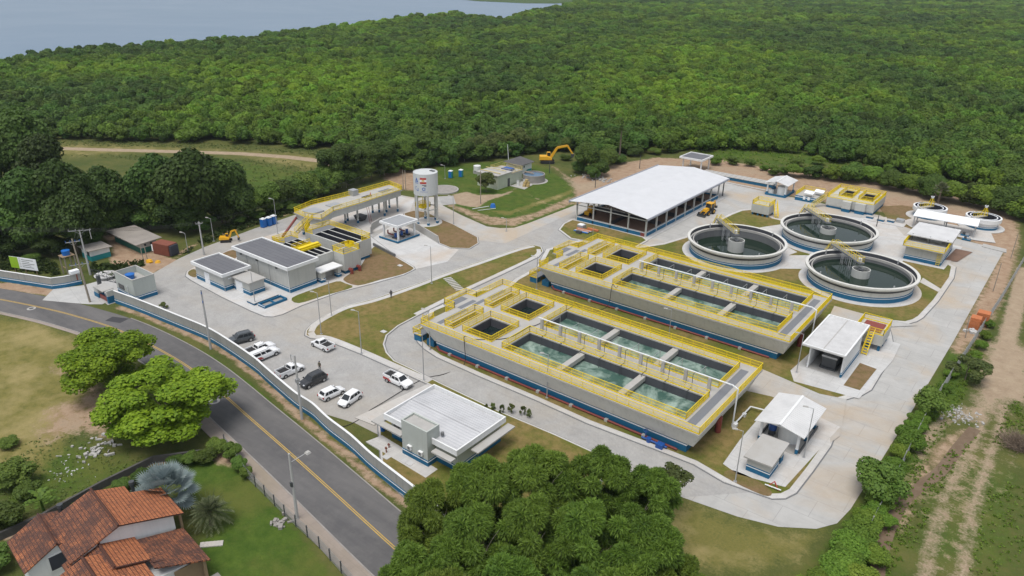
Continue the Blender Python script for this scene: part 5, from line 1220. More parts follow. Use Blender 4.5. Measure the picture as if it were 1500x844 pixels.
for k,(w0,w1) in enumerate(((3.0,5.9),(3.0,4.9),(3.0,6.1),(3.0,5.2),(3.0,5.7))): bquad(mb,w0,w1,4.15-k*.38,4.27-k*.38,.012)
for k in range(6): bquad(mb,2.3,2.8,4.3-k*.33,4.36-k*.33,.012)
mb.build('small_lettering', conc_dk, t)
for w in (.6,3.3,6.0): p = b0+bd*w-bn*.15; MB().box(p.x-.06,p.x+.06,p.y-.06,p.y+.06,0,4.5).build('post', wood, t)
# guard house and gate
t = thing('guard_house', 'square grey gatehouse with a sunken roof and blue water tank inside its parapet', 'building', (-137,58.8,0))
X0,X1,Y0,Y1 = -140.6,-133.7,56.9,61.1
mb = MB(); mb.box(X0,X1,Y0,Y1,0,2.9); grid_solid(mb,X0,X1,Y0,Y1,2.902,4.3,[(X0+.18,X1-.18,Y0+.18,Y1-.18)]); mb.build('wall', wall_pale, t)
plinth(t,X0,X1,Y0,Y1,0,1.0); MB().box(X0+.2,X1-.2,Y0+.2,Y1-.2,2.9,3.0).build('roof_floor', conc, t)
MB().box(X0-.05,X1+.05,Y0-.05,Y0+.2,4.302,4.36).box(X0-.05,X1+.05,Y1-.2,Y1+.05,4.302,4.36).box(X0-.05,X0+.2,Y0+.2,Y1-.2,4.302,4.36).box(X1-.2,X1+.05,Y0+.2,Y1-.2,4.302,4.36).build('coping', conc_lt, t)
MB().box(X0+.8,X0+3.0,Y0-.04,Y0+.02,1.2,2.2).build('window', glass, t); MB().tube((X1-2.4,Y0-.1,0),(X1-2.4,Y0-.1,2.6),.06,6).build('downpipe', pipe_white, t)
t = thing('roof_tank', 'blue round water tank on the roof of the square gatehouse', 'tank', (-138.2,58.6,3.0)); MB().cyl((-138.2,58.6),.75,3.0,3.9,18,.85).build('body', plastic_blue, t); MB().cyl((-138.2,58.6),.88,3.9,4.05,18,.3).build('lid', plastic_blue, t)
MB().box(X1-.05,X1+.3,Y1-.8,Y1+.1,0,.9) 
t = thing('gate_shelter', 'low blue-footed shelter with a pale flat roof beside the gate', 'shelter', (-139,54,0))
MB().box(-142.4,-140.6,53.3,54.3,0,1.7).box(-137.0,-136.6,53.2,54.6,0,2.5).build('wall', wall_grey, t); MB().box(-142.45,-140.55,53.25,54.35,0,.9).build('blue_plinth', band_blue, t); MB().box(-137.05,-136.55,53.15,54.65,0,1.4).build('blue_plinth', band_blue, t); MB().slab([(-141.4,52.9,2.3),(-137.6,52.9,2.3),(-137.6,55,2.4),(-141.4,55,2.4)],.15).build('roof', conc_lt, t); MB().box(-140.4,-137.4,53.4,53.6,.1,.9).build('bench', pipe_red, t)
t = thing('sliding_gate', 'thin dark braced sliding gate standing open inside the entrance', 'gate', (-145,57.5,0))
mb = MB(); A = (-151.5,57.0); B = (-143.2,59.2)
for z in (.15,1.0,1.9): mb.tube(A+(z,),B+(z,),.045,4)
for k in range(5):
    p = (A[0]+(B[0]-A[0])*k/4,A[1]+(B[1]-A[1])*k/4); mb.tube(p+(.1,),p+(1.95,),.045,4)
    if k < 4: q = (A[0]+(B[0]-A[0])*(k+1)/4,A[1]+(B[1]-A[1])*(k+1)/4); mb.tube(p+(.15,),q+(1.9,),.03,4); mb.tube(p+(1.9,),q+(.15,),.03,4)
mb.build('gate_frame', metal_dark, t)
tag(MB().box(-146.2,-145.6,55.6,56.2,0,2.3).build('gate_post', metal_dark), 'dark square gate post at the entrance apron', 'gate post')
t = thing('round_slab', 'low round concrete cover with a thick pale lid beside the gate', 'cover', (-148.6,58.6,0)); MB().cyl((-149.6,58.8),1.7,0,.55,28).build('ring', conc, t); MB().cyl((-149.6,58.8),2.1,.55,.7,28).build('lid', conc_pad, t)
t = thing('tank_stand', 'wooden scaffold carrying a small blue tank behind the left wall', 'tank stand', (-157,55,0))
for x,y in ((-157.8,54.2),(-156.2,54.4),(-157.6,56),(-156,56.2)): MB().box(x-.1,x+.1,y-.1,y+.1,0,4.0).build('post', wood_pole, t)
MB().box(-158,-155.9,54,56.4,4.0,4.12).box(-157.6,-156.2,54.25,54.4,1.6,1.75).build('platform', wood, t)
tt = thing('small_tank', 'small blue tank standing on the wooden scaffold', 'tank', (-157,55.2,4.12)); MB().cyl((-157,55.2),.7,4.12,5.1,16,.78).build('body', plastic_blue, tt); MB().cyl((-157,55.2),.8,5.1,5.2,16,.3).build('lid', plastic_blue, tt)
t = thing('site_hut', 'small grey and teal hut under the trees near the gate', 'hut', (-161,63,0))
MB().box(-164.5,-160.4,61,65,0,2.3).build('wall', wall_white, t); MB().box(-164.53,-160.37,60.97,65.03,0,1.1).build('teal_base', plastic_teal, t); MB().slab([(-165,60.5,2.5),(-159.9,60.5,2.5),(-159.9,65.5,2.3),(-165,65.5,2.3)],.1).build('roof', roof_fibre, t); MB().box(-161.8,-160.9,60.9,61.0,1.1,2.0).build('window', ink_dark, t)
t = thing('site_shack', 'long green-painted shack with a weathered fibre-cement roof under the trees', 'shack', (-163,72,0))
MB().box(-168.6,-156.9,70.0,73.6,0,2.4).build('wall', wall_grey, t); MB().box(-168.63,-156.87,69.97,73.63,0,1.2).build('green_base', green_paint, t); MB().slab([(-170.5,69.0,2.45),(-156.2,68.7,2.45),(-155.6,74.4,2.9),(-168,74.6,2.9)],.08).build('roof', roof_fibre, t)
for y in (71,72.4): MB().box(-156.88,-156.82,y-.25,y+.25,1.5,2.0).build('window', ink_dark, t)
for x in (-166,-163,-160): MB().box(x-.5,x+.5,69.93,69.99,1.3,2.1).build('window', ink_dark, t)
t = thing('shipping_container', 'rust-red shipping container with an open end beside the road on the left', 'container', (-152.5,73.5,0))
mb = MB()
mb.obox((-152.9,73.4), R(14), 4.6, 2.5, .1, 2.6)
for k in range(16): 
    ca, sa = math.cos(R(14)), math.sin(R(14)); x = -2.2+k*.29
    mb.obox((-152.9+x*ca+1.27*sa,73.4+x*sa-1.27*ca), R(14), .12, .06, .2, 2.5)
mb.build('body', rust, t); MB().obox((-150.45,74.0),R(14),.5,2.1,.2,2.4).build('open_end', ink_dark, t); MB().obox((-154.95,71.6),R(14),.5,.04,.6,2.2).build('white_mark', stripe_white, t)
tag(MB().cyl((-151.0,68.6),.7,0,.5,14,.5).cyl((-149.4,69.6),.6,0,.4,14,.4).box(-151.8,-150,68.2,68.9,.1,.35).build('compactor', digger), 'small yellow works machine lying by the track edge', 'machine')
# portable toilets
def toilet(name, lab, x, y, rz, body, group):
    t = thing(name, lab, 'portable toilet', (x,y,0), group); local(t); t.rotation_euler = (0,0,rz)
    MB().frustum((-.55,.55,-.55,.55),(-.53,.53,-.53,.53),.08,2.1).build('cabin', body, t); MB().slab([(-.6,-.6,2.15),(.6,-.6,2.15),(.6,.6,2.15),(-.6,.6,2.15)],.06).slab([(-.35,-.35,2.3),(.35,-.35,2.3),(.35,.35,2.3),(-.35,.35,2.3)],.15).build('roof', stripe_white, t)
    MB().box(-.4,.4,-.58,-.555,.15,2.0).build('door', body if body is plastic_blue else plastic_blue, t); MB().box(-.6,.6,-.6,.6,0,.08).build('skid', rubber, t)
    return t
for k,(x,y,lab) in enumerate(((-151.7,97.4,'bright blue portable toilet, nearest the camera of the row of three'),(-151.6,98.9,'bright blue portable toilet, middle of the row of three'),(-151.8,100.4,'bright blue portable toilet, farthest of the row of three'))): toilet('portable_toilet',lab,x,y,R(8),plastic_blue,'blue portable toilets in a row')
toilet('portable_toilet','teal and blue portable toilet on the grass behind the tower, left one',-147.5,159.3,R(20),plastic_teal,'teal portable toilets on the grass')
toilet('portable_toilet','teal and white portable toilet on the grass behind the tower, right one',-146.0,162.2,R(20),plastic_teal,'teal portable toilets on the grass')
tag(MB().box(-148.5,-147.0,150.5,152.2,.3,1.6).box(-148.7,-146.8,150.3,152.4,.1,.3).build('site_box', digger), 'small yellow box trailer in the shade behind the water tower', 'trailer')
# lamp posts
def lamp(px, h, lab, ang=R(200), col=None, head=True, lean=0):
    x, y, _ = G(*px); t = thing('street_lamp', lab, 'lamp post', (x,y,0), 'slim grey lamp posts'); local(t); t.rotation_euler = (R(lean),R(lean*.7),ang)
    MB().tube((0,0,0),(0,0,h),.085,8,.05).box(-.2,.2,-.2,.2,0,.16).build('pole', col or metal_grey, t)
    if head:
        MB().tube((0,0,h-.05),(.9,0,h+.12),.035,6).build('arm', col or metal_grey, t); MB().frustum((.65,1.35,-.14,.14),(.7,1.3,-.1,.1),h+.06,h+.18).build('lamp_head', conc_lt, t)
LAMPS = [((632.4,415.9),8,'lamp post on the lawn edge beside the white steps'),((470.7,490),7.9,'lamp post at the left tip of the long lawn'),((485.6,463),7,'lamp post on the kerb opposite the tall dark-roofed building'),((529.7,518.8),7.8,'lamp post by the path behind the white pickup with the open black bed'),((374,446.5),6.7,'lamp post in front of the small annex with white doors'),((621,558),8,'lamp post at the corner of the car park beside the office building'),((630,513),7.4,'lamp post at the left stair of the nearer basin'),((801,583.5),7.4,'lamp post in front of the long side of the nearer basin'),((786,424.5),7,'lamp post at the left end of the farther basin'),((977.7,512),7.4,'lamp post between the two long basins'),((1166.6,546.6),7,'lamp post at the right end of the farther basin'),((1076.7,706.5),7.7,'lamp post on the brown grass left of the kiosk'),((1177.2,671),7.7,'lamp post beside the gabled chemical shed'),((664.5,328),7,'lamp post right of the water tower'),((741.7,339),3.2,'short post at the tip of the grass mound'),((313.5,353.7),5.5,'lamp post beside the small yellow excavator'),((275.6,370),4.5,'short lamp post beside the red container'),((407,343),8.5,'lamp post beside the three blue toilets'),((652,262),4.0,'lamp post beside the teal toilets behind the tower')]
for px, h, lab in LAMPS: lamp(px, h, lab)
def post(px, h, lab, m, r=.11, name='wooden_post', lean=0, cat='post', grp=None):
    x, y, _ = G(*px); o = MB().tube((0,0,0),(lean,0,h),r,8,r*.7).build(name, m); o.location = (x,y,0); tag(o, lab, cat, grp)
post((704,298.4),9,'tall bare wooden pole on the sandy drive before the old pump house',wood_pole,.14)
post((745,237),5.6,'white leaning pole behind the old pump house',stripe_white,.1,lean=-.5,name='white_pole')
post((804.8,254),4,'dark post on the mound below the big orange excavator',metal_dark)
post((936.8,247),4.1,'dark post on the bare earth behind the big white roof',metal_dark)
post((871.8,275),4.1,'dark post beside the left eave of the big white roof',metal_dark)
post((1283.8,332),3.6,'dark post beside the farthest clarifier',metal_dark)
post((1480.5,378.7),5.8,'thin brown pole on the bare soil at the right edge',wood_pole,.1)
post((1454.6,427),6.1,'thin brown pole on the soil strip along the right fence',wood_pole,.1)
post((1414,495),4.2,'short brown pole beside the orange brick stacks',wood_pole,.1,lean=-.3)
post((210,381),3.4,'left of two leaning wooden posts before the long green shack',wood_pole,.1,lean=-.3)
post((216,381),3.4,'right of two leaning wooden posts before the long green shack',wood_pole,.1,lean=-.3)
post((591,279),5.8,'left of two tall wooden poles at the far end of the elevated channel',wood_pole,.12)
post((594.5,279),5.8,'right of two tall wooden poles at the far end of the elevated channel',wood_pole,.12)
post((450,294),4.8,'bare pale pole in the trees behind the elevated channel',wood_pole,.12)
post((868,352),3.2,'thin post on the material island before the big white roof',metal_grey,.06)
# utility poles and wires
def upole(px, h, lab, m, arms, wood=False):
    x, y, _ = G(*px); t = thing('utility_pole', lab, 'utility pole', (x,y,0)); local(t)
    MB().tube((0,0,0),(0,0,h),.2,8,.12).build('pole', m, t)
    for z, ang, w in arms:
        c, s = math.cos(R(ang)), math.sin(R(ang))
        MB().tube((-c*w,-s*w,z),(c*w,s*w,z),.08,4).tube((-c*w*.6,-s*w*.6,z),(0,0,z-.7),.03,4).tube((c*w*.6,s*w*.6,z),(0,0,z-.7),.03,4).build('crossarm', metal_grey, t)
        for k in (-1,-.35,.35,1): MB().cyl((c*w*k*.95,s*w*k*.95),.06,z+.05,z+.32,8).build('insulator', ink_blue if h > 10 else conc_lt, t)
    return t
t = upole((309,511.6),10.8,'square concrete utility pole on the verge outside the curving wall',pole_conc,[(10.2,150,.6),(8.6,150,.5)])
t = upole((442.5,614),10.3,'concrete utility pole with a bracket frame outside the wall by the parked cars',pole_conc,[])
MB().path([(0,0,9.9),(-1.2,.2,9.9),(-1.2,.2,9.0),(0,0,9.0)],.05,5).build('bracket', metal_grey, t); MB().box(-.2,.2,-.25,.25,6.0,6.6).build('switch_box', metal_grey, t)
t = upole((435.7,760.4),9.2,'slim concrete pole with a lamp arm reaching over the road by the house',pole_conc,[])
MB().tube((0,0,8.0),(1.0,1.6,8.9),.04,6).build('lamp_arm', metal_grey, t); MB().frustum((.8,1.4,1.4,2.0),(.9,1.3,1.5,1.9),8.85,9.05).build('lamp_head', conc_lt, t); MB().box(-.15,.15,-.3,-.1,4.8,5.4).build('meter_box', metal_dark, t)
t = upole((132,442.7),12.6,'tall leaning wooden utility pole at the gate apron',wood_pole,[(12.0,60,1.2),(7.6,60,1.6)]); t.rotation_euler = (R(1.5),R(-2.5),0)
t = upole((132.5,403),9.6,'pale double-arm utility pole with a wide white crossbar behind the gate',pole_conc,[(9.5,50,2.1)]); t.rotation_euler = (0,R(-2),0); MB().tube((1.2,1.4,7.6),(1.2,1.4,9.5),.07,6).build('hanger', pole_conc, t)
t = upole((299,373.6),7.6,'concrete utility pole beside the left road near the excavator',pole_conc,[(7.2,60,.7)])
def wires(a, b, n, gap, sag, lab, r=.03):
    mb = MB(); A, B = Vector(a), Vector(b); d = (B-A); s = Vector((-d.y,d.x,0)).normalized()
    for k in range(n):
        pts = []
        for i in range(13):
            u = i/12; p = A+d*u+s*gap*(k-(n-1)/2); pts.append((p.x,p.y,p.z-sag*4*u*(1-u)-.0*k))
        mb.path(pts, r, 4)
    tag(mb.build('overhead_wires', rubber), lab, 'wires')
PA = Vector((-153.3,57.4,9.7)); PB = Vector((-145.9,78.2,7.4)); PC = Vector((-140.6,51.3,11.9)); PD = Vector((-106.2,55.4,10.4))
wires(PA, PB, 3, .9, .5, 'overhead wires from the double-arm pole to the pole by the excavator')
wires(PB, Vector((-158,170,7.0)), 2, .6, 1.6, 'overhead wires running off behind the basins along the forest edge', .02)
wires(Vector((-200,28,10.2)), PA, 4, .7, .9, 'overhead wires reaching the double-arm pole from the left')
wires(PC, PA, 3, .6, .4, 'overhead wires between the leaning wooden pole and the double-arm pole')
# fences
def fence(line, h, lab, m, name, wire=True):
    t = thing(name, lab, 'fence', (line[0][0],line[0][1],0)); acc = 0
    for a, b in zip(line[:-1], line[1:]):
        L = math.hypot(b[0]-a[0],b[1]-a[1]); n = max(1,round(L/2.6))
        for i in range(n): p = (a[0]+(b[0]-a[0])*i/n, a[1]+(b[1]-a[1])*i/n); MB().box(p[0]-.06,p[0]+.06,p[1]-.06,p[1]+.06,0,h).build('post', m, t)
        mb = MB() if a is line[0] else mb
        for k in range(7): mb.tube((a[0],a[1],.12+k*(h-.2)/6),(b[0],b[1],.12+k*(h-.2)/6),.014,3)
        k = int(L/.22)
        for i in range(k):
            p = (a[0]+(b[0]-a[0])*i/k, a[1]+(b[1]-a[1])*i/k); q = (a[0]+(b[0]-a[0])*(i+2)/k, a[1]+(b[1]-a[1])*(i+2)/k)
            mb.tube(p+(.1,),q+(h-.05,),.009,3,cap=False); mb.tube(q+(.1,),p+(h-.05,),.009,3,cap=False)
    mb.build('wire_mesh', metal_grey, t)
fence([(-80.7,41.8),(-72.5,39.6),(-62.9,38.3),(-55.6,37.5),(-48.5,36.2)],1.7,'dark wire fence between the green garden and the slab pavement',metal_dark,'garden_fence')
fence([(-4.9,200),(-6.1,163.8),(-7.2,140.7),(-8.6,111.7),(-8.6,98),(-8.6,74)],2.0,'pale post and wire fence along the right side of the plant',conc_lt,'perimeter_fence')
# brick stacks, barrier, rubble
for k,(x,y,w,h,lab) in enumerate(((-8.2,146.8,1.6,2.3,'orange hollow-brick stack nearest the concrete lane'),(-7.4,149.2,2.0,2.7,'taller orange hollow-brick stack beside the right fence'))):
    t = thing('brick_stack', lab, 'bricks', (x,y,0), 'orange brick stacks')
    for i in range(int(h/.35)): MB().box(x-w/2+rng.uniform(-.06,.06),x+w/2+rng.uniform(-.06,.06),y-.9+rng.uniform(-.06,.06),y+.9,.05+i*.35,.05+i*.35+.32).build('brick_layer', brick, t)
mb = MB()
for k in range(14): mb.obox((-8.6+rng.uniform(-1,1.2),144.8+rng.uniform(-1.0,.8)), rng.uniform(0,3), rng.uniform(.3,.9), rng.uniform(.2,.6), .02, rng.uniform(.15,.5))
o = mb.build('block_rubble', conc_pad); tag(o,'grey blocks and scraps in front of the orange brick stacks','rubble',kind='stuff')
def rubble(px, n, spread, lab, m, sz=.5):
    x, y, _ = G(*px); mb = MB()
    for k in range(n): mb.obox((x+rng.gauss(0,spread[0]),y+rng.gauss(0,spread[1])), rng.uniform(0,3), rng.uniform(.2,1)*sz*2, rng.uniform(.2,1)*sz, .0, rng.uniform(.1,.6)*sz*1.4)
    tag(mb.build('rubble_heap', m), lab, 'rubble', kind='stuff')
rubble((1402,606),130,(1.7,1.3),'pale broken concrete tipped beside the dirt track',conc_lt,.26)
rubble((135,661),45,(1.3,1.6),'pale planks and broken slabs dumped on the bank below the bright tree',conc_lt,.42)
rubble((105,690),34,(2.0,1.2),'scattered white litter and stones on the bank above the house',conc_pad,.16)
rubble((412,766),16,(.6,.6),'small heap of dark rubbish by the garden fence',stone,.5)
rubble((875,262),60,(3.5,1.6),'pale heap of broken rubble on the bare earth by the track',conc_lt,.5)
# materials on the small island
t = thing('pipe_pallet', 'pile of blue and orange pipes and fittings on the small lawn by the big shed', 'materials', (-91,144.5,0))
for k in range(7): MB().tube((-92.6+rng.uniform(-.3,.3),143.2+k*.3,.3+.12*(k%3)),(-88.8+rng.uniform(-.3,.3),143.6+k*.3,.3+.12*(k%3)),.14,8).build('pipe', [plastic_blue,metal_grey,brick][k%3], t)
MB().box(-93.2,-91.6,145.4,147.0,.13,1.0).build('crate', metal_grey, t); MB().box(-93.2,-91.8,145.5,146.8,1.0,1.15).build('white_lid', stripe_white, t); MB().box(-90.9,-87.9,146.2,146.9,.13,.5).build('orange_beam', brick, t); MB().box(-91.5,-90.2,142.2,142.9,.13,.8).build('dark_fitting', metal_dark, t)
tag(MB().box(-103.9,-102.2,149.2,149.5,.3,.5).path([(-106,147.5,.1),(-103,148.5,.1),(-101,148.2,.1)],.06,5).build('white_pipes', pipe_white) if False else MB().path([(G(692,307)[0],G(692,307)[1],.15),(G(716,303)[0],G(716,303)[1],.15)],.09,6).path([(G(700,309)[0],G(700,309)[1],.12),(G(726,306)[0],G(726,306)[1],.12)],.07,6).build('white_pipes', pipe_white),'white plastic pipes lying on the grass mound','pipes')
tag(MB().cyl(G(722,303.5)[:2],.8,0,.9,14,.5).build('blue_drum', plastic_blue),'blue barrel lying on the grass mound by the white pipes','barrel')
# ---------------------------------------------------------------- cars
def car(kind, body, lab, pos, ang, red=False, group='cars parked in the yard'):
    name = {'hatch':'parked_car','suv':'parked_car','pickup':'pickup_truck','double':'pickup_truck','cap':'pickup_truck'}[kind]
    t = thing(name, lab, 'pickup truck' if 'pickup' in name else 'car', (pos[0],pos[1],.022), group); local(t); t.rotation_euler = (0,0,ang)
    pk = kind in ('pickup','double','cap')
    L = 4.5 if kind == 'pickup' else 5.1 if pk else 4.35 if kind == 'suv' else 4.0
    W = .86 if kind == 'hatch' else .91; up = .18 if kind in ('suv','double','cap') else .0
    zb, zs = .26+up*.6, .86+up
    # lower body stations: x, half width, bottom, top
    if pk: st = [(-L/2,W-.06,.45+up,zs+.02),(-L/2+.1,W-.01,.32+up,zs+.06),(-L*.2,W,zb,zs+.05),(L*.12,W,zb,zs+.03),(L*.30,W,zb,zs),(L*.42,W-.03,zb,zs-.08),(L*.485,W-.14,zb+.04,zs-.22),(L/2,W-.28,.36+up,.62+up)]
    else: st = [(-L/2,W-.16,.4+up,zs-.08),(-L/2+.1,W-.04,.3+up,zs+.02),(-L*.3,W,zb,zs+.04),(0,W,zb,zs),(L*.24,W,zb,zs),(L*.38,W-.03,zb,zs-.10),(L*.47,W-.12,zb+.04,zs-.24),(L/2,W-.27,.34+up,.58+up)]
    vs, fs = [], []
    for x, w, z0, z1 in st:
        m = z0+(z1-z0)*.62
        vs += [(x,-w+.05,z0),(x,-w,z0+.12),(x,-w,m),(x,-w+.07,z1),(x,w-.07,z1),(x,w,m),(x,w,z0+.12),(x,w-.05,z0)]
    n = 8
    for i in range(len(st)-1):
        for k in range(n): fs.append((i*n+k,i*n+(k+1)%n,(i+1)*n+(k+1)%n,(i+1)*n+k))
    fs += [tuple(range(n)), tuple(range(len(vs)-1,len(vs)-n-1,-1))]
    MB().add(vs, fs).build('body', body, t)
    # greenhouse
    zr = 1.46+up if kind != 'pickup' else 1.5
    if kind == 'pickup': c = (-.30,1.28,-.12,.62)
    elif kind == 'double': c = (-.82,1.30,-.62,.66)
    elif kind == 'cap': c = (-2.5,1.30,-2.42,.66)
    elif kind == 'suv': c = (-2.0,1.12,-1.62,.42)
    else: c = (-1.88,1.10,-1.45,.36)
    x0,x1,r0,r1 = c; z0 = zs+.0; wb, wr = W-.09, W-.24
    cab = MB().add([(x0,-wb,z0),(x1,-wb,z0),(x1,wb,z0),(x0,wb,z0),(r0,-wr,zr),(r1,-wr,zr),(r1,wr,zr),(r0,wr,zr),(r0+.1,-wr+.12,zr+.05),(r1-.15,-wr+.12,zr+.05),(r1-.15,wr-.12,zr+.05),(r0+.1,wr-.12,zr+.05)],
        [(0,1,5,4),(1,2,6,5),(2,3,7,6),(3,0,4,7),(4,5,9,8),(5,6,10,9),(6,7,11,10),(7,4,8,11),(8,9,10,11)]).build('cabin', body, t)
    def lerp(a, b, k): return tuple(a[i]+(b[i]-a[i])*k for i in range(3))
    def pane(A,B,C,D, m0, m1, h0=.12, h1=.9, off=(0,0,0)):
        # A,B bottom edge; D,C top edge, inset and set a little proud
        def P(u, v): return tuple(q+o for q, o in zip(lerp(lerp(A,B,u), lerp(D,C,u), v), off))
        return [P(m0,h0),P(m1,h0),P(m1,h1),P(m0,h1)]
    v = cab.data.vertices; V = [tuple(q.co) for q in v]
    mb = MB(); mb.add(pane(V[1],V[2],V[6],V[5],.07,.93,.08,.93,(.012,0,.012)),[(0,1,2,3)]); mb.build('windscreen', glass, t)
    if kind != 'cap': mb = MB(); mb.add(pane(V[3],V[0],V[4],V[7],.1,.9,.25,.88,(-.012,0,.012)),[(0,1,2,3)]); mb.build('rear_window', glass, t)
    sp = {'pickup':[(.12,.9)],'double':[(.06,.44),(.49,.92)],'cap':[(.05,.42),(.46,.66),(.70,.95)]}.get(kind,[(.08,.28),(.31,.58),(.61,.93)])
    for s, (a, b, c2, d) in ((-1,(V[0],V[1],V[5],V[4])),(1,(V[3],V[2],V[6],V[7]))):
        mb = MB()
        for m0, m1 in sp:
            p = pane(a,b,c2,d,m0,m1,.14,.88,(0,s*.012,.006)); mb.add(p,[(0,1,2,3) if s < 0 else (3,2,1,0)])
        mb.build('side_window', glass, t)
        MB().box(x1-.22,x1-.02,min(s*(W-.02),s*(W+.16)),max(s*(W-.02),s*(W+.16)),zs+.02,zs+.16).build('mirror', body, t)
    if pk and kind != 'cap':
        b0, b1 = -L/2+.12, x0-.06
        MB().box(b0,b1,-W+.14,W-.14,zs+.03,zs+.085).build('cargo_bed', rubber if not red or kind == 'double' else metal_dark, t)
        MB().box(b0-.08,b1,-W+.02,-W+.12,zs+.0,zs+.3).box(b0-.08,b1,W-.12,W-.02,zs,zs+.3).box(b0-.1,b0-.02,-W+.12,W-.12,zs,zs+.3).build('bed_side', body, t)
        if kind == 'pickup': MB().tube((b1-.02,-W+.2,zs+.1),(b1-.1,-W+.3,zr-.1),.035,5).tube((b1-.02,W-.2,zs+.1),(b1-.1,W-.3,zr-.1),.035,5).tube((b1-.1,-W+.3,zr-.1),(b1-.1,W-.3,zr-.1),.035,5).build('roll_bar', metal_dark, t)
    if red:
        for s in (-1,1):
            y = s*(W+.006); p = [(-L/2+.12,y,zb+.12),(-L*.12,y,zb+.12),(-L*.22,y,zs-.12),(-L/2+.12,y,zs-.12)]
            MB().add(p,[(0,1,2,3) if s < 0 else (3,2,1,0)]).build('red_graphic', paint_red, t)
    wb2 = L*.315; rw = .31+up*.25
    for sx in (-1,1):
        for s in (-1,1):
            xw = sx*wb2+(.04 if sx > 0 else 0); y0, y1 = sorted((s*(W-.2), s*(W+.015)))
            mb = MB()
            vs = [(xw+rw*math.cos(2*math.pi*i/18), y, rw+rw*math.sin(2*math.pi*i/18)) for y in (y0,y1) for i in range(18)]
            mb.add(vs,[(i,(i+1)%18,18+(i+1)%18,18+i) for i in range(18)]+[tuple(range(18)),tuple(range(35,17,-1))]); wl = mb.build('wheel', rubber, t)
            yy = s*(W+.02); MB().add([(xw+rw*.62*math.cos(2*math.pi*i/14), yy, rw+rw*.62*math.sin(2*math.pi*i/14)) for i in range(14)],[tuple(range(14)) if s < 0 else tuple(range(13,-1,-1))]).build('rim', chrome, wl)
            # dark wheel arch
            ya = s*(W+.004); MB().add([(xw+(rw+.09)*math.cos(math.pi*i/12), ya, rw+(rw+.09)*math.sin(math.pi*i/12)) for i in range(13)],[tuple(range(13)) if s < 0 else tuple(range(12,-1,-1))]).build('wheel_arch', rubber, t)
    for s in (-1,1):
        MB().box(L/2-.2,L/2-.02,*sorted((s*(W-.5),s*(W-.2))),.52+up,.66+up).build('headlight', lens_clear, t); MB().box(-L/2-.015,-L/2+.12,*sorted((s*(W-.3),s*(W-.06))),.6+up,.86+up).build('tail_light', lens_red, t)
    MB().box(L/2-.1,L/2+.015,-.5,.5,.36+up,.5+up).build('grille', metal_dark, t); MB().box(-L/2-.02,-L/2+.05,-.26,.26,.46+up,.58+up).build('number_plate', conc_lt, t)
    if kind in ('suv','cap','double'): [MB().tube((r0+.15,q*(wr-.1),zr+.09),(r1-.2,q*(wr-.1),zr+.09),.025,4).build('roof_rail', metal_dark, t) for q in (-1,1)]
    return t
car('suv',paint_grey,'dark grey hatchback parked farthest left against the grass',(-104.6,60.1),R(-108))
car('double',paint_white,'white pickup with a dark bed cover, hidden behind the red-tailed one',(-98.9,59.9),R(88))
car('cap',paint_white,'white capped pickup with red rear flanks, parked against the wall',(-96.9,59.3),R(88),True)
car('pickup',paint_white,'white single-cab pickup with an empty dark bed, tail to the wall',(-89.6,58.9),R(88))
car('suv',paint_black,'black sport utility car nose to the wall beside the pole',(-84.3,59.2),R(-92))
car('hatch',paint_white,'white hatchback with its tail to the wall, left of the two white cars',(-79.3,58.7),R(86))
car('hatch',paint_white,'white hatchback nose to the wall, at the right end of the row',(-76.0,59.3),R(-82))
car('pickup',paint_white,'white single-cab pickup with a black open bed, parked along the lawn kerb',(-92.4,67.5),R(180))
car('double',paint_white,'white double-cab pickup with red rear flanks, along the kerb near the office',(-74.2,67.4),R(0),True)
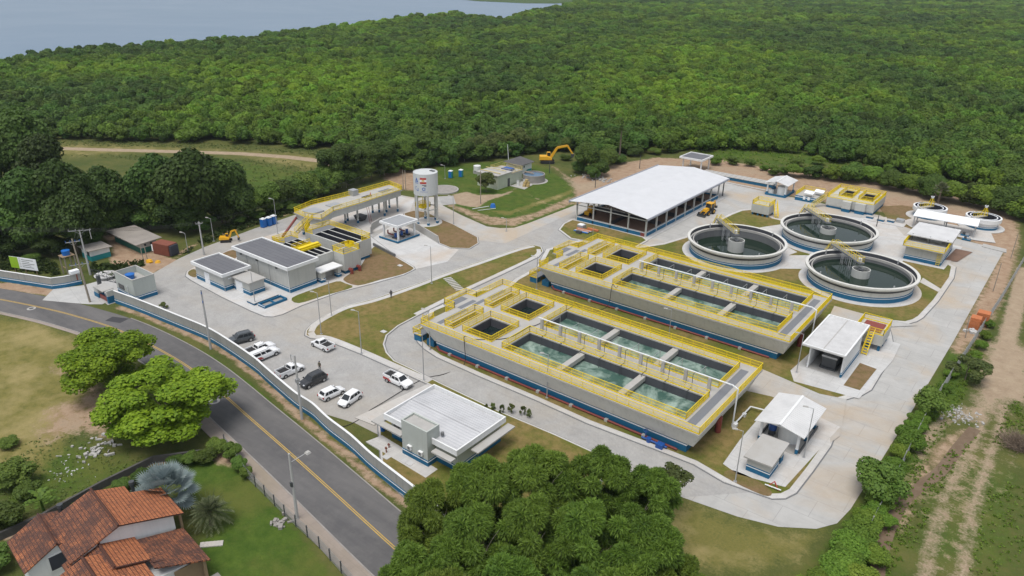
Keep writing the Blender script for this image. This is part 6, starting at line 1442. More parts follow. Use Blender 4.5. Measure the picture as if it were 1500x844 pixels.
# ---------------------------------------------------------------- people
def make_person(pos, ang, lab, stride, top, legs):
    bpy.context.view_layer.update()
    me = bpy.data.meshes.new('tmp'); 
    o = bpy.data.objects.new('person', me); COL.objects.link(o)
    bpy.context.view_layer.objects.active = o
    V = [(0,0,.95),(0,0,1.15),(0,0,1.38),(0,0,1.50),(0,.01,1.62),(0,.02,1.72),(.10,0,.88),(.11,stride*.5,.50),(.11,stride*.5-.06,.10),(.11,stride*.5+.12,.05),(-.10,0,.88),(-.11,-stride*.35,.50),(-.11,-stride*.6,.11),(-.11,-stride*.6+.16,.05),(.19,0,1.40),(.25,-stride*.25,1.14),(.24,.08-stride*.3,.90),(.24,.12-stride*.3,.82),(-.19,0,1.40),(-.25,stride*.25,1.14),(-.24,.08+stride*.3,.90),(-.24,.12+stride*.3,.82)]
    E = [(0,1),(1,2),(2,3),(3,4),(4,5),(0,6),(6,7),(7,8),(8,9),(0,10),(10,11),(11,12),(12,13),(2,14),(14,15),(15,16),(16,17),(2,18),(18,19),(19,20),(20,21)]
    rad = [.15,.14,.16,.065,.105,.075,.105,.07,.05,.045,.105,.07,.05,.045,.07,.055,.045,.04,.07,.055,.045,.04]
    me.from_pydata(V, E, [])
    o.modifiers.new('Skin','SKIN')
    if not me.skin_vertices: bpy.ops.mesh.customdata_skin_add()
    for k, r in enumerate(rad): me.skin_vertices[0].data[k].radius = (r, r*.8)
    me.skin_vertices[0].data[0].use_root = True
    s = o.modifiers.new('Sub','SUBSURF'); s.levels = s.render_levels = 2
    bpy.context.view_layer.update()
    ev = o.evaluated_get(bpy.context.evaluated_depsgraph_get()); m2 = bpy.data.meshes.new_from_object(ev)
    o.modifiers.clear(); o.data = m2; m2.name = 'person'; m2.materials.clear()
    for m in (skin_m, top, legs, cloth_dark): m2.materials.append(m)
    for p in m2.polygons:
        z = p.center.z; ax = abs(p.center.x)
        p.material_index = 0 if z > 1.49 or (ax > .2 and z < 1.05 and z > .7) else 1 if z > .93 else 2 if z > .13 else 3
        p.use_smooth = True
    o.location = pos; o.rotation_euler = (0,0,ang); tag(o, lab, 'person', 'people in the yard')
    hr = MB().lathe((0,0),[(.001,1.79),(.07,1.77),(.105,1.70),(.11,1.62),(.095,1.58)],14).build('hair', ink_dark, None); hr.parent = o; hr.location = (0,-.015,0)
make_person((-86.6,62.3,.022), R(200), 'person in an olive top standing beside the black car', .05, cloth_tan, cloth_dark)
make_person((-98.1,88.5,.03), R(60), 'person in dark clothes walking across the inner road', .45, cloth_dark, cloth_dark)
# ---------------------------------------------------------------- machines
def excavator(lab, pos, ang, s, arm_pts, bucket, track=True):
    t = thing('excavator', lab, 'excavator', (pos[0],pos[1],0)); local(t); t.rotation_euler = (0,0,ang); t.scale = (s,s,s)
    for y in (-1,1):
        mb = MB(); prof = [(-1.7,.1),(1.7,.1),(2.0,.45),(1.7,.85),(-1.7,.85),(-2.0,.45)]
        vs = [(x,y*1.15-.28,z) for x,z in prof]+[(x,y*1.15+.28,z) for x,z in prof]
        mb.add(vs,[tuple(range(6)),tuple(range(11,5,-1))]+[(i,6+i,6+(i+1)%6,(i+1)%6) for i in range(6)]); mb.build('crawler_track', rubber, t)
    MB().box(-1.0,1.0,-.9,.9,.5,.95).cyl((0,0),.8,.95,1.1,18).build('undercarriage', metal_dark, t)
    MB().add([(-2.3,-1.2,1.1),(1.2,-1.2,1.1),(1.2,1.2,1.1),(-2.3,1.2,1.1),(-2.2,-1.15,2.05),(-.3,-1.15,2.05),(-.3,1.15,2.05),(-2.2,1.15,2.05),(1.15,-1.15,1.6),(1.15,1.15,1.6)],
        [(0,3,2,1),(0,1,8,5,4),(2,3,7,6,9),(3,0,4,7),(4,5,6,7),(5,8,9,6),(1,2,9,8)]).build('body', digger, t)
    cb = MB().add([(-.25,.3,1.6),(1.15,.3,1.5),(1.15,1.15,1.5),(-.25,1.15,1.6),(-.2,.35,2.95),(.75,.35,2.95),(.75,1.1,2.95),(-.2,1.1,2.95)],[(0,3,2,1),(4,5,6,7),(0,1,5,4),(1,2,6,5),(2,3,7,6),(3,0,4,7)]).build('cab', digger, t)
    MB().add([(1.13,.4,1.75),(1.13,1.05,1.75),(.8,1.02,2.8),(.8,.42,2.8)],[(0,1,2,3)]).add([(-.1,1.16,1.85),(.95,1.17,1.8),(.72,1.12,2.8),(-.1,1.12,2.8)],[(3,2,1,0)]).add([(-.1,.29,1.85),(.95,.28,1.8),(.72,.33,2.8),(-.1,.33,2.8)],[(0,1,2,3)]).build('cab_window', glass, cb)
    def beam(p, q, w0, w1, name, par=t, m=digger):
        p, q = Vector((p[0],0,p[1])), Vector((q[0],0,q[1])); d = (q-p).normalized(); nz = Vector((-d.z,0,d.x)); y = .2
        vs = []
        for c, w in ((p,w0),(q,w1)):
            for a, b in ((-1,-1),(1,-1),(1,1),(-1,1)): v = c+nz*w*a; vs.append((v.x,b*y-.15,v.z))
        return MB().add(vs,[(0,1,2,3),(7,6,5,4),(0,4,5,1),(1,5,6,2),(2,6,7,3),(3,7,4,0)]).build(name, m, par)
    bo = None
    for k,(a, b) in enumerate(zip(arm_pts[:-1], arm_pts[1:])): beam(a, b, .34-.05*k, .30-.06*k, 'boom' if k < len(arm_pts)-2 else 'stick')
    a, b = arm_pts[0], arm_pts[1]; MB().tube((a[0]+.3,-.15,a[1]-.2),(b[0]-.1,-.15,b[1]-.5),.09,8).build('ram', metal_grey, t)
    bx, bz = arm_pts[-1]
    MB().add([(bx-.5,-.6,bz+.1),(bx+.35,-.6,bz+.15),(bx+.2,-.6,bz-.75),(bx-.45,-.6,bz-.85),(bx-.5,.3,bz+.1),(bx+.35,.3,bz+.15),(bx+.2,.3,bz-.75),(bx-.45,.3,bz-.85)],[(0,1,2,3),(7,6,5,4),(0,4,5,1),(1,5,6,2),(2,6,7,3)]).build('bucket', bucket, t)
excavator('large orange crawler excavator with a raised arm at the forest edge',(-136.0,192.6),R(38),1.15,[(1.0,1.8),(2.6,4.4),(5.4,5.0),(7.0,2.6)],metal_dark)
excavator('small yellow excavator on the road verge beside the dark trees on the left',(-149.6,86.0),R(48),.62,[(1.2,1.5),(2.2,4.0),(3.6,4.4),(4.6,1.4)],metal_dark)
t = thing('backhoe_loader', 'yellow backhoe loader parked beside the blue wall of the big shed', 'loader', (-73.6,177,0.03)); local(t); t.rotation_euler = (0,0,R(-96)); 
for x, r, y in ((-1.0,.72,.95),(1.35,.52,.9)):
    for s in (-1,1):
        y0, y1 = s*y-.22, s*y+.22; vs = [(x+r*math.cos(2*math.pi*i/20), yy, r+r*math.sin(2*math.pi*i/20)) for yy in (y0,y1) for i in range(20)]
        wl = MB().add(vs,[(i,(i+1)%20,20+(i+1)%20,20+i) for i in range(20)]+[tuple(range(20)),tuple(range(39,19,-1))]).build('wheel', rubber, t)
        yy = y1+.01 if s > 0 else y0-.01; MB().add([(x+r*.5*math.cos(2*math.pi*i/14),yy,r+r*.5*math.sin(2*math.pi*i/14)) for i in range(14)],[tuple(range(14))]).build('rim', digger, wl)
MB().box(-1.9,2.1,-.45,.45,.65,1.1).build('chassis', metal_dark, t); MB().frustum((.3,2.2,-.5,.5),(.4,2.1,-.45,.45),1.1,1.75).build('bonnet', digger, t)
c = MB().frustum((-1.5,.3,-.8,.8),(-1.4,.0,-.75,.75),1.1,2.75).build('cab', glass, t); MB().box(-1.6,.15,-.85,.85,2.75,2.9).box(-1.5,-1.38,-.8,-.7,1.1,2.75).box(-1.5,-1.38,.7,.8,1.1,2.75).box(.02,.14,-.78,-.68,1.1,2.75).box(.02,.14,.68,.78,1.1,2.75).build('cab_roof', digger, c)
MB().add([(2.9,-1.15,.15),(3.7,-1.15,.15),(3.0,-1.15,1.0),(2.9,-1.15,.9),(2.9,1.15,.15),(3.7,1.15,.15),(3.0,1.15,1.0),(2.9,1.15,.9)],[(0,1,2,3),(7,6,5,4),(0,4,5,1),(2,6,7,3),(3,7,4,0)]).build('front_bucket', metal_dark, t)
MB().tube((1.0,-.6,1.4),(3.0,-.6,.7),.11,6).tube((1.0,.6,1.4),(3.0,.6,.7),.11,6).build('loader_arm', digger, t); MB().tube((-1.9,0,1.2),(-2.9,0,3.0),.16,6).tube((-2.9,0,3.0),(-3.6,0,1.4),.13,6).build('boom', digger, t); MB().box(-3.9,-3.3,-.4,.4,.9,1.5).build('bucket', metal_dark, t)
t = thing('wheel_loader', 'small yellow loader parked under the left edge of the big white roof', 'loader', (-95.4,154,.8))
MB().box(-96.2,-94.8,153,156,1.1,2.0).box(-96,-95,154.4,155.6,2.0,3.0).build('body', digger, t)
for x in (-96.3,-94.7):
    for y in (153.4,155.6): MB().tube((x-.15,y,1.25),(x+.15,y,1.25),.5,14).build('wheel', rubber, t)
# ---------------------------------------------------------------- house at the lower left
HO = Vector((-74.3,23.3)); hu = Vector((.9938,-.112)); hw = Vector((.112,.9938))
def HP(u, w, z): p = HO+hu*u+hw*w; return (p.x,p.y,z)
t = thing('tiled_house', 'house with several overlapping clay-tiled roofs and white gables at the lower left', 'house', HP(3,0,0))
ORGH = ORG[t.name]
def roof_plane(pts, m, name='roof', th=.16):
    """pts: eave-start, eave-end, ridge-end, ridge-start as (u,w,z); UV in metres along/up the slope"""
    P = [Vector(HP(*p)) for p in pts]; mb = MB(); mb.slab([tuple(p) for p in P], th)
    o = mb.build(name, m, t); me = o.data; uv = me.uv_layers.new(name='UVMap'); a = (P[1]-P[0]).normalized(); b = (P[3]-P[0]); b = (b-a*b.dot(a)).normalized()
    for lp in me.loops: q = Vector(me.vertices[lp.vertex_index].co)+Vector(ORGH)-P[0]; uv.data[lp.index].uv = (q.dot(a), q.dot(b))
    return o
def ridge(p, q, r=.13, par=None):
    a, b = HP(*p), HP(*q); n = max(2,int((Vector(b)-Vector(a)).length/.42)); mb = MB(); A, B = Vector(a), Vector(b)
    for k in range(n): s0, s1 = A+(B-A)*(k/n), A+(B-A)*((k+1.12)/n); mb.tube(tuple(s0),tuple(s1),r*1.15,6,r*.85)
    mb.build('ridge_tiles', tile_bright, t)
def hbox(name, m, u0, u1, w0, w1, z0, z1, par=None):
    q = [HP(u0,w0,0)[:2],HP(u1,w0,0)[:2],HP(u1,w1,0)[:2],HP(u0,w1,0)[:2]]; return MB().prism(q,z0,z1).build(name, m, par or t)
def gable(name, u, pts):  # vertical white panel across w at fixed u
    mb = MB(); a = [HP(u,w,z) for w,z in pts]; b = [HP(u-.18,w,z) for w,z in pts]; n = len(pts)
    mb.add(a+b,[tuple(range(n)),tuple(range(2*n-1,n-1,-1))]+[(i,n+i,n+(i+1)%n,(i+1)%n) for i in range(n)]); return mb.build(name, wall_white, t)
r1 = roof_plane([(6.3,6.4,4.35),(.3,6.4,4.35),(.3,0,6.55),(6.3,0,6.55)], tile_bright)
r2 = roof_plane([(-1.6,-4.6,4.9),(9.0,-4.6,4.9),(9.0,0,6.5),(-1.6,0,6.5)][0:0] or [(-1.7,-4.9,4.75),(6.3,-4.9,4.75),(6.3,-.002,6.5),(-1.7,-.002,6.5)], tile_old)
ridge((-1.7,0,6.6),(6.3,0,6.6))
roof_plane([(1.0,3.2,5.35),(-1.4,3.2,5.35),(-1.4,.05,6.45),(1.0,.05,6.45)], tile_bright)
gable('gable_wall',5.9,[(-4.6,2.5),(5.4,2.5),(5.4,4.5),(0,6.4),(-4.6,4.75)])
hbox('wall', wall_white, 0.2,5.7,-4.3,5.0,0,4.4); hbox('timber_post', wood, 5.5,5.8,6.0,6.25,0,4.3); hbox('veranda_wall', wood, .5,5.6,5.0,5.1,0,4.2)
# second gable, lower
roof_plane([(10.3,1.3,4.0),(4.9,1.3,4.0),(4.9,-2.0,5.15),(10.3,-2.0,5.15)], tile_bright)
roof_plane([(13.0,6.0,2.6),(6.4,6.0,2.6),(6.4,1.0,4.02),(11.8,1.0,4.02)], tile_old)
roof_plane([(4.9,-5.4,4.0),(10.3,-5.4,4.0),(10.3,-2.002,5.13),(4.9,-2.002,5.13)], tile_old)
ridge((4.9,-2,5.22),(10.3,-2,5.22)); ridge((10.35,-2,5.1),(10.35,1.3,3.95),.11)
hbox('wall', wall_white, 6.2,11.9,-4.8,4.4,0,2.65); hbox('timber_post', wood, 12.4,12.7,5.3,5.6,0,2.7); hbox('veranda_wall', wood, 12.0,12.1,2.6,5.4,0,2.5); hbox('paved_step', stone, 12.6,14.5,4.8,6.6,0,.15)
# third gable towards the viewer
roof_plane([(16,.6,4.0),(7.2,.6,4.0),(7.2,-3.9,5.5),(16,-3.9,5.5)], tile_bright)
roof_plane([(7.2,-7.6,4.2),(16,-7.6,4.2),(16,-3.902,5.48),(7.2,-3.902,5.48)], tile_old)
ridge((7.2,-3.9,5.57),(16,-3.9,5.57)); hbox('wall', wall_white, 8,15.6,-7.1,.2,0,4.0)
roof_plane([(11.0,2.6,3.55),(10.0,2.6,3.55),(10.0,1.2,4.1),(11.0,1.2,4.1)], tile_old)
# left wing with the white gable window
roof_plane([(-3.4,-8.3,3.4),(2.8,-8.3,3.4),(2.8,-5.0,5.05),(-3.4,-5.0,5.05)], tile_old)
roof_plane([(2.8,-3.2,4.5),(-3.4,-3.2,4.5),(-3.4,-5.002,5.03),(2.8,-5.002,5.03)], tile_old); ridge((-3.4,-5,5.12),(2.8,-5,5.12),.11)
hbox('wall', wall_white, -3,2.4,-7.9,-3.0,0,3.5); gable('gable_wall',2.55,[(-7.9,0),(-3.2,0),(-3.2,4.4),(-5,4.9),(-7.9,3.5)])
w = hbox('window_frame', wall_white, 2.56,2.66,-6.2,-4.3,1.9,3.9); hbox('window_pane', ink_dark, 2.6,2.68,-6.0,-4.5,2.05,3.75, w)
for k,(u,v,lab) in enumerate(((92,744,'black flue pipe behind the left tiled roof'),(196,710,'black flue pipe behind the upper tiled roof beside the silver palm'))):
    x, y, _ = G(u, v+12, 4.0); tt = thing('flue_pipe', lab, 'chimney pipe', (x,y,0)); MB().cyl((x,y),.2,0,5.2,14).build('pipe', metal_dark, tt); MB().cyl((x,y),.3,5.2,5.6,14).build('cowl', metal_dark, tt)
t = thing('garden_wall', 'dark stone garden wall behind the tiled house', 'wall', (-84,27,0))
L = GP([(-20,800),(60,765),(150,715),(225,678),(300,668),(335,655)]); mb = MB()
for a, b in zip(L[:-1],L[1:]):
    d = Vector((b[0]-a[0],b[1]-a[1])).normalized(); n = Vector((-d.y,d.x))*.15
    mb.prism([(a[0]+n.x,a[1]+n.y),(a[0]-n.x,a[1]-n.y),(b[0]-n.x,b[1]-n.y),(b[0]+n.x,b[1]+n.y)],0,1.0)
mb.build('wall', paint('garden_stone',(.085,.082,.078),.9,.3,1.5,streak=.4), t)
mb = MB()
for k in range(6): x, y, _ = G(296+k*5.6, 799-k*.5); mb.obox((x,y), .9, .42, .8, 0, .12)
tag(mb.build('stepping_slabs', conc_pad), 'pale stepping slabs on the garden lawn by the veranda', 'slabs')
# ================================================================== VEGETATION
nr = np.random.default_rng(11)
def quads_mesh(name, C, A, B, mats, leafv, extra=None):
    """one quad per leaf: centre C, half axes A and B (N,3)"""
    n = len(C); V = np.empty((n,4,3), np.float32)
    V[:,0] = C-A; V[:,1] = C-B*1.0+A*.15; V[:,2] = C+A; V[:,3] = C+B*1.0+A*.15
    V = V.reshape(-1,3); F = np.arange(n*4).reshape(n,4); lv = np.repeat(leafv,4)
    mi = np.zeros(n, np.int32)
    me = bpy.data.meshes.new(name)
    loops = F.ravel(); starts = np.arange(n)*4; tot = np.full(n,4)
    if extra:
        ev, ef, emi, elv = extra
        base = len(V); V = np.vstack([V, np.array(ev, np.float32)]); lv = np.concatenate([lv, elv])
        l2 = np.array([i+base for f in ef for i in f]); t2 = np.array([len(f) for f in ef])
        starts = np.concatenate([starts, len(loops)+np.concatenate([[0],np.cumsum(t2)[:-1]])]); loops = np.concatenate([loops,l2]); tot = np.concatenate([tot,t2]); mi = np.concatenate([mi, np.array(emi,np.int32)])
    me.vertices.add(len(V)); me.vertices.foreach_set('co', V.ravel())
    me.loops.add(len(loops)); me.loops.foreach_set('vertex_index', loops.astype(np.int32))
    me.polygons.add(len(starts)); me.polygons.foreach_set('loop_start', starts.astype(np.int32))
    for m in mats: me.materials.append(m)
    me.polygons.foreach_set('material_index', mi)
    a = me.attributes.new('leafv','FLOAT','POINT'); a.data.foreach_set('value', lv.astype(np.float32))
    me.update(calc_edges=True); me.validate()
    return me
ICO = None
def ico():
    global ICO
    if ICO is None:
        t = (1+5**.5)/2; v = [(-1,t,0),(1,t,0),(-1,-t,0),(1,-t,0),(0,-1,t),(0,1,t),(0,-1,-t),(0,1,-t),(t,0,-1),(t,0,1),(-t,0,-1),(-t,0,1)]
        L = (1+t*t)**.5; ICO = (np.array(v)/L, [(0,11,5),(0,5,1),(0,1,7),(0,7,10),(0,10,11),(1,5,9),(5,11,4),(11,10,2),(10,7,6),(7,1,8),(3,9,4),(3,4,2),(3,2,6),(3,6,8),(3,8,9),(4,9,5),(2,4,11),(6,2,10),(8,6,7),(9,8,1)])
    return ICO
def rnd_dirs(n, up=0.0):
    d = nr.normal(size=(n,3)); d[:,2] += up; return d/np.linalg.norm(d,axis=1,keepdims=True)
def crown(name, mats, nb, nl, size, Rz=.75, blob=(.3,.46), aspect=1.0, droop=0.0, seed=1, core=.78, flat=False, spread=.72, gap=0.0):
    """unit crown (radius about 1, sitting on z 0 .. 2*Rz): leaf clumps spread over a dome of overlapping puffs"""
    global nr
    nr = np.random.default_rng(seed)
    d = rnd_dirs(nb, .35); k = spread*nr.uniform(.45,1.0,nb)[:,None]**.6
    bc = d*k; bc[:,2] = bc[:,2]*Rz+Rz*.95; br = nr.uniform(blob[0],blob[1],nb)
    if flat: bc[:,2] = np.round(bc[:,2]/.32)*.32
    w = br**2/np.sum(br**2); which = nr.choice(nb, nl, p=w)
    n = rnd_dirs(nl, .45); rr = nr.uniform(.80,1.10,nl)
    r = (br[which]*rr)[:,None]
    C = bc[which]+n*r*np.array([1,1,.8 if not flat else .5])
    if gap:   # leave irregular holes where the branches part
        ph = np.sin(C[:,0]*9+seed)*np.sin(C[:,1]*8.3+1.7*seed)*np.sin(C[:,2]*10+.6); keep = ph < 1-gap; C, n, which, rr = C[keep], n[keep], which[keep], rr[keep]
    N_ = len(C); nn = n*.9+nr.normal(size=(N_,3))*.45+np.array([0,0,.45]); nn /= np.linalg.norm(nn,axis=1,keepdims=True)
    t = np.cross(nn, nr.normal(size=(N_,3))); t /= np.linalg.norm(t,axis=1,keepdims=True)
    if droop:
        t = n+nr.normal(size=(N_,3))*.35; t[:,2] -= droop*nr.uniform(0,1,N_); t /= np.linalg.norm(t,axis=1,keepdims=True); nn = np.cross(t, np.cross(nn,t)); nn /= np.linalg.norm(nn,axis=1,keepdims=True)+1e-6
    b = np.cross(nn,t); s = size*nr.uniform(.6,1.4,N_)[:,None]
    lv = np.clip(nr.uniform(0,1,N_)*.7+.3*nr.uniform(0,1,nb)[which],0,1)
    ev, ef, em, el = [], [], [], []
    if core:
        v, f = ico()
        for c0, r0 in zip(bc,br):
            o = len(ev); ev += [tuple(x) for x in (c0+v*r0*core*np.array([1,1,.8 if not flat else .45]))]; ef += [tuple(i+o for i in q) for q in f]; em += [0]*20; el += [0.1]*12
    return quads_mesh(name, C, t*s*aspect, b*s/ (1 if aspect < 1.5 else 1.6), mats, lv, (ev,ef,em,np.array(el)) if ev else None)
def trunk_mesh(name, m, limbs=6, seed=1, lean=.12, r=.05):
    """unit trunk: height 1, forking into limbs near the top"""
    g = random.Random(seed); mb = MB(); p = (0,0,0); rr = r; pts = [p]
    for k in range(4):
        q = (p[0]+g.uniform(-lean,lean)*.4, p[1]+g.uniform(-lean,lean)*.4, p[2]+.2); mb.tube(p,q,rr,7,rr*.86,cap=False); p = q; rr *= .86; pts.append(p)
    for k in range(limbs):
        s = pts[g.choice((2,3,4))]; a = g.uniform(0,6.28); L = g.uniform(.25,.45); q = (s[0]+math.cos(a)*L*.8,s[1]+math.sin(a)*L*.8,s[2]+L); mb.tube(s,q,rr*.75,5,rr*.3,cap=False)
        a += g.uniform(-.7,.7); q2 = (q[0]+math.cos(a)*L*.5,q[1]+math.sin(a)*L*.5,q[2]+L*.45); mb.tube(q,q2,rr*.3,4,rr*.12,cap=False)
    me = bpy.data.meshes.new(name); me.from_pydata(mb.v,[],mb.f); me.materials.append(m); return me
def add_obj(name, me, parent=None, loc=(0,0,0), sc=(1,1,1), rz=0):
    o = bpy.data.objects.new(name, me); COL.objects.link(o); o.location = loc; o.scale = sc; o.rotation_euler = (0,0,rz)
    if parent is not None: o.parent = parent
    return o
TR = [trunk_mesh('trunk', bark, 6, s) for s in (1,2,3)]; TRP = [trunk_mesh('trunk', bark_pale, 9, s, r=.035) for s in (4,5)]
CR_DARK = [crown('crown',[leaf_dark],20,9000,.046,.85,seed=s,gap=.25) for s in (1,2,3)]
CR_MID = [crown('crown',[leaf_mid],18,8000,.048,.8,seed=s,gap=.25) for s in (4,5,6)]
CR_OLIVE = [crown('crown',[leaf_olive],16,6500,.050,.8,seed=s,gap=.3) for s in (7,8)]
CR_FINE = [crown('crown',[leaf_bright],46,24000,.026,.95,blob=(.16,.30),seed=s,gap=.22,spread=.86,core=.65) for s in (9,10)]
CR_FEATH = [crown('crown',[leaf_feather],28,32000,.017,.85,blob=(.20,.30),aspect=3.6,droop=1.0,seed=s,core=.68,spread=.85,gap=.14) for s in (12,13,14)]
CR_SPARSE = [crown('crown',[leaf_olive],14,3000,.050,.7,blob=(.22,.34),seed=s,core=0,gap=.3,spread=.85) for s in (15,16)]
CR_HEDGE = [crown('crown',[hedge_leaf],14,6000,.048,.7,seed=s) for s in (17,18)]
CR_ROUND = [crown('crown',[leaf_mid],18,5200,.052,.72,blob=(.26,.4),seed=s,gap=.2) for s in (19,20)]
FRONT = [(-900,385),(100,385),(150,352),(185,340),(262,356),(300,344),(373,326),(432,306),(470,292),(540,272),(600,253),(640,250),(700,240),(790,228),(822,226),(843,228),(852,258),(870,270),(895,248),(930,234),(1000,226),(1010,2000),(3000,2000)]
def tree(name, lab, u, vtop, h, r, crowns, trunks=None, group=None, cat='tree', zfrac=None):
    if vtop < 375 and not (700 < u < 720 and vtop > 240):   # keep the row behind the roads, huts and machines in front of it
        lim = float(np.interp(u, [e[0] for e in FRONT], [e[1] for e in FRONT]))
        while h > 2.2:
            x, y, _ = G(u, vtop, h); a = PXv(np.array([x]),np.array([y]),np.array([0.])); 
            if a[1][0]+r*FPX/a[2][0]*.34 <= lim: break
            h *= .95; r *= .978
    x, y, _ = G(u, vtop, h); t = thing(name, lab, cat, (x,y,0), group); k = rng.randrange(1000)
    hz = min(h*.9, r*(zfrac or 1.55)); c = crowns[k % len(crowns)]
    add_obj('crown', c, t, (0,0,h-hz), (r, r*rng.uniform(.9,1.1), hz/1.75), rng.uniform(0,6.28))
    if trunks: q = (h-hz*.35)/1.25; add_obj('trunk', trunks[k % len(trunks)], t, (0,0,0), (max(q*.55,r*.6),)*2+(q,), rng.uniform(0,6.28))
    return t
for u,v,h,r in ((15,152,26,7),(45,190,22,6),(-25,170,24,7),(70,230,20,6),(30,240,19,6.5),(92,272,16,6),(-15,270,17,6.5),(50,300,14,6),(112,300,13,6),(10,335,11,6),(70,345,9,5),(125,330,10,5),(-25,360,9,5.5),(40,372,6.5,4)):
    tree('broadleaf_tree','tall dark tree in the wood at the left edge, behind the billboard',u,v,h,r,CR_DARK,TR,'dark trees in the left-hand wood',zfrac=2.7)
for u,v,h,r in ((140,243,17,6),(160,272,14,6),(150,310,10,5),(215,222,19,7),(265,215,20,7.5),(310,225,19,7),(332,252,16,6),(235,252,17,7),(287,256,16,7),(195,268,14,6),(325,292,12,6),(255,292,12,6.5),(215,305,10,5.5),(295,316,8.5,5),(180,322,7.5,4.5)):
    tree('broadleaf_tree','dense dark green tree behind the green shack and red container',u,v,h,r,CR_DARK,TR,'dark trees behind the green shack',zfrac=2.2)
for u,v,h,r in ((360,290,9,4),(385,262,13,4.5),(395,285,10,4.5),(420,275,11,4.5),(440,262,12,4),(455,285,8.5,4),(350,316,6,3.2),(375,308,6.5,3),(430,298,6.5,3.5),(480,255,9,4),(505,245,9.5,4),(405,262,8,4.2),(425,255,8,4.4),(445,250,8,4.4),(462,248,8,4.2),(478,241,8.5,4.4),(497,236,9,4.4),(470,264,6.5,3.6),(440,268,6.5,3.8),(412,277,6,3.6),(392,270,8,4.2),(365,272,8,4)):
    tree('broadleaf_tree','mid green tree at the edge of the field left of the elevated channel',u,v,h,r,CR_MID,TRP,'trees left of the elevated channel')
for u,v,h,r in ((480,215,14,5),(505,205,16,5.5),(530,232,11,5),(555,225,12,5),(575,243,9,4.5),(540,210,14,5),(600,212,13,5),(625,185,17,6),(643,200,15,5.5),(655,217,11,5),(612,236,8,4),(560,202,14,5),(590,195,15,5)):
    tree('broadleaf_tree','leafy tree at the forest edge behind the water tower and elevated channel',u,v,h,r,(CR_MID if (u//5)%3 else CR_DARK),TR,'forest edge trees behind the water tower')
for u,v,h,r in ((680,205,13,5),(700,196,14,5),(722,190,14,5.5),(745,195,14,5),(765,184,16,6),(790,190,15,5.5),(810,205,12,5),(775,212,11,5),(735,214,9,4.5),(702,224,7,4)):
    tree('broadleaf_tree','olive green tree at the forest edge behind the old pump house',u,v,h,r,(CR_OLIVE if 690 < u < 770 else CR_MID),TRP,'forest edge trees behind the old pump house')
for u,v,h,r in ((830,225,8,4),(852,233,5.5,3.2),(868,242,4.2,2.6),(828,200,13,5.5),(860,206,12,5),(890,216,9,4.5),(905,224,6.5,4),(930,214,8.5,4.5),(960,216,7,4),(985,211,7.5,4),(877,229,6,3.5)):
    tree('broadleaf_tree','bushy tree at the forest edge right of the orange excavator',u,v,h,r,CR_MID,TR,'forest edge trees right of the orange excavator')
for k,(u,v,h,r) in enumerate(((1135,240,3.5,2.6),(1165,238,4.5,3.2),(1195,240,4.5,3.2),(1225,236,6,4),(1250,233,7,4),(1280,239,6,4),(1310,247,6,4),(1340,250,6.5,4.3),(1370,254,7,4.5),(1400,260,7,4.5),(1430,264,7,4.5),(1455,264,8,5),(1482,270,8,5),(1512,277,8,5),(1492,242,9,5),(1540,290,8,5),(1075,228,3,2.4),(1050,226,3.4,2.4),(1100,232,2.6,2),(1122,240,2.2,1.8),(1150,243,2.6,2),(1182,244,3,2.2),(1212,246,3,2.4),(1240,246,3.4,2.6),(1266,248,3.6,2.8),(1296,254,3.6,2.8),(1326,258,4,3),(1357,263,4,3),(1387,269,4.2,3),(1418,276,4.2,3.2),(1446,281,4.4,3.2),(1470,287,4.4,3.2),(1495,296,4.6,3.2),(1200,226,3.4,2.6),(1170,230,3,2.2))):
    tree('bush','rounded green bush in the row between the bare earth and the forest at the right',u,v,h,r,CR_HEDGE if k%2 else CR_MID,None,'bushes along the bare earth bank',cat='bush')
tree('broadleaf_tree','single small round tree in front of the old pump house',712,250,6.2,3.1,CR_OLIVE,TR)
# near trees
for u,v,h,r in ((636,712,11,4.3),(715,672,12,4.6),(795,660,12.5,4.6),(875,657,12.5,4.7),(948,688,11.5,4.3),(622,790,10.5,4.2),(700,752,11.5,4.6),(785,738,12,4.6),(868,745,12,4.7),(955,765,11,4.5),(655,850,10.5,4.5),(745,830,11.5,4.6),(840,838,11.5,4.8),(935,848,10.5,4.6),(990,822,8,3.6)):
    tree('feathery_tree','feathery green tree in the tall clump at the bottom centre',u,v,h,r,CR_FEATH,TRP,'feathery trees at the bottom centre',zfrac=1.9)
tree('broadleaf_tree','sparse grey-green tree at the right end of the feathery clump',985,676,7.5,2.4,CR_SPARSE,TRP)
tree('broadleaf_tree','bright green fine-leaved tree beside the road, farther one of two',155,495,8.5,7.0,CR_FINE[:1],TR,zfrac=1.5)
tree('broadleaf_tree','broad bright green spreading tree above the rubble bank, nearer one of two',232,545,9,8.6,CR_FINE[1:],TR,zfrac=1.35)
tree('bush','dark bush on the road side of the bright green tree',158,489,4,2.2,CR_DARK,TR,cat='bush')
for u,v,h,r,cr,lab in ((1425,517,5,3.4,CR_SPARSE,'thin olive tree by the right fence, nearest the brick stacks'),(1371,563,5.5,2.9,CR_ROUND,'rounded green tree against the right fence above the rubble'),(1336,622,3.6,2.2,CR_HEDGE,'small bright shrub on the plant side of the right fence'),(1300,672,6,3.5,CR_ROUND,'full round green tree beside the bottom right bend')):
    tree('fence_tree',lab,u,v,h,r,cr,TR)
